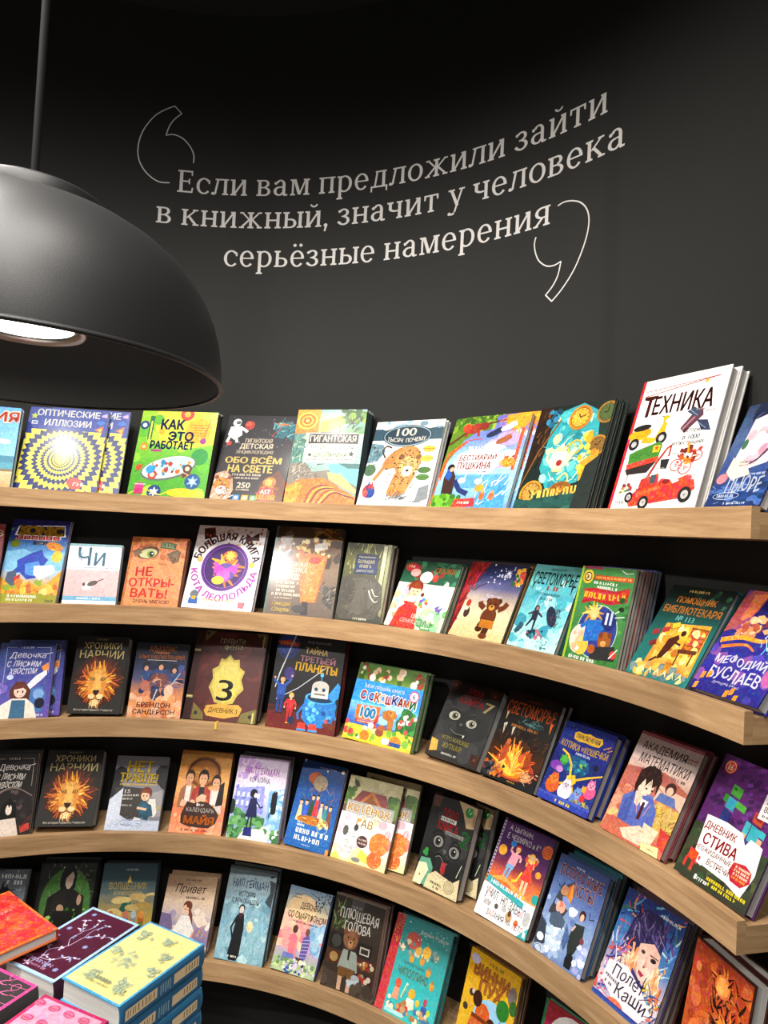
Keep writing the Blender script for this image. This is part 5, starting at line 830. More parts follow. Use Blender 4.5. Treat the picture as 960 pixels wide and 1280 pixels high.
MID = [
 ('fox', a_fox, dict(side='3a3478', spine='4a559c', hard=False), 'front blue violet book with a brown haired girl and white script title'),
 ('fox2', a_fox, dict(side='33306e', hard=False, edges=['2a2a60'], shift=.004), 'blue violet girl book standing just behind its twin at the left'),
 ('narnia', a_narnia, dict(side='201c1a', spine='2c2826'), 'very thick black lion book standing on the middle shelf'),
 ('alca', a_alca, dict(side='24202a'), 'dark blue fantasy book with orange title and peach coloured foot'),
 ('diary', a_diary, dict(side='2c1412', spine='3c1614', edges=['241010'], shift=.006), 'oxblood book with gilt emblem, metal corners and a large three'),
 ('planet', a_planet, dict(side='241c1c', edges=['6a2420'], shift=.009), 'black and red space book with two astronauts and yellow title'),
 ('windows', a_windows, dict(side='4a7a34', edges=['35602c'], shift=.012, hard=True), 'bright blue board book with many coloured title and a giraffe'),
 ('evil7', a_evil7, dict(side='24201e'), 'dark grey book with a glaring embossed face and number seven'),
 ('fire', a_fire, dict(side='161412', edges=['1c1816'], shift=.003), 'black book with orange title above blazing fire'),
 ('cats', a_cats, dict(side='1c2c78', edges=['22348e'], shift=.01), 'royal blue book with yellow title and four cartoon cats'),
 ('math', a_math, dict(side='8a4a50', spine='e0c8c0', edges=['7a3a44'], shift=.003), 'pinkish book with dark haired student in a blue blazer'),
 ('steve', a_steve, dict(side='4a2054', spine='6a5a3a'), 'purple and moss book with red title on a torn white sheet'),
]
# ---- fourth shelf
def a_bully(d):
    d.bg('7d7a82', '8a8890', '95949c', '84828a'); d.p('0,20 10,14 22,18 26,30 14,34 4,44 0,60', '1e1d20'); d.p('100,12 86,12 78,20 82,34 92,42 100,46', '26252a'); d.p('12,34 20,40 16,60 2,66 0,40', '2c2b30'); d.p('6,44 20,42 60,44 74,48 62,84 18,86', '4a4540'); d.strokes(3, 20, 10, 48, 70, 84, 14, 1, '5a544e 3e3a36', 80, 20)
    d.t('НЕТ', 24, 7, 72, 22, 'e8c81f', .03, rot=-1, drop=(1, .8, '2a2418')); d.t('ТРАВЛЕ!', 12, 24, 84, 36, 'e8c81f', .03, rot=-1, drop=(1, .8, '2a2418')); d.g(14, 38, 84, 40.4, 'd8b82a', 3); d.t('15', 26, 46, 36, 51, 'e8e4dc', .02); d.g(14, 52.6, 52, 55, 'd8d4cc', 4, 2); d.g(24, 57, 44, 59.6, 'd8d4cc', 5, 2); d.g(18, 66, 44, 68, 'c8c4bc', 6)
    d.p('78,50 96,46 100,80 84,82', 'a8a4a4'); d.r(82, 68, 100, 71, 'b8a878'); d.e(67, 50, 11, 8, '7a4024'); d.e(66, 54, 8, 6.6, 'ecc4a4'); d.p('56,50 62,45 74,46 77,52 68,50', '8a4a2a'); d.e(63, 54, 1.2, 1.1, '2a1c18'); d.e(69, 54, 1.2, 1.1, '2a1c18'); d.l('64,58 67,58', .7, 'a85a4a')
    d.p('74,58 86,58 92,76 88,82 72,76', 'e4e0d8'); d.p('54,68 62,60 80,66 86,80 62,82', '2f6478'); d.p('58,70 66,64 76,70 64,78', '3a7288'); d.l('54,70 72,72', 4, 'ecc4a4'); d.p('60,78 80,80 76,86 58,84', '28566a'); d.p('52,82 64,84 66,91 48,90', 'e8e8e4'); d.ring(56, 87, 4, .6, '6a6a70')
    d.bg('a8b4c8', 'd0d8e4', 'e4e8f0', y0=86); d.p('0,92 20,70 24,80 40,86 70,88 100,86 100,100 0,100', 'c8d0e0'); d.p('0,60 22,44 24,84 0,96', 'd4dae6'); d.ring(38, 90, 11, 1, '7a88a8', 4); d.ring(40, 91, 6, .8, '8a98b4', 2.2); d.strokes(6, 30, 6, 84, 70, 97, 10, .8, '6a7a9c e8ecf4 94a2bc', 10, 40)
def a_maya(d):
    d.bg('c8924a', 'd8a45a', 'e0a86a', 'eab47a', 'e88a5a', 'ee9a74', 'f0ac88'); d.e(49, 26, 34, 20, 'b87e38'); d.ring(49, 26, 32, 5, '7a4a20', 18); d.ring(49, 26, 26, 3, 'a86a2c', 15); 
    for i in range(22): t = rad(i*180/21); d.e(49+29*math.cos(t), 26-17*math.sin(t), 1.8, 1.4, '5a3414')
    d.g(30, 8, 68, 10, '6a4420', 3); d.rays(49, 30, 4, 20, 14, 4, 'd8a84a c8923a', 4)
    for x, y, c, hh, h2, sk in ((24, 30, 'a8785a', '4a2c1c', 1, 'd8a884'), (76, 34, 'd8c8c0', '2a1a14', 1, 'dcae8c'), (50, 30, 'b04434', '241814', 1.15, 'e0b08a')):
        d.p([(x-17*h2, y+40), (x-15*h2, y+18), (x-6, y+12), (x+6, y+12), (x+15*h2, y+18), (x+17*h2, y+40)], c); d.p([(x-5, y+13), (x+5, y+13), (x+5, y+38), (x-5, y+38)], '3a3440' if h2 > 1 else 'e8dcd4'); d.p([(x-3, y+8), (x+3, y+8), (x+4, y+14), (x-4, y+14)], sk)
        d.e(x, y+2, 9*h2, 8.4*h2, hh); d.e(x, y+4.4, 6.8*h2, 7*h2, sk); d.e(x, y-1.4, 7.4*h2, 3.6*h2, hh, a0=0, a1=180); 
        for q in (-2.6, 2.6): d.e(x+q*h2, y+4, 1, .8, '241814')
        d.l([(x-1.8, y+8.4), (x+1.8, y+8.4)], .7, 'a85a4a')
    d.p('84,40 92,36 94,64 80,66', '2a1a14'); d.blob(6, 30, 0, 58, 100, 98, 5, 10, 'f0a880 e88a5c f4bc98 e07a50 f0c0a0', 'p')
    d.p('26,62 40,64 52,61 66,62 80,68 90,76 86,86 74,92 52,92 34,91 20,88 18,78 22,70', '4a2c20~3'); d.r(45, 63.4, 48, 67, 'f0ece4'); d.g(49, 64.4, 60, 66.6, 'f0ece4', 2); d.t('КАЛЕНДАРЬ', 27, 69, 80, 75, 'e8e2d8', .005); d.t('МАЙЯ', 26, 77, 82, 87.6, 'e88a2c', .05, drop=(.8, .6, '2a140c')); d.g(24, 94, 74, 96.4, '8a3a24', 7)
def a_coral(d):
    d.bg('c8b8d0', 'd4c8d8', 'd8d4e0', 'b8c0e0', 'a8b8e4', 'c0cce8'); d.blob(3, 20, 0, 0, 40, 26, 4, 9, 'c0a0d0 d8c8dc b898cc', 'p'); d.t('НИЛ ГЕЙМАН', 16, 10, 84, 21, 'b05ab8', .0, wob=1); d.t('КОРАЛИНА', 28, 24, 68, 30.6, '2a2438', .0, wob=.7)
    d.p('4,40 60,34 64,66 6,70', '9aa0d8'); d.blob(4, 30, 4, 36, 62, 66, 2, 5, '8a90d0 a8a8e0 7a84c8 c0c0ec', 'p'); 
    for x in range(8, 56, 10):
        for y in (44, 54): d.p([(x, y), (x+5, y-.6), (x+5, y+5), (x, y+5.6)], 'd8dcf4')
    d.p('70,40 100,34 100,90 74,84', '8ab8dc'); d.blob(5, 34, 72, 38, 100, 82, 3, 7, 'a8d0ec 7aa8d0 c8e4f4 90c0e4', 'p'); d.blob(6, 50, 0, 66, 34, 98, 3, 7, '4f8a5a 6aa86a 3f7448 8abc80', 'e'); d.blob(7, 30, 40, 72, 66, 86, 3, 6, '5a9a60 4a8450 78b070', 'e'); d.blob(8, 26, 66, 84, 100, 99, 3, 7, '5a9a60 4a8450 7ab474 d8e8d8', 'e'); d.p('20,100 34,86 70,84 84,100', 'e4e8e4'); d.e(2, 62, 6, 9, '2a3a34')
    nv = '24285c'; d.p('36,50 48,49 52,66 54,72 30,72 34,62', nv); d.e(41, 44, 7, 5.4, '1a1c2c'); d.e(44.6, 45.4, 3.2, 3.4, 'f0e0dc'); d.p('37,42 41,39.6 46,40.4 48,44 44,43 42,46 40,49', '1a1c2c'); d.l('48,53 58,60 63,58', 3, nv, 2); d.l('38,72 37,84', 2.6, '1a1c34'); d.l('44,72 44,84', 2.6, '1a1c34'); d.p('33,84 41,84 42,94 31,94', '2c3484'); d.p('41,84 47,84 49,94 41,94', '2c3484')
    d.p('78,56 88,55 88,64 84,66 78,65', '1c1c24'); d.p('77,42 81,38 82,40 86,38 88,43 88,56 77,58', '1c1c24'); d.cv('78,64 76,68 78,70', 1.4, '1c1c24')
def a_bluebk(d):
    d.bg('24508c', '205694', '2464a8', '2f78bc', '2a70b4'); d.g(40, 5, 78, 6.8, 'c8d4e4', 3); d.p('2,0 7,0 5,4', 'e8ecf0'); d.e(59, 8.6, 1.6, 1.4, 'e0d8c0'); d.r(90, 4, 96, 8, 'e4dcb8')
    d.e(38, 20, 15, 8, 'a8563a~3', -12); d.e(50, 24, 16, 9, 'a89a84~4', -8); d.p('20,18 28,14 40,16 34,24 22,24', 'c06a44'); d.strokes(4, 50, 16, 30, 92, 60, 12, 1, '6a4a2c 3a2c28 a8824a 244030 8a6a3c', 80, 50); d.cv('30,36 40,30 52,34 62,28 74,34', 1, 'b89058')
    for i, (x, c) in enumerate(((18, 'e0d0a0'), (30, '4f6ad0'), (42, '3a5a3c'), (52, 'd8342c'), (64, 'e0c8b0'), (74, '4a9a9a'), (84, '8a5a3a'))): y = 44-(6 if i in (2, 3) else 0)+abs(i-3); d.p([(x-6, y+24), (x-3, y+6), (x+3, y+6), (x+7, y+24)], c); d.e(x, y+3, 3.4, 3, 'e0b890'); d.e(x, y+1.4, 3.6, 2, '3a241c', a0=0, a1=180)
    d.e(50, 68, 34, 5, 'c0802c~3'); d.strokes(6, 40, 18, 64, 84, 72, 10, 1.2, 'e8a83a 8a5a24 d8702a 4a3418 f0d078', 5, 30); d.ring(76, 72, 12, .8, 'd8e0d8', 8); d.blob(8, 12, 66, 64, 86, 74, 2, 4, 'e8dca0 d8c478', 'e')
    d.g(20, 71, 30, 73, 'e8f0f4', 5); d.g(20, 74, 36, 76.4, 'e8f0f4', 6); d.g(20, 78.5, 92, 84, 'f0f2ea', 12); d.g(20, 86.5, 80, 92, 'f0f2ea', 17); d.g(40, 95, 60, 96.4, 'c8d8e8', 4); d.r(93, 94, 100, 100, 'e0a05a')
def a_kitten(d):
    d.bg('b8b088', 'c4bc94', 'a8a880', y1=36); d.blob(3, 18, 2, 2, 98, 30, 4, 9, 'c0b890 b0a880 ccc49c', 'e'); d.blob(4, 24, 0, 16, 14, 34, 3, 6, '5a7a3a 6f8f4a 48682c', 'e'); d.blob(5, 24, 80, 18, 100, 38, 3, 6, '5a7a3a 6f8f4a 48682c', 'e'); d.p('14,32 28,16 74,16 86,34', '8a4a4a~4'); d.p('26,32 48,14 74,34 68,34 48,20 32,32', 'b87838'); d.p('34,32 48,21 66,33', '8a5a2c'); d.p('10,4 18,6 22,12 16,14 10,9', '4a4a30'); d.t('Г. ОСТЕР', 37, 9.6, 67, 14, 'f4f0e0', .02)
    d.bg('a8a4a0', 'b8b4b0', x0=6, x1=94, y0=30, y1=46); d.bg('f0ecec', 'f0e8e8', 'f2e4d8', 'f0e4a8', x0=0, x1=100, y0=45, y1=100); d.blob(7, 18, 0, 46, 100, 80, 5, 10, 'f4f0f0 f0c8d0 f4e8d8 f0dcc0', 'e'); d.e(92, 70, 10, 8, 'e8908a'); d.blob(8, 20, 0, 84, 100, 99, 4, 8, 'f0e480 ecd868 f4ecb0', 'e')
    d.t('КОТЁНОК', 10, 31.5, 88, 42, 'e0b45a', .03, out='f6f0e4', ow=.04); d.g(26, 45, 72, 48, 'b8b4b4', 4); d.t('ГАВ', 32, 49, 62, 58, 'd8b86a', .03); d.e(80, 50, 8, 5, 'd8b8c0~3'); d.e(36, 51, 4, 2, 'e0a86a')
    # two plain woollen balls in place of the pair of pets
    d.e(24, 70, 16, 13, 'e8e6e4'); d.e(22, 86, 15, 11, 'dcd8d6'); d.strokes(9, 30, 12, 60, 36, 94, 12, .8, 'b0aca8 8a8680 f8f8f6', 30, 80); d.e(16, 66, 5, 6, '6a6864'); d.e(34, 60, 4, 4, '4a4846')
    d.e(80, 72, 17, 13, 'e08a3c'); d.e(78, 90, 13, 9, 'd87a30'); d.strokes(10, 36, 66, 62, 94, 98, 12, .9, 'f0b468 c0602a f6cc90', 40, 80); d.e(50, 74, 10, 7, '5a3a4a'); d.g(43, 71, 57, 73, 'f0d8b8', 2); d.g(43, 75, 57, 77, 'f0d8b8', 3); d.e(46, 95, 8, 2.6, '8a8a88')
def a_evil2(d):
    d.bg('1f1f1f', '262626', '323232', '2c2c2c', '343432'); d.blob(2, 18, 10, 22, 96, 84, 8, 16, '2e2e2e 3a3a3a 272727 404040', 'e'); d.p('2,0 20,2 18,14 4,15 0,8', '5a3a30~5'); d.p('56,0 100,2 100,24 84,26 72,12', 'b0997a'); d.e(84, 9, 9, None, '2f7a3c'); d.strokes(3, 6, 78, 7, 90, 11, 8, 1.2, '6ac07a d8e8d0', 60, 10); d.p('92,8 100,10 100,22 94,22', '9a8264')
    d.t('ЗЛАЯ', 28, 13, 62, 22, 'b8202a', .02, rot=-2); d.r(27, 22.4, 62, 27, 'b0b0a8'); d.g(29, 23.4, 60, 26.2, '3a3a3a', 3); d.t('КНИГА', 24, 27.4, 70, 37, 'b8202a', .02, rot=-2); d.r(44, 36, 84, 39.6, '8a8a84'); d.g(46, 36.8, 82, 39, '3a3a3a', 4); d.t('2', 78, 30, 96, 46, '2f7a3c', .02, rot=-8)
    for x, y, k in ((34, 50, 1), (72, 55, 1)): d.e(x, y, 14*k, 8*k, '202020'); d.e(x, y, 11*k, 6*k, '8a8a86'); d.e(x-1, y, 6*k, 4.4*k, '3a3a38'); d.e(x-1, y, 3, 2.4, '0e0e0e'); d.e(x+1, y-1.6, 1.2, None, 'e8e8e4')
    d.cv('18,44 32,38 46,44', 3, '1a1a1a'); d.cv('62,46 74,44 86,52', 3, '1a1a1a'); d.e(52, 58, 4, 2.4, '6a6a68'); d.e(49, 59, 1.5, 1, '161616'); d.e(55, 60, 1.5, 1, '161616'); d.cv('34,66 44,62 56,68 66,66', 4, '121212'); d.cv('36,66 46,64 58,70 64,68', 1, '8a8a84'); d.p('52,69 62,68 62,79 57,82 52,77', 'a8303a')
    d.p('6,72 26,70 36,78 30,98 8,100 0,96', '6fa890'); d.p('4,78 20,76 28,82 18,100 0,100', 'e4dcbc'); d.e(11, 66, 4, 2.6, '3a9a4a'); d.e(14, 63, 4, 2.6, '3a9a4a'); d.e(15, 67, 4, 2.6, '3a9a4a'); d.e(12, 90, 1.6, None, '7a5a3a')
    d.p('30,86 44,80 60,82 84,84 96,78 100,100 26,100', 'd8cca8'); d.e(78, 90, 11, 7, 'c8bc98'); d.ring(78, 90, 11, 1, '8a7e60', 7); d.ring(78, 90, 7, .8, '9a8e70', 4.4); d.strokes(5, 14, 34, 82, 68, 88, 9, .8, 'b8a67c f0e8cc 8a7e5c', 20, 50); d.g(38, 91, 64, 93.6, '4a4434', 6, -2); d.g(46, 95, 58, 97.4, '4a4434', 7); d.l('88,78 94,64', 1.2, 'c8d8b8')
def a_learn(d):
    d.bg('4a1f5a', '552468', '4f2060', '5a2460', '8a3a4a', 'e87a3a', 'f0a060', y1=68); d.r(0, 0, 4, 60, 'b8a8c0'); 
    for i in range(18): d.e(2, 2+i*3.6, 1.6, .9, '3a2a44')
    d.t('А. ЦЫПКИН,', 14, 5, 60, 11, 'f0ece8', .01); d.t('Е. ЧЕШИРКО и К°', 14, 13, 78, 19, 'f0ece8', .01)
    for x, y, r, c in ((14, 32, 8, 'e8b03a'), (30, 22, 5, '3a8ad0'), (92, 16, 10, 'd8702a'), (88, 40, 5, 'f0a03a'), (64, 54, 6, 'c86a3a'), (96, 62, 7, '3aa8a0'), (40, 60, 3, '8a3a5a'), (80, 28, 2.6, 'd8a888'), (70, 46, 2.6, 'e0b878')): d.e(x, y, r, None, c)
    for i in range(4): d.r(83, 12+i*2.4, 100, 13+i*2.4, 'b8501f')
    d.fig(43, 22, 40, 'c8482a', 'f0c8a0', 'e8a0b0', '8ab0d0', face=True, lean=-.3, arms=((.2, .34), (-.2, .1))); d.fig(70, 24, 42, 'e8b84a', 'f0c8a0', 'd8482a', 'e8c8a8', long=.6, dress=True, arms=((.12, .06), (-.12, .06))); d.cv('46,56 54,54 60,44', 5, 'ecc83a', 2)
    d.p('6,58 30,56 60,62 100,74 100,84 4,70', 'f0803a'); d.p('4,62 40,60 100,76 100,70 60,60 30,55', 'f4b060'); d.bg('f2f0ec', 'f4f2ee', y0=68); d.p('4,60 80,70 80,76 2,67', '4ab0b4'); d.g(12, 64, 74, 67.6, 'f0f6f4', 4, -3.4)
    cs = ('3a3a8a', 'd84a5a', '2a8a9a', '3a3a44', '2a8a9a', '6a5aa0', '', '3a3a44', '7a7a88', '', '2a2a34', '3a6ab0', 'd8484a', '4a8ad0', '3a3a44', '2a6ab0', 'c84a5a')
    x = 9
    for i, ch in enumerate('УЧИЛ, НО ЗАБЫЛ'):
        w = 6.2
        if ch not in ' ,': d.t(ch, x, 70.6+i*.35, x+w-1, 79+i*.35 if i else 82, cs[i] or '3a3a44', .01)
        x += w-(2.6 if ch in ' ,' else 0)
    d.t('ИЛИ', 12, 83, 25, 88, '3a3a44', .01); d.e(36, 85, 3.6, 2.6, '6a625e'); d.e(50, 84, 5, 3, 'c8c4c0'); d.e(62, 88, 6, 5, 'c8a880~3'); d.e(62, 85, 3, 3, '6a4a34'); d.e(77, 90, 4, 3, 'd8803a'); d.e(92, 82, 6, 7, 'c0c0c0~4'); d.strokes(8, 26, 6, 74, 20, 97, 5, .5, 'b8b4b8 e0a8b0 98a8b8', 40, 80)
    x = 22
    for i, ch in enumerate('ЗАДАНИЯ НА ЛЕТО'):
        w = 4.9
        if ch != ' ': d.t(ch, x, 90.4, x+w-.8, 96, ('3a3a44', 'd84a5a', 'd8484a', '3a6ab0', '5a5a66', '3a3a44', '6a6a78', '', '7a7a88', '8a8a94', '', 'd8343a', 'c83a6a', '3a3a44', 'd84a5a')[i], .01)
        x += w-(1.6 if ch == ' ' else 0)
    d.p('84,100 100,88 100,100', '3fb8b8'); d.p('93,93 97,93 98,98 93,98', 'f4f0ee')
def a_nightcat(d):
    d.bg('47588a', '566a9c', '6a7fae', '8fa4c8', '9fb4d4', '7a90bc'); d.g(36, 5, 54, 7, 'c8d0e4', 3); d.g(62, 8, 82, 10, 'c8d0e4', 5); d.t('ПОЛУНОЧНЫЕ', 9, 8.6, 92, 19, '9a4a34', .01, out='d8b0a0', ow=.012); d.t('КОТЫ', 46, 21, 82, 32, '9a4a34', .01, out='d8b0a0', ow=.012)
    d.p('10,60 18,36 30,26 42,20 46,34 44,50 36,62', '4a4a54'); d.p('28,32 42,22 46,36 42,48', 'c87030'); d.e(28, 33, 8, 5, 'b88a6a', 30); d.p('40,24 46,36 42,50 38,40', 'e0943a'); d.blob(3, 20, 0, 40, 60, 96, 5, 11, 'a8bcdc c8d8ee 8a9cc8 d8e4f4 7088b8', 'p'); d.e(30, 50, 9, 6, 'e0b09a'); d.e(28, 47, 6, 3, 'd08a78'); d.e(24, 48, 3.4, 2.4, 'e8bca8'); d.p('16,60 30,54 46,60 44,72 18,72', '5a6a7c')
    d.p('22,72 42,68 50,80 46,92 24,92', 'dce6f2'); d.blob(4, 24, 18, 70, 50, 94, 3, 6, 'e8f0f8 c8d8ea b0c4de f4f8fc', 'e'); d.p('0,66 14,72 22,90 4,96 0,90', '46505e'); d.e(10, 86, 7, 4, 'e4ecf6'); d.e(16, 96, 12, 4, 'c0cede')
    d.e(73, 46, 6, 5, '4a241c'); d.e(73, 48, 3.6, 3.6, 'ecc0a4'); d.p('64,56 82,54 84,66 78,80 70,92 62,80 60,70', '38403f'); d.l('66,58 62,64', 3, 'e0b8b0'); d.e(84, 68, 4, 3, '8a4a54'); d.p('50,60 62,72 58,86 50,80', '5a74a0')
    d.p('64,90 72,82 80,88 78,98 66,98', '24262a'); d.p('65,90 66,84 69,88', '24262a'); d.p('74,88 77,84 79,90', '24262a'); d.blob(7, 14, 82, 72, 100, 98, 4, 8, 'a8b0dc c0c8ec dce0f4', 'p'); d.l('14,30 20,32 24,26 20,34 14,30', 1.4, '1c2030'); d.l('84,40 86,46 94,44', 1.4, '1c2030'); d.ring(12, 98, 7, .8, '2c3444')
def a_kashi(d):
    d.bg('2a3a78', '3a5a98', '4a78b0', '5f8ab8', 'b8a8b8', 'd8c8d0', 'a8a0c0'); d.strokes(3, 90, 0, 0, 100, 60, 18, 3, '1f3a78 4a8ac0 6fb0d0 2c2458 7a4a8a c85a5a e0a050 3f7a5a b8d8e0', 50, 80); d.g(62, 6, 92, 8.6, 'f0ecf0', 4, -2)
    d.p('20,44 24,22 40,8 64,8 80,22 78,44 66,36 56,44 36,50', '3a3060'); d.strokes(4, 60, 24, 10, 76, 34, 18, 2, '4a4078 2c2450 6a5a90 8a7aa0 241c44', 290, 36)
    d.p('46,38 66,32 80,38 82,54 74,66 62,68 52,60 46,50', 'e4c0b0'); d.p('58,48 74,56 76,62 64,66 56,60', 'ecccbc'); d.e(72, 45, 4.6, 2, '4a3038', 8); d.e(72, 45.2, 2, 1.6, '1c1418'); d.l('65,42 79,42', 1.4, '4a2c34'); d.e(54, 43, 3.4, 1.6, '5a3a40'); d.p('62,44 66,53 60,54', 'd0a090'); d.e(61.5, 54, 1.8, .9, '8a5a54'); d.p('56,58 66,60 62,63 56,61', 'a84a4c'); d.strokes(5, 14, 68, 48, 80, 58, 5, .5, 'b8c8d0 f4f0f0', 40, 80)
    d.strokes(6, 60, 22, 40, 50, 76, 26, 3.4, 'f0d0a8 e8b888 f4e0c8 d8a070 f0c0a0 c88a5a', 265, 20); d.strokes(7, 36, 74, 44, 92, 74, 26, 3.2, 'f0d0a8 e8b888 f4e0c8 d8a070', 275, 16); d.p('46,60 66,68 76,72 62,86 50,80', '4a3878'); d.strokes(8, 60, 0, 46, 30, 96, 18, 2.6, '7a5a9a d85a50 4a3a8a e89a50 e8d8e8 5a8ac8 b88ac0', 60, 60); d.strokes(9, 46, 70, 70, 100, 96, 16, 2.6, '2f5fa0 4f9ac0 d8c040 e07a40 e8e0ec 3a4a90', 70, 60)
    d.p('10,66 40,62 70,72 92,84 80,97 40,96 8,84', 'ece0e4'); d.t('Полёт', 22, 65, 74, 76, '2c3454', .0, sh=.1, wob=.8); d.t('Каши', 34, 78, 84, 89, '2c3454', .0, sh=.1, wob=.8); d.cv('70,80 88,74 94,84 84,88', .9, '2c3454'); d.g(12, 78, 34, 80.6, '3a3a54', 6, -8); d.g(14, 83, 28, 85.6, '3a3a54', 7, -8); d.e(40, 97, 14, 5, 'e07a5a'); d.bg('4a3a8a', '3a6ab0', y0=96)
def a_orange(d):
    d.bg('b04a20', 'c85a28', 'c8602c', 'b85024'); d.blob(2, 40, 0, 0, 100, 100, 6, 14, 'c0562a d06a34 a84420 d87a40 b84c22', 'p'); d.strokes(3, 60, 0, 0, 100, 100, 14, .8, '8a3818 e08a4a 9a4018', 40, 80); d.r(0, 0, 100, 1.6, '3a1c10'); d.r(98, 0, 100, 100, '3a1c10')
    d.rays(54, 20, 8, 22, 16, 4, '2a140c e8944a 3a1a10', 4); d.e(54, 20, 13, None, 'e08a3c'); d.e(54, 20, 10, None, 'f0a858'); d.e(50, 22, 6, 5, 'f4bc70'); d.strokes(21, 40, 44, 34, 84, 62, 16, 3, '2a1410 3a1c14 e0803a 1f0e0a', 60, 120); d.e(70, 56, 9, 7, '2a1410'); d.strokes(22, 24, 60, 14, 92, 44, 14, 2.4, '2a1410 3a1c14 d87a3c', 20, 120); d.rays(72, 48, 6, 28, 18, 5, '3a1c14 d8642c e89040 2a120c', 6); d.p('74,50 90,46 96,70 90,96 74,96 70,70', 'b0587a~4'); d.strokes(7, 40, 72, 52, 94, 94, 8, .9, 'd888a0 7a3a50 e8a8b0', 40, 60)
    d.p('44,70 58,64 66,74 58,92 44,94 38,82', '3a3a4a'); d.e(24, 66, 12, 9, 'e88a4a'); d.e(32, 84, 14, 9, 'd8703a'); d.e(16, 42, 9, 8, 'd87a44'); d.e(12, 20, 5, 4, 'e0945a'); d.rays(26, 80, 4, 20, 12, 5, 'c0401c e0602c', 8)
FOURTH = [
 ('foxb', a_foxb, dict(side='1a1716', edges=['1c1817', '221e1c', '161413'], shift=.002, hard=False), 'black book with a dark haired girl and white script title'),
 ('narnia2', a_narnia, dict(side='201c1a', spine='2c2826'), 'very thick black lion book standing on the fourth shelf'),
 ('bully', a_bully, dict(side='5a585e', spine='c8ccd8', hard=False), 'grey book with yellow title and a boy hugging his knees'),
 ('maya', a_maya, dict(side='5a2c1c', edges=['3a2018'], shift=.004), 'orange book with three young people above a brown stone title'),
 ('coral', a_coral, dict(side='c8c0d0', edges=['8a8494', '4a4650', 'a09aa8'], shift=.004), 'pale lilac book with a girl in navy coat facing a black cat'),
 ('bluebk', a_bluebk, dict(side='3a1c24'), 'deep blue book with carved figures and white lettering at its foot'),
 ('kitten', a_kitten, dict(side='5a4a34', spine='a87878'), 'front copy of the cream storybook with a gabled roof and golden title'),
 ('kitten2', a_kitten, dict(side='5a5a44'), 'rear copy of the cream gabled roof storybook, peeking out on the right'),
 ('evil2', a_evil2, dict(side='3a2420', spine='c8bc94'), 'front dark book with red tongue face and green number two'),
 ('evil22', a_evil2, dict(side='2a2420'), 'rear copy of the dark tongue face book, half hidden on the right'),
 ('learn', a_learn, dict(side='2a2430', spine='c8e4e4'), 'purple and white workbook with dancing pair and multicoloured title'),
 ('nightcat', a_nightcat, dict(side='3f5078', edges=['2c5068', '2a6a74'], shift=.006), 'slate blue book with red brown title and two children'),
 ('kashi', a_kashi, dict(side='4a3a6a', spine='a888b8', edges=['3a2c34', '5a2c30'], shift=.003), 'colourful book with a pale woman face framed by feathers'),
 ('orange', a_orange, dict(side='3a1c14', edges=['3a1216'], shift=.004), 'burnt orange book at the right edge, below the shelf end'),
]
# ---- lowest shelf
def a_silver(d):
    d.bg('6a7078', '8a949c', 'a8b4bc', '8a98a4'); d.strokes(3, 90, 0, 0, 100, 100, 12, 1, 'c8d0d4 5a646c 98a4ac e0e4e6', 40, 70); d.g(50, 6, 94, 11, 'e8ecee', 4); d.g(62, 13, 92, 18, 'e8ecee', 7); d.oy = -12; d.rays(58, 46, 6, 26, 40, 5, '1c1a1c 2a282c 3a3438', 5); d.e(60, 46, 16, 13, '201c1e'); d.e(66, 52, 9, 10, 'c89a74'); d.p('46,64 84,62 94,100 36,100', '3a3438'); d.e(63, 50, 1.4, 1.2, '1c1210'); d.e(70, 50, 1.4, 1.2, '1c1210'); d.blob(6, 16, 0, 60, 40, 98, 5, 10, '7a8a9a 5a6a7a a8b8c8')
def a_snape(d):
    d.bg('20241c', '2a3226', '24301f', '1c2418'); d.r(0, 0, 4, 100, '1a1c18'); d.strokes(3, 60, 8, 2, 98, 70, 16, 1, '4a5a40 6a7a58 2f3a28 8a9a78', 40, 80); d.e(52, 46, 44, 40, '5a8a48~4'); d.ring(52, 46, 45, 1.2, '4a6a40', 41); d.strokes(4, 40, 14, 14, 92, 60, 12, .9, '7fa068 a8c090 3f5a34', 50, 70); d.g(40, 4, 64, 6.4, 'e8e8e0', 3)
    # a plain cloaked figure
    d.oy = -9
    d.p('38,22 46,10 58,10 66,20 66,36 60,42 42,42 38,34', '1c1a18'); d.p('46,20 56,16 62,24 60,34 54,40 48,34', 'd0bca8'); d.p('40,20 50,12 62,16 56,20 48,26 46,40 40,38', '191715'); d.p('20,48 42,38 62,38 84,46 86,76 18,78', '2a2723'); d.p('30,46 50,40 52,76 26,76', '332f2b'); d.e(45, 60, 6, 5, 'c8a890', 30); d.e(76, 50, 4, 6, 'c8a890'); d.l('78,46 84,20', 1, '4a3a2a')
    d.rays(52, 74, 22, 46, 50, 6, '5fae3a 7ac84a a8e068 3f8a2c 8ad058', 6, 180, 360); d.rays(52, 70, 26, 40, 36, 5, 'c8f088 8ad058 5aa83a', 8, 190, 350); d.blob(9, 40, 12, 60, 92, 88, 2, 5, '5fa83a 7ac050 3f7a2a a8d878', 'p'); d.p('30,62 72,62 66,78 40,80', '26241f'); d.oy = 0; d.g(22, 86, 84, 92, 'e4e8dc', 8)
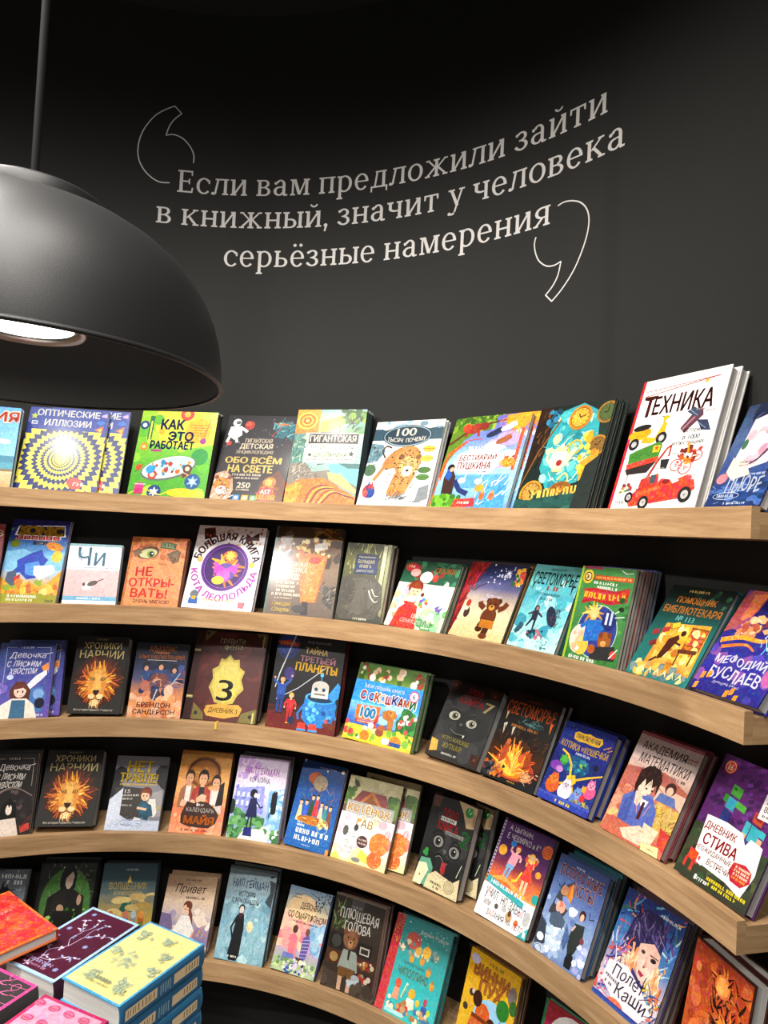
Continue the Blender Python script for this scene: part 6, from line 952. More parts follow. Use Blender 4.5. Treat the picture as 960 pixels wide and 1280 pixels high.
def a_wizard(d):
    d.bg('34505c', '48646c', '6f8080', 'a89a6a', 'c8a850', 'd8b868', '9a7a40'); d.g(42, 6, 66, 8.4, 'b8c4c4', 3); d.p('51,13 55,22 47,22', 'e8c860'); d.t('ВОЛШЕБНИК', 15, 22, 84, 30, 'ecd27a', .01); d.t('ИЗУМРУДНОГО', 25, 31.6, 76, 37, 'ecd27a', .0); d.t('ГОРОДА', 36, 38.4, 62, 43, 'ecd27a', .0)
    d.oy = -7
    d.p('36,62 44,52 48,44 52,44 58,52 66,62', '2f6a58'); d.strokes(4, 16, 40, 50, 60, 62, 12, 1.6, '3f8a6c 245444 6aa888', 80, 20); d.blob(5, 12, 0, 44, 100, 62, 8, 16, 'c8b078 d8c48a b89c5c 8a8a78', 'e', .4)
    for x, c, c2 in ((24, 'c88a4a', 'e0b078'), (40, 'e0c080', 'c85a3a'), (52, 'c8826a', '6a8ac0'), (66, 'b8c0c8', '8a94a0'), (80, 'd8a050', 'b8742c')): d.p([(x-7, 84), (x-5, 68), (x+5, 68), (x+7, 84)], c2); d.e(x, 65, 5, 4.4, c)
    d.blob(7, 40, 6, 72, 98, 99, 3, 8, 'd8b050 c8923a 8a9a3a e8cc70 b87a2c 6a8a34 f0dca0', 'e')
def a_hello(d):
    d.bg('c8a888', 'd8bca0', 'e4ccb4', 'd8c8c0', 'a89ab4', '8a80a8', 'c0a898'); d.g(36, 5, 66, 7.4, '7a4a34', 3); d.t('Привет', 20, 12, 80, 26, '3a241c', .0, sh=.25); d.g(42, 27.5, 80, 30.6, '5a3a2c', 6)
    d.blob(4, 24, 0, 46, 100, 98, 6, 13, 'd8c4c0 b8a8c0 e8d8c8 9088b0 f0e4d8', 'p'); d.p('0,50 20,52 28,70 0,80', '8a7aa0'); d.p('60,52 84,50 96,60 78,66', 'ecdccc'); d.e(50, 40, 9, 7, '7a3c24'); d.e(47, 44, 6, 6, 'f0ccb0'); d.p('54,40 62,50 66,66 60,66 54,54', '8a4428'); d.e(45, 44, 1, .9, '2a1814'); d.e(49.6, 44, 1, .9, '2a1814'); d.l('46,47.6 49,47.6', .6, 'b05a4a'); d.p('46,36 56,36 58,44 48,41', '7a3c24')
    d.p('28,72 40,52 56,52 70,70 68,86 30,86', 'f0ece6'); d.p('30,84 70,84 80,100 24,100', '7a6a9a'); d.strokes(7, 20, 66, 66, 98, 96, 14, 2, 'e0b060 8a7ab0 d88a6a', 70, 30)
def a_grave(d):
    d.bg('9fb4bc', 'a8bcc4', '8aa8b4', '90b8c8', 'a0c4d0', '88b0bc'); d.blob(3, 40, 0, 32, 100, 98, 5, 12, 'a8c8d0 8ab4c4 b8d4d8 789fae 98bcc8', 'p'); d.strokes(4, 110, 0, 36, 100, 96, 14, .8, '5a7f8a d0e4e8 6f98a4 c0dce0', 80, 30); d.p('88,10 100,12 98,40 84,34 92,24', '4a565c'); d.p('100,4 90,8 86,6', '2a3036')
    d.t('НИЛ ГЕЙМАН', 12, 11, 86, 22, '2a5078', .0, wob=.9); d.t('ИСТОРИЯ', 28, 26, 62, 32, '2f3a40', .0, wob=.5); d.t('С КЛАДБИЩЕМ', 16, 34, 72, 40, '2f3a40', .0, wob=.5)
    d.e(40, 44, 6, 4, '22262a'); d.e(40, 46, 4.4, 4, 'd8d0c8'); d.p('32,52 46,50 50,62 50,94 26,94 30,70', '1e2226'); d.l('33,54 24,66 30,76', 4, '1e2226', 3); d.p('34,50 44,49 40,56', '5a2c34'); d.p('26,92 50,92 46,99 30,99', '16191c'); d.p('60,66 70,60 80,66 78,90 60,92', '9ac0c8~2'); d.e(62, 62, 6, 6, 'ecd8a8'); d.rays(62, 62, 4, 9, 10, 2, 'f0e0b8', 3); d.strokes(6, 16, 58, 64, 82, 92, 14, 1, 'c8e4e8 7aa4b0', 80, 30); d.g(28, 94, 46, 96, 'e8e4d8', 7)
def a_smart(d):
    d.bg('7a98b4', 'a8b0b0', 'd8c8a8', 'e8a8a0', 'e89aa8', 'c8a8c8', 'a8b8a8', 'b8c8a0'); d.e(40, 24, 34, 16, 'e8cca0'); d.blob(3, 26, 0, 44, 60, 70, 8, 15, 'f0a8a0 e88a98 f4c0a8 f0d0b0', 'e'); d.blob(4, 16, 68, 40, 100, 70, 6, 12, 'a8c8dc c8dce4 88b0d0', 'e'); d.blob(5, 34, 60, 0, 100, 18, 1.2, 2.6, '1f2c44 2a3a54', 'p'); d.l('50,4 78,10 98,24', 1, '1f2c44'); d.g(14, 8, 30, 10, '5a6a78', 3); d.g(12, 12, 32, 14, '5a6a78', 4)
    d.e(35, 50, 6, 5, '5a2418'); d.p('26,58 36,54 46,60 42,82 30,80', 'e8808a'); d.p('20,78 44,78 52,90 18,90', '7a84c0'); d.l('44,62 48,82', 3, 'e8909a'); d.e(64, 50, 5, 4.4, '7a4a34'); d.p('56,58 68,52 74,60 72,80 58,84', '6a5aa0'); 
    for i in range(6): d.l([(57, 60+i*4), (73, 58+i*4)], 1, 'c8c0e0')
    d.p('50,80 72,82 70,88 48,86', '5a3a44'); d.r(40, 86, 46, 91, '2a2a34'); d.r(66, 86, 72, 90, '2a2a34'); d.blob(7, 70, 0, 84, 100, 99, 2, 5, '7a9a6a c8d8a0 a8c088 e8e8d0 d8c8e0', 'e'); d.blob(8, 10, 30, 94, 70, 99, 2, 3, '2a4a9a 4a6ab8', 'e')
    d.t('ДЕВОЧКА', 34, 17, 82, 26, '2a2030', .0, wob=.6); d.t('СО СМАРТФОНОМ', 10, 29, 98, 37.6, '2a2030', .0, wob=.6); d.g(26, 40, 82, 42, '6a5a58', 7)
def a_plush(d):
    d.bg('3a342e', '443a32', '3f342c', '463a30', '4a4036'); d.r(0, 0, 100, 2, '7a6a5c'); d.r(96.5, 0, 100, 100, '6a5448'); d.r(32, 2, 56, 14, '565452'); d.g(34, 9, 54, 11.4, '8a8680', 3)
    d.strokes(4, 30, 2, 12, 24, 40, 16, 2, '5f7a4a 8a9a5a 3f5034', 80, 30); d.r(2, 42, 30, 58, '2c2824'); d.e(16, 50, 9, 7, '4a4a44'); d.r(2, 60, 30, 74, '5a3a28'); d.e(16, 67, 8, 5, 'a88a5a~4'); d.r(56, 44, 84, 58, '2a2622'); d.r(62, 48, 80, 56, 'b8b0a4'); d.r(64, 49.6, 78, 54.6, '3a3834'); d.r(60, 60, 94, 72, '5a3424'); d.blob(6, 16, 62, 62, 92, 70, 2, 4, '8a3a2c c8b8a0 6a5a3a b8743a', 'e'); d.r(58, 74, 94, 90, '4a2c20'); d.blob(7, 10, 60, 76, 92, 88, 3, 5, 'a8402c 8a9a8a c8c0b0', 'e')
    d.e(42, 44, 14, 11, '8a6248~3'); d.e(31, 37, 4.6, 4, '7a543c'); d.e(53, 37, 4.6, 4, '7a543c'); d.e(43, 49, 5, 4, 'b08a6a'); d.e(43, 47.6, 1.7, 1.3, '20140e'); d.e(37, 43, 1.3, 1.2, '16100c'); d.e(48, 43, 1.3, 1.2, '16100c')
    d.p('32,56 56,56 62,74 28,74', '98a096'); d.p('41,56 46,56 45,66 42,66', '3a3430'); d.l('33,58 28,76', 4, '98a096'); d.l('56,58 62,76', 4, '98a096'); d.p('29,74 58,74 60,84 46,84 44,80 42,84 28,84', '7a5a34'); d.p('30,84 38,84 38,98 31,98', 'c8a890'); d.p('48,84 56,84 55,98 48,98', 'c8a890'); d.e(62, 82, 8, 4, 'a8b0b4~3'); d.p('46,86 70,82 74,90 52,92', 'b8c4c8'); d.blob(9, 16, 60, 88, 96, 98, 5, 9, '5f5348 6f6256 4f443a', 'e'); d.blob(10, 10, 2, 84, 26, 98, 5, 9, '5f5348 54483e', 'e'); d.t('ПЛЮШЕВАЯ', 14, 13, 88, 24, 'e4e0d8', .0, wob=.8); d.t('ГОЛОВА', 26, 26, 76, 36, 'e4e0d8', .0, wob=.8)
def a_chip(d):
    d.bg('2a8a8a', '3a9a98', '40b0b0', '48c4c6', '4acaca'); d.bg('a81c20', 'c03038', 'd84a50', x1=15); d.strokes(3, 50, 1, 0, 14, 30, 1.4, 1.2, 'd8a03a e8c060', 20, 90); d.e(38, 22, 13, 9, 'b85a50~3'); d.blob(4, 44, 16, 24, 84, 36, 2, 4.4, 'c8c0a0 8a9a90 d8d0b0 6a8a84 b8a88a 4f7a78', 'p'); d.e(64, 28, 7, 6, 'e0b84a'); d.p('60,26 64,20 68,26', 'd8a83a'); d.e(50, 30, 5, 4, 'd8b050'); d.blob(11, 20, 20, 4, 96, 20, .5, 1, 'd8ecec', 'e')
    d.t('Джанни Родари', 46, 8, 94, 13, 'f0f0e8', .01); 
    for x, y in ((42, 40), (60, 38), (74, 46), (84, 57)): d.e(x, y, 4, 4, 'd8a03a'); d.e(x, y-4, 1.4, 2, 'b87a2c')
    d.t('Приключения', 28, 43, 66, 48, '6aa0a0', .0); d.t('ЧИПОЛЛИНО', 24, 50.5, 76, 59, '7a7a4a', .0)
    d.e(30, 68, 5, 5, 'd8643a'); d.p('26,72 34,72 36,84 24,84', 'e8a88a'); d.l('40,80 46,64', 3, 'd8e8c8'); d.l('41,79 46,66', 1, '3a7a44'); d.e(56, 72, 6, 5, 'e0b83a'); d.p('50,77 62,77 64,86 48,86', 'f0ece0'); d.e(68, 78, 3.6, 3.4, 'e0c84a'); d.e(80, 74, 3, 4, 'c8506a'); d.p('76,78 84,78 86,88 74,88', '4a6ab0'); d.e(88, 82, 3, 3, 'c8d84a'); d.blob(8, 46, 20, 82, 92, 96, 2, 4.6, 'e8dcb8 c8a878 d8503a 5a8ab0 f0ead0 b88a58 6aa85a', 'e'); d.r(18, 94, 50, 98, 'b8e4e4')
def a_vinni(d):
    d.bg('dcae24', 'e4b82c', 'e8c034', 'ecc840'); d.g(40, 4.6, 66, 8, '8a7a3a', 3); d.t('ВИННИ-', 14, 12, 88, 23, 'e8a058', .05, out='8a4420', ow=.03, rot=-1); d.t('ПУХ', 30, 25, 72, 36, 'e8a058', .05, out='8a4420', ow=.03, rot=-1)
    d.e(12, 9, 9, 5, 'c8c0d8'); d.e(17, 42, 5, 3.6, '5a4a3a'); d.e(20, 40, 3, 2.4, 'd8d0c8'); d.e(10, 58, 5, 3.6, '5a4a3a'); d.e(90, 22, 8, 9, '8a8078~4'); d.e(95, 32, 7, 7, '4a7a3a~4'); d.e(60, 60, 34, 22, 'a8d4ec'); d.e(78, 40, 12, 10, '3a8a3a'); d.l('78,50 74,66', .8, '4a4a30')
    # plain honey pots and balloons in place of the bear
    d.e(44, 56, 14, 11, 'd8702a'); d.e(30, 44, 9, 8, '4a2c1c'); d.e(62, 62, 9, 8, '5a3420'); d.p('24,62 66,62 72,84 64,98 26,98 18,82', 'd8763a'); d.r(24, 59, 66, 63, '8a4a20'); d.e(45, 78, 14, 9, 'f0b860'); d.e(80, 62, 4, 4, 'e05a7a'); d.blob(6, 26, 0, 88, 100, 99, 4, 8, '7a9a34 a8b84a e0c83a 5f8a2c', 'e')
def a_redcirc(d):
    d.bg('a02c3c', 'b0384a', 'a83444'); d.r(0, 0, 5, 100, '3a7a58'); d.e(56, 30, 42, None, 'e8e4e0'); d.g(40, 14, 78, 18, '3a3434', 3); d.g(30, 23, 84, 33, '2a2222', 5)
LOW = [
 ('silver', a_silver, dict(side='4a5258'), 'silvery grey book cut off at the left end of the lowest shelf'),
 ('snape', a_snape, dict(side='20241e', edges=['1c201a', '242a22'], shift=.002), 'black book with a cloaked figure above bright green flames'),
 ('wizard', a_wizard, dict(side='24343a', edges=['1c2a30'], shift=.002), 'teal to gold book with cream title and a green tower'),
 ('hello', a_hello, dict(side='8a6a54', shift=.007), 'beige book with a red haired woman in white blouse'),
 ('grave', a_grave, dict(side='2a343a', spine='88a8b4', shift=.004), 'pale blue book with a thin man in black'),
 ('smart', a_smart, dict(side='27407a', spine='98aab8'), 'pink and blue book with two children sitting on flowers'),
 ('plush', a_plush, dict(side='5a443a', spine='3a342e', edges=['4a342c'], shift=.003), 'brown book with a bear headed boy in front of shelves'),
 ('chip', a_chip, dict(side='1f6a6a', spine='b82830', edges=['2a7a78'], shift=.004), 'turquoise book with red cloth spine and vegetable figures'),
 ('vinni', a_vinni, dict(side='7a5a1c', edges=['5a3418', '6a4420'], shift=.008), 'yellow book with orange outlined title and green balloon on the lowest shelf'),
 ('redcirc', a_redcirc, dict(side='3a7a58'), 'crimson book with white circle at the bottom edge of the photo'),
]
for key, fn, kw, desc in TOP+SECOND+MID+FOURTH+LOW: shelf_book(key, desc, fn, **kw)
# ------------------------------------------------------------------ lettering on the wall: serif strokes drawn letter by letter
def _q(l): return [l]
class Serif:
    """x-height 100, stem 17, hairline 9, slabs 9"""
    T, H, SB = 17, 10, 9
    def __init__(s): s.P = []
    def rect(s, x0, y0, x1, y1): s.P.append([(x0, y0), (x1, y0), (x1, y1), (x0, y1)])
    def st(s, x, b=0, t=100, lo=1, hi=1, w=17, both=0):
        s.rect(x, b, x+w, t)
        if lo: s.P.append([(x-9, b), (x+w+9, b), (x+w+9, b+8), (x+w, b+11), (x, b+11), (x-9, b+8)])
        if hi: s.P.append([(x-10, t-7), (x, t-12), (x+w, t-12 if both else t-8), (x+w+(9 if both else 0), t-8 if both else t-8), (x+w+(9 if both else 0), t), (x-10, t)])
    def dg(s, x0, y0, x1, y1, w, w2=None):
        w2 = w2 or w; s.P.append([(x0-w/2, y0), (x0+w/2, y0), (x1+w2/2, y1), (x1-w2/2, y1)])
    def arc(s, cx, cy, rx, ry, a0, a1, tk=17, th=9, n=30):
        """stroke along an ellipse, thick at the sides, thin at top and bottom"""
        for i in range(n):
            Q = []
            for a in (a0+(a1-a0)*i/n, a0+(a1-a0)*(i+1)/n):
                c, sn = math.cos(rad(a)), math.sin(rad(a)); w = th+(tk-th)*abs(c)**1.3; Q.append(((cx+rx*c, cy+ry*sn), (cx+(rx-w)*c, cy+(ry-min(w, th+3))*sn)))
            s.P.append([Q[0][0], Q[1][0], Q[1][1], Q[0][1]])
    def dot(s, x, y, r): s.P.append([(x+r*math.cos(2*PI*i/14), y+r*math.sin(2*PI*i/14)) for i in range(14)])
def glyph(ch):
    g = Serif(); a = 0
    if ch == 'и' or ch == 'й':
        g.st(11); g.st(72); g.dg(24, 8, 76, 92, 13); a = 100
        if ch == 'й': g.arc(50, 148, 24, 26, 200, 340, 10, 9, 14)
    elif ch == 'н': g.st(11, both=1); g.st(70, both=1); g.rect(20, 45, 78, 55); a = 98
    elif ch == 'п': g.st(11); g.st(68, hi=0); g.rect(2, 91, 95, 100); a = 96
    elif ch == 'м': g.st(13, w=11, hi=1); g.st(91, hi=1, both=1); g.dg(28, 100, 58, 4, 18); g.dg(58, 4, 94, 100, 10); a = 121
    elif ch == 'л': g.st(68, hi=0); g.rect(18, 91, 94, 100); g.dg(20, 14, 34, 96, 11, 12); g.arc(8, 18, 20, 20, 260, 345, 12, 12, 8); g.dot(6, 7, 9); a = 95
    elif ch == 'д': g.rect(28, 91, 92, 100); g.rect(68, 0, 85, 100); g.rect(2, 0, 100, 10); g.dg(26, 6, 38, 96, 10, 11); g.rect(2, -24, 11, 4); g.rect(91, -24, 100, 4); a = 103
    elif ch == 'т': g.st(34, hi=0); g.rect(2, 91, 83, 100); g.P.append([(2, 70), (10, 70), (13, 92), (2, 94)]); g.P.append([(75, 70), (83, 70), (83, 94), (72, 92)]); a = 87
    elif ch == 'в': g.st(11, hi=1, lo=0); g.rect(2, 91, 52, 100); g.rect(2, 0, 54, 9); g.rect(26, 48, 54, 56); g.arc(48, 76, 27, 24, -90, 90, 16, 9); g.arc(50, 27, 32, 27, -90, 90, 17, 9); a = 87
    elif ch == 'ь' or ch == 'ы': g.st(11, lo=0, both=1); g.rect(2, 0, 50, 9); g.rect(26, 49, 50, 58); g.arc(46, 29, 33, 29, -90, 90, 17, 9); a = 84; 
    elif ch == 'а': g.rect(56, 12, 73, 68); g.arc(44, 68, 29, 32, 0, 150, 17, 9); g.dot(17, 78, 9); g.arc(38, 29, 33, 29, 80, 300, 17, 9); g.rect(40, 50, 60, 58); g.dg(46, 4, 60, 22, 12); g.P.append([(56, 14), (73, 14), (77, 9), (88, 9), (86, 0), (66, -2), (58, 6)]); a = 90
    elif ch in 'еёо с'.replace(' ', '') or ch == 'р':
        if ch in 'её':
            g.arc(43, 49, 40, 51, 0, 320, 17, 9, 40); g.rect(14, 48, 81, 56); g.P.append([(66, 48), (83, 48), (83, 56), (66, 56)]); a = 88
            if ch == 'ё': g.dot(26, 132, 9.5); g.dot(61, 132, 9.5)
        elif ch == 'о': g.arc(46, 49, 43, 51, 0, 360, 17, 9, 44); a = 92
        elif ch == 'с': g.arc(45, 49, 42, 51, 42, 318, 17, 9, 36); g.P.append([(70, 64), (79, 64), (79, 88), (70, 80)]); a = 82
        else: g.st(12, -44, 98, hi=1); g.arc(46, 49, 44, 51, -120, 125, 17, 9, 36); a = 95
    elif ch == 'ж':
        g.st(59, both=1); g.dg(64, 48, 24, 92, 12); g.dg(71, 48, 111, 92, 12); g.dg(16, 6, 62, 56, 15); g.dg(119, 6, 73, 56, 15)
        for x in (2, 104): g.rect(x, 0, x+29, 9); g.rect(x+4, 91, x+26, 100)
        a = 137
    elif ch == 'к': g.st(11, both=1); g.dg(30, 46, 74, 92, 12); g.dg(80, 6, 40, 58, 17); g.rect(64, 0, 98, 9); g.rect(62, 91, 92, 100); a = 98
    elif ch == 'з': g.arc(34, 75, 30, 25, -90, 150, 16, 9, 24); g.arc(35, 27, 35, 28, -155, 90, 17, 9, 28); g.rect(22, 49, 38, 57); g.dot(10, 84, 8); g.dot(8, 18, 8); a = 74
    elif ch == 'ч': g.st(62, both=1); g.st(8, 56, 100, lo=0, both=1); g.arc(46, 62, 38, 22, 180, 290, 17, 9, 16); g.dg(52, 41, 66, 50, 9); a = 92
    elif ch == 'у': g.dg(54, 6, 20, 94, 17); g.dg(40, -30, 78, 94, 10, 10); g.arc(24, -26, 20, 20, 230, 330, 12, 10, 10); g.dot(11, -36, 9); g.rect(2, 91, 38, 100); g.rect(62, 91, 94, 100); a = 92
    elif ch == 'я': g.st(60, both=0, hi=1); g.rect(40, 91, 86, 100); g.arc(42, 70, 36, 30, 90, 270, 17, 9, 24); g.rect(40, 40, 64, 49); g.dg(12, 5, 48, 46, 15); g.rect(-2, 0, 24, 9); a = 88
    elif ch == 'Е': g.rect(14, 0, 32, 138); g.rect(3, 0, 88, 10); g.rect(3, 128, 86, 138); g.rect(30, 66, 70, 75); g.rect(64, 54, 72, 88); g.P.append([(78, 138), (86, 138), (86, 106), (78, 110)]); g.P.append([(80, 0), (88, 0), (91, 34), (82, 30)]); a = 97
    elif ch == ',': g.dot(14, 8, 11); g.P.append([(10, 0), (25, 6), (14, -30), (5, -28)]); a = 32
    if ch == 'ы':
        g2 = Serif(); g2.st(92, both=1); g.P += g2.P; a = 118
    return g.P, a
def wall_line(txt, d0, d1, z, xh, V, F):
    P = []; x = 0
    for ch in txt:
        if ch == ' ': x += 42; continue
        q, a = glyph(ch); P += [[(x+u, v) for u, v in poly] for poly in q]; x += a+9
    k = (d1-d0)/(x-9)
    for i, poly in enumerate(P):
        n = len(V)
        ar = sum(p[0]*q[1]-q[0]*p[1] for p, q in zip(poly, poly[1:]+poly[:1]))
        if ar < 0: poly = poly[::-1]
        for u, v in poly: V.append(pol(d0+k*u, R0+WO-.0006-(i % 5)*2e-5, z+xh*v/100))
        F.append(tuple(range(n, n+len(poly))))
V, F = [], []
LZ = (EZ+1.0262, EZ+.9235, EZ+.8020); XH = .0505
wall_line('Если вам предложили зайти', -5.72, 51.7, LZ[0], XH, V, F)
wall_line('в книжный, значит у человека', -8.2, 53.9, LZ[1], XH, V, F)
wall_line('серьёзные намерения', 1.0, 45.2, LZ[2], XH, V, F)
quote = mesh('wall_lettering', V, F, M_LETTER)
tag(quote, 'pale grey three line quotation lettered on the dark curved wall', 'lettering')
MARK_A = [(-6.7, 1.0519), (-8.21, 1.0523), (-9.76, 1.0751), (-10.79, 1.113), (-10.97, 1.1583), (-10.46, 1.2063), (-9.27, 1.2522), (-8.02, 1.2778), (-6.62, 1.296), (-5.65, 1.2745), (-6.63, 1.2514), (-7.21, 1.2265), (-7.52, 1.2005), (-6.51, 1.2053), (-5.34, 1.1962), (-4.33, 1.1735), (-3.76, 1.1468), (-3.74, 1.1218)]
MARK_B = [(46.08, 0.8419), (46.94, 0.8457), (48.08, 0.8394), (49.04, 0.8258), (49.74, 0.8027), (49.99, 0.7743), (49.77, 0.738), (49.12, 0.6969), (48.27, 0.6601), (47.03, 0.6246), (45.84, 0.5995), (45.03, 0.6192), (45.87, 0.6386), (46.46, 0.6628), (46.77, 0.6961), (45.95, 0.6908), (44.98, 0.6947), (44.06, 0.7119), (43.55, 0.735), (43.34, 0.7604), (43.49, 0.778)]
MARK_A_SHARP = (8, 9, 12)
MARK_B_SHARP = (10, 11, 14)
def wall_mark(pts, label):
    O = []; Q = [pts[0]]+pts+[pts[-1]]
    sharp = set(MK_SHARP)
    for i in range(1, len(Q)-2):
        a, b, c, d = Q[i-1:i+3]
        if i-1 in sharp: a = b
        if i in sharp: d = c
        for k in range(8):
            t = k/8; O.append(tuple(.5*(2*b[j]+(c[j]-a[j])*t+(2*a[j]-5*b[j]+4*c[j]-d[j])*t*t+(3*b[j]-a[j]-3*c[j]+d[j])*t**3) for j in (0, 1)))
    O.append(pts[-1]); V, F = [], []; w = .0017; kx = rad(1)*(R0+WO)
    for i, (u, v) in enumerate(O):
        p, q = O[max(0, i-1)], O[min(len(O)-1, i+1)]; dx, dz = (q[0]-p[0])*kx, q[1]-p[1]; L = math.hypot(dx, dz) or 1
        V.append(pol(u-dz/L*w/kx, R0+WO-.0006, EZ+v+dx/L*w)); V.append(pol(u+dz/L*w/kx, R0+WO-.0006, EZ+v-dx/L*w))
    for i in range(len(O)-1): F.append((2*i, 2*i+1, 2*i+3, 2*i+2))
    o = mesh('quotation_mark', V, F, M_LETTER); tag(o, label, 'lettering', 'outlined quotation marks on the wall')
MK_SHARP = MARK_A_SHARP
wall_mark(MARK_A, 'thin outlined opening quotation mark above the start of the lettering')
MK_SHARP = MARK_B_SHARP
wall_mark(MARK_B, 'thin outlined closing quotation mark below the end of the lettering')

# ------------------------------------------------------------------ pendant lamp
LX, LY, LZ0 = -.473, .866, EZ+.181
lamp = empty('pendant_lamp', (LX, LY, LZ0)); lamp.rotation_euler = (-.012, -.006, 0)
tag(lamp, 'black dome pendant lamp with lit lens hanging above the upper shelves', 'lamp')
prof = [(0.25, 0.0), (0.2497, 0.011), (0.2475, 0.032), (0.244, 0.0549), (0.2375, 0.0778), (0.227, 0.1025), (0.2125, 0.1263), (0.194, 0.1482), (0.171, 0.1674), (0.144, 0.1839), (0.115, 0.1958), (0.088, 0.2036)]
inn = [(r-.0035 if i else .2462, z-.003 if i else .0) for i, (r, z) in enumerate(prof)]
lathe('lamp_shade', prof+[(.0, .2036)], M_LAMP, lamp)
lathe('shade_lining', inn+[(0, .2006)], M_LAMP_IN, lamp)
rimp = [(.2462, -.0018), (.2505, -.0018), (.2512, .0), (.2505, .0035), (.2462, .0016)]
lathe('shade_rim', rimp+[rimp[0]], M_LAMP, lamp)
lathe('top_cap', [(.0905, .2000), (.0905, .2195), (.0885, .2225), (.02, .2255), (.0, .2255)], M_LAMP, lamp)
lathe('cable_gland', [(.012, .2255), (.012, .235), (.0075, .241), (.0, .241)], M_LAMP, lamp, 32)
lathe('cable', [(.0049, .239), (.0049, 1.41)], M_CABLE, lamp, 24)
lathe('ceiling_rose', [(.0, 1.385), (.05, 1.385), (.05, 1.41), (0, 1.41)], M_LAMP, lamp, 48)
hold = lathe('bulb_housing', [(.030, .200), (.030, .15), (.064, .085), (.0735, .066)], M_LAMP_IN, lamp, 48)
refl = lathe('reflector_ring', [(.0740, .068), (.0740, .0555), (.072, .053), (.0585, .0585), (.058, .063)], M_RING, hold, 64)
lens = lathe('lens', [(.0582, .0600), (.04, .0575), (.02, .0562), (.0, .0558)], M_BULB, hold, 64)
l = bpy.data.lights.new('lamp_light', 'SPOT'); l.energy = 14; l.spot_size = rad(110); l.spot_blend = .9; l.shadow_soft_size = .045; l.color = (1, .95, .87)
o = bpy.data.objects.new('lamp_light', l); COL.objects.link(o); o.parent = lamp; o.location = (0, 0, .045)

# ------------------------------------------------------------------ display table with piles of books in the foreground
TT = EZ-.992
tb = empty('display_table', (-.72, .95, 0)); tag(tb, 'white display table carrying the piles of small books', 'table')
def bbox_mesh(name, x0, y0, z0, x1, y1, z1, m, par):
    v, f = box(x0, y0, z0, x1, y1, z1); o = mesh(name, v, f, m, par)
    b = o.modifiers.new('bevel', 'BEVEL'); b.width = .003; b.segments = 2; return o
bbox_mesh('tabletop', -.45, -.42, TT-.03, .46, .42, TT, M_TABLE, tb)
for sx in (-.42, .39):
    for sy in (-.39, .36): bbox_mesh('leg', sx, sy, 0, sx+.035, sy+.035, TT-.0305, M_TABLE, tb)
bbox_mesh('apron', -.40, -.37, TT-.09, .41, .37, TT-.0305, M_TABLE, tb)
def lying(cx, cy, ztop, ang, w, h, t, side, spine, art, label, grp, copies=1, right=True, labels=None, tilt=0, jit=.002):
    """books lying flat; ang turns the short side, the spine is on the right hand side"""
    A = Art(w, h); art(A); R = random.Random(label); out = None
    for i in range(copies):
        a = rad(ang)+(R.uniform(-.012, .012) if i else 0)
        X = Vector((math.cos(a), math.sin(a), 0)); Y = Vector((-math.sin(a), math.cos(a), 0)); Z = Vector((0, 0, 1))
        if tilt and not i: q = Matrix.Rotation(tilt, 3, Y); X = q@X; Z = q@Z
        org = Vector((cx, cy, ztop-i*(t+.0004)))-Y*h/2+(X*R.uniform(-jit, jit) if i else Vector())
        # the spine of the mesh is at -x: turn the book round so that it lies on the +x side
        M = Matrix(((-X.x, -Y.x, Z.x, 0), (-X.y, -Y.y, Z.y, 0), (-X.z, -Y.z, Z.z, 0), (0, 0, 0, 1)))
        M = Matrix.Translation(org+Y*h)@M
        if i == 0:
            out = build_book(w, h, t, (*lin(side), 0), (*lin(spine), 0), A, True, False, M); e = out
            if right: spine_label(out, w, h, t)
        else:
            e = out.copy(); COL.objects.link(e); e.matrix_world = M
            for ch in out.children:
                c = ch.copy(); COL.objects.link(c); c.parent = e
        tag(e, label if i == 0 else labels[i-1], 'book', grp)
    return out
def spine_label(b, w, h, t):
    """cream title panels printed on the spine"""
    V, F, C = [], [], []; x = -w/2-.0046
    def pan(y0, y1, z0, z1, c, k=0):
        n = len(V); xx = x-.00003*k
        for y, z in ((y0, z0), (y0, z1), (y1, z1), (y1, z0)): V.append((xx, y, z))
        F.append((n, n+1, n+2, n+3)); C.extend([(*lin(c), 0)]*4)
    pan(.006, h-.006, -t*.86, -t*.14, '2a5f86')
    pan(h*.08, h*.40, -t*.72, -t*.28, 'd8c49c', 1); pan(h*.60, h*.95, -t*.72, -t*.28, 'd8c49c', 1)
    R = random.Random(5)
    for y0, y1, c in ((h*.10, h*.25, '6a5a44'), (h*.63, h*.78, '6a5a44'), (h*.80, h*.92, '6a5a44')):
        y = y0
        while y < y1: q = R.uniform(.004, .008); pan(y, y+q*.3, -t*.64, -t*.36, c, 2); y += q
    for k in range(5): pan(h*.44+k*h*.028, h*.45+k*h*.028, -t*(.75-.06*(k % 2)), -t*.3, '8fb0b8', 1)
    o = mesh('spine_label', V, F, M_MATTE, b); paint(o, C)
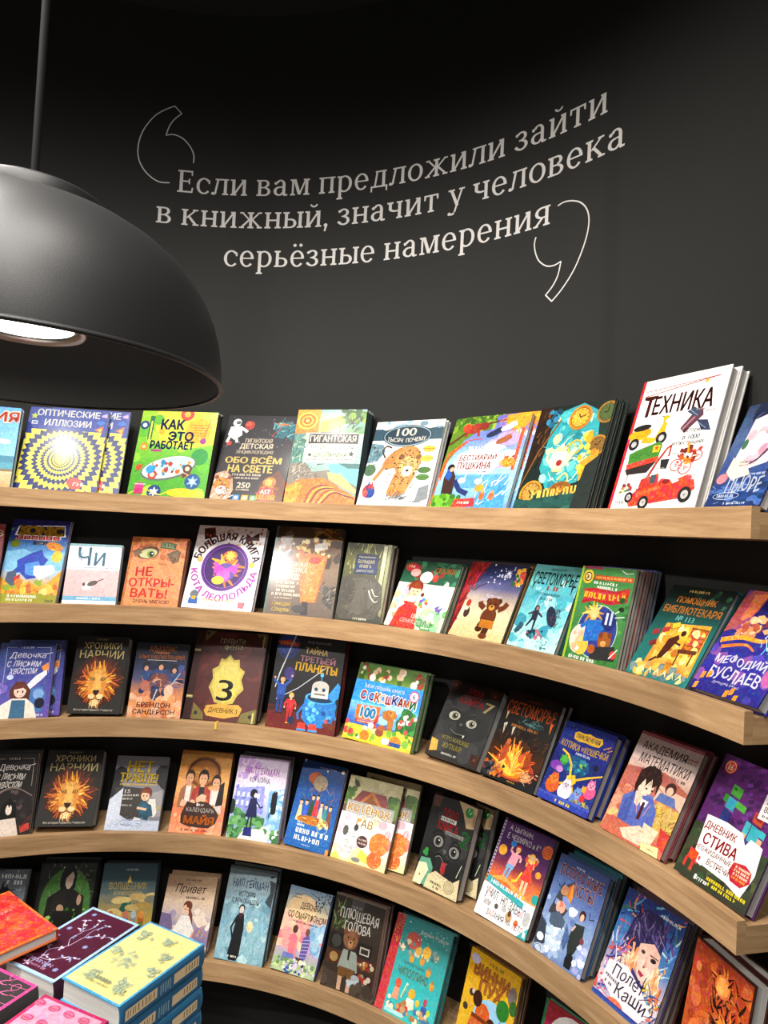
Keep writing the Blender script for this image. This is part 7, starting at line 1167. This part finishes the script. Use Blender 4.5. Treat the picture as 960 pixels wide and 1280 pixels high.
def f_yellow(d):
    d.r(0, 0, 100, 100, '63b4dc'); d.r(3, 2, 97, 98, 'ece19a'); d.r(3.6, 2.4, 96.4, 97.6, 'efe5a2'); g = '9db4aa'
    for x, y, k in ((60, 46, 1.6), (26, 22, 1), (74, 16, 1), (20, 66, 1), (78, 80, 1.2), (40, 84, .8), (84, 50, .8), (20, 12, .7), (12, 44, .8)):
        R = random.Random(int(x*y)); 
        for _ in range(int(26*k)):
            a, r = R.uniform(0, 6.28), R.uniform(1, 12)*k; fx, fy = x+r*math.cos(a), y+r*math.sin(a)/d.a*.9
            if 6 < fx < 94 and 5 < fy < 95:
                d.ring(fx, fy, 2.4, .5, g); d.ring(fx, fy, 1.1, .4, g); d.leaf(fx, fy, 5, 1.6, R.uniform(0, 360), 'ccd2a6')
    d.g(40, 13, 64, 17, '8a9a8a', 6); d.g(36, 8.5, 70, 10.6, 'a8ac8a', 3)
def f_burg(d):
    d.r(0, 0, 100, 100, 'b4d4ec'); d.r(5, 3, 95, 97, '5e2240'); c = 'c4b8d4'
    d.cv('70,4 62,18 66,30 50,42 46,58 30,66 12,70', 1.4, c, .7); d.cv('50,42 62,52 60,64 72,72 78,80', 1.2, c, .6); d.cv('66,30 82,36 88,48', 1.1, c, .6); d.cv('62,18 44,20 30,30 14,32', 1.1, c, .6); d.cv('46,58 48,72 38,82', 1, c, .6); d.cv('60,64 54,76 60,86', 1, c, .6); d.cv('74,20 80,14 90,12', .9, c, .5)
    R = random.Random(3)
    for x, y in ((12, 70), (22, 68), (30, 66), (38, 60), (78, 80), (72, 72), (66, 66), (88, 48), (84, 40), (76, 34), (14, 32), (22, 30), (34, 27), (44, 20), (38, 82), (44, 76), (60, 86), (54, 78), (90, 12), (82, 14), (58, 22), (54, 36), (62, 54), (70, 8)):
        for q in range(3): d.leaf(x, y, R.uniform(5, 9), 3, R.uniform(0, 360), R.choice(('c4b8d4', '9fa8cc', 'e0d8e8')))
    for x, y in ((26, 48), (84, 62), (40, 12), (80, 90), (20, 12)): d.flower(x, y, 4, '8f9ac4', 'c4b8d4', 5)
    d.g(30, 12, 84, 16, 'b8a8cc', 4); d.g(34, 7, 76, 9.6, 'c898b8', 5)
def f_orange(d):
    d.r(0, 0, 100, 100, 'f07a34'); d.r(4, 3, 96, 97, 'd83a2a'); d.blob(3, 30, 8, 6, 92, 94, 8, 18, 'e04a34 d02c24 e85a3c c83a3a', 'e'); d.strokes(4, 34, 8, 8, 84, 92, 16, .8, 'f0705a b8282c e08a7a', 20, 60); d.g(24, 60, 70, 65, 'e8908a', 4)
def f_pink(d):
    d.r(0, 0, 100, 100, 'c03c72'); d.r(5, 3, 95, 97, 'e8a8c0')
    for k in range(24):
        x, y, a = 17+(k % 4)*23+(k//4 % 2)*7, 9+(k//4)*16.4, (k*47 % 70)-35
        d.e(x, y, 8, 3.6, 'dc7f9f', a); d.ring(x, y, 7.4, .8, 'a83a62', 3.2); d.cv([(x-7.4, y+.8), (x-2.4, y-.8), (x, y), (x+2.6, y-.8), (x+7.4, y+.6)], .9, 'a83a62')
    d.cv('84,4 72,14 86,22 78,40', 1.2, 'b04468')
def f_grey(d):
    d.r(0, 0, 100, 100, 'd85a9a'); d.r(5, 3, 95, 97, '4a4648')
    for k in range(9): d.l([(5, 12+k*10), (95, 4+k*10)], .8, 'd87aa8')
    for x, y in ((70, 14), (60, 40), (26, 62), (40, 24), (12, 84), (30, 92), (56, 80)): d.leaf(x, y, 20, 9, 20, 'd87aa8'); d.leaf(x, y, 17, 7, 20, '4a4648'); d.ring(x+8, y+6, 6, .9, 'd87aa8')
def f_pale(d): d.r(0, 0, 100, 100, 'd8c4cc'); d.r(5, 4, 95, 96, 'e0d0d4'); d.flower(50, 40, 12, 'c898ac')
PIL = 'small gift edition books piled on the display table'
O2 = ['second', 'third', 'fourth', 'fifth']
lying(-.4045, 1.245, EZ-.792, -27.4, .139, .198, .0396, '4a9ecb', '2f6f98', f_yellow, 'pale yellow flowered book with blue edges, topmost of its pile', PIL, 5, labels=[f'{q} blue spined book down in the pile under the pale yellow one' for q in O2])
lying(-.556, 1.342, EZ-.824, -25.0, .130, .203, .0415, 'a8cce8', '3a1c30', f_burg, 'burgundy book with lilac branches, topmost of its pile', PIL, 4, False, labels=[f'{q} burgundy book down in the pile under the lilac branches' for q in O2])
lying(-.698, 1.334, EZ-.7888, 53, .12, .2, .021, 'e8783a', 'a83224', f_orange, 'orange red book on top of the pile at the left edge', PIL, 1, False)
lying(-.748, 1.322, EZ-.8104, -30, .140, .205, .045, 'd8c8cc', 'c0a8b0', f_pale, 'pale pinkish book lying below the orange red book', PIL, 4, False, labels=[f'{q} pale pinkish book down in the pile below the orange red one' for q in O2])
lying(-.497, 1.036, EZ-.797, -22.5, .137, .198, .0385, 'b83a6c', '8a2a50', f_pink, 'pink book printed with rose lips at the bottom left corner', PIL, 5, False, labels=[f'{q} pink book down in the pile at the bottom left corner' for q in O2])
lying(-.648, 1.112, EZ-.797, -25, .137, .198, .0385, 'cf5a96', '3a3638', f_grey, 'dark grey book with pink rim behind the pink lips book', PIL, 5, False, labels=[f'{q} grey and pink book down in the pile behind the lips book' for q in O2])
# yellow ribbon marker hanging out of the oxblood book, over the front of the shelf
dr = [o for o in bpy.data.objects if o.get('label', '').startswith('oxblood book')][0]
V, F = [], []
for dr_, z_, hw in ((.030, -.0075, .0022), (.018, -.0080, .0024), (.0165, .0012, .0024), (-.0008, .0012, .0024), (-.0014, -.006, .0026), (-.0016, -.017, .0034)):
    for sg in (-1, 1):
        a_ = 6.2+sg*hw/R0*180/PI; p_0 = pol(a_, R0+dr_, EZ+ZS[2]+z_); V.append(p_0); V.append(pol(a_, R0+dr_-.0004, EZ+ZS[2]+z_+.0003))
for i in range(5):
    a_ = 4*i
    for q_ in ((0, 2, 6, 4), (1, 5, 7, 3), (0, 4, 5, 1), (2, 3, 7, 6)): F.append(tuple(a_+j for j in q_))
rb = mesh('ribbon_marker', [dr.matrix_world.inverted()@v for v in V], F, plain('yellow_ribbon', lin('e8c23a'), .5), dr); rb['label'] = 'yellow ribbon marker'
# the lettering source was only a tool for tracing letters
bpy.data.objects.remove(_to, do_unlink=True)
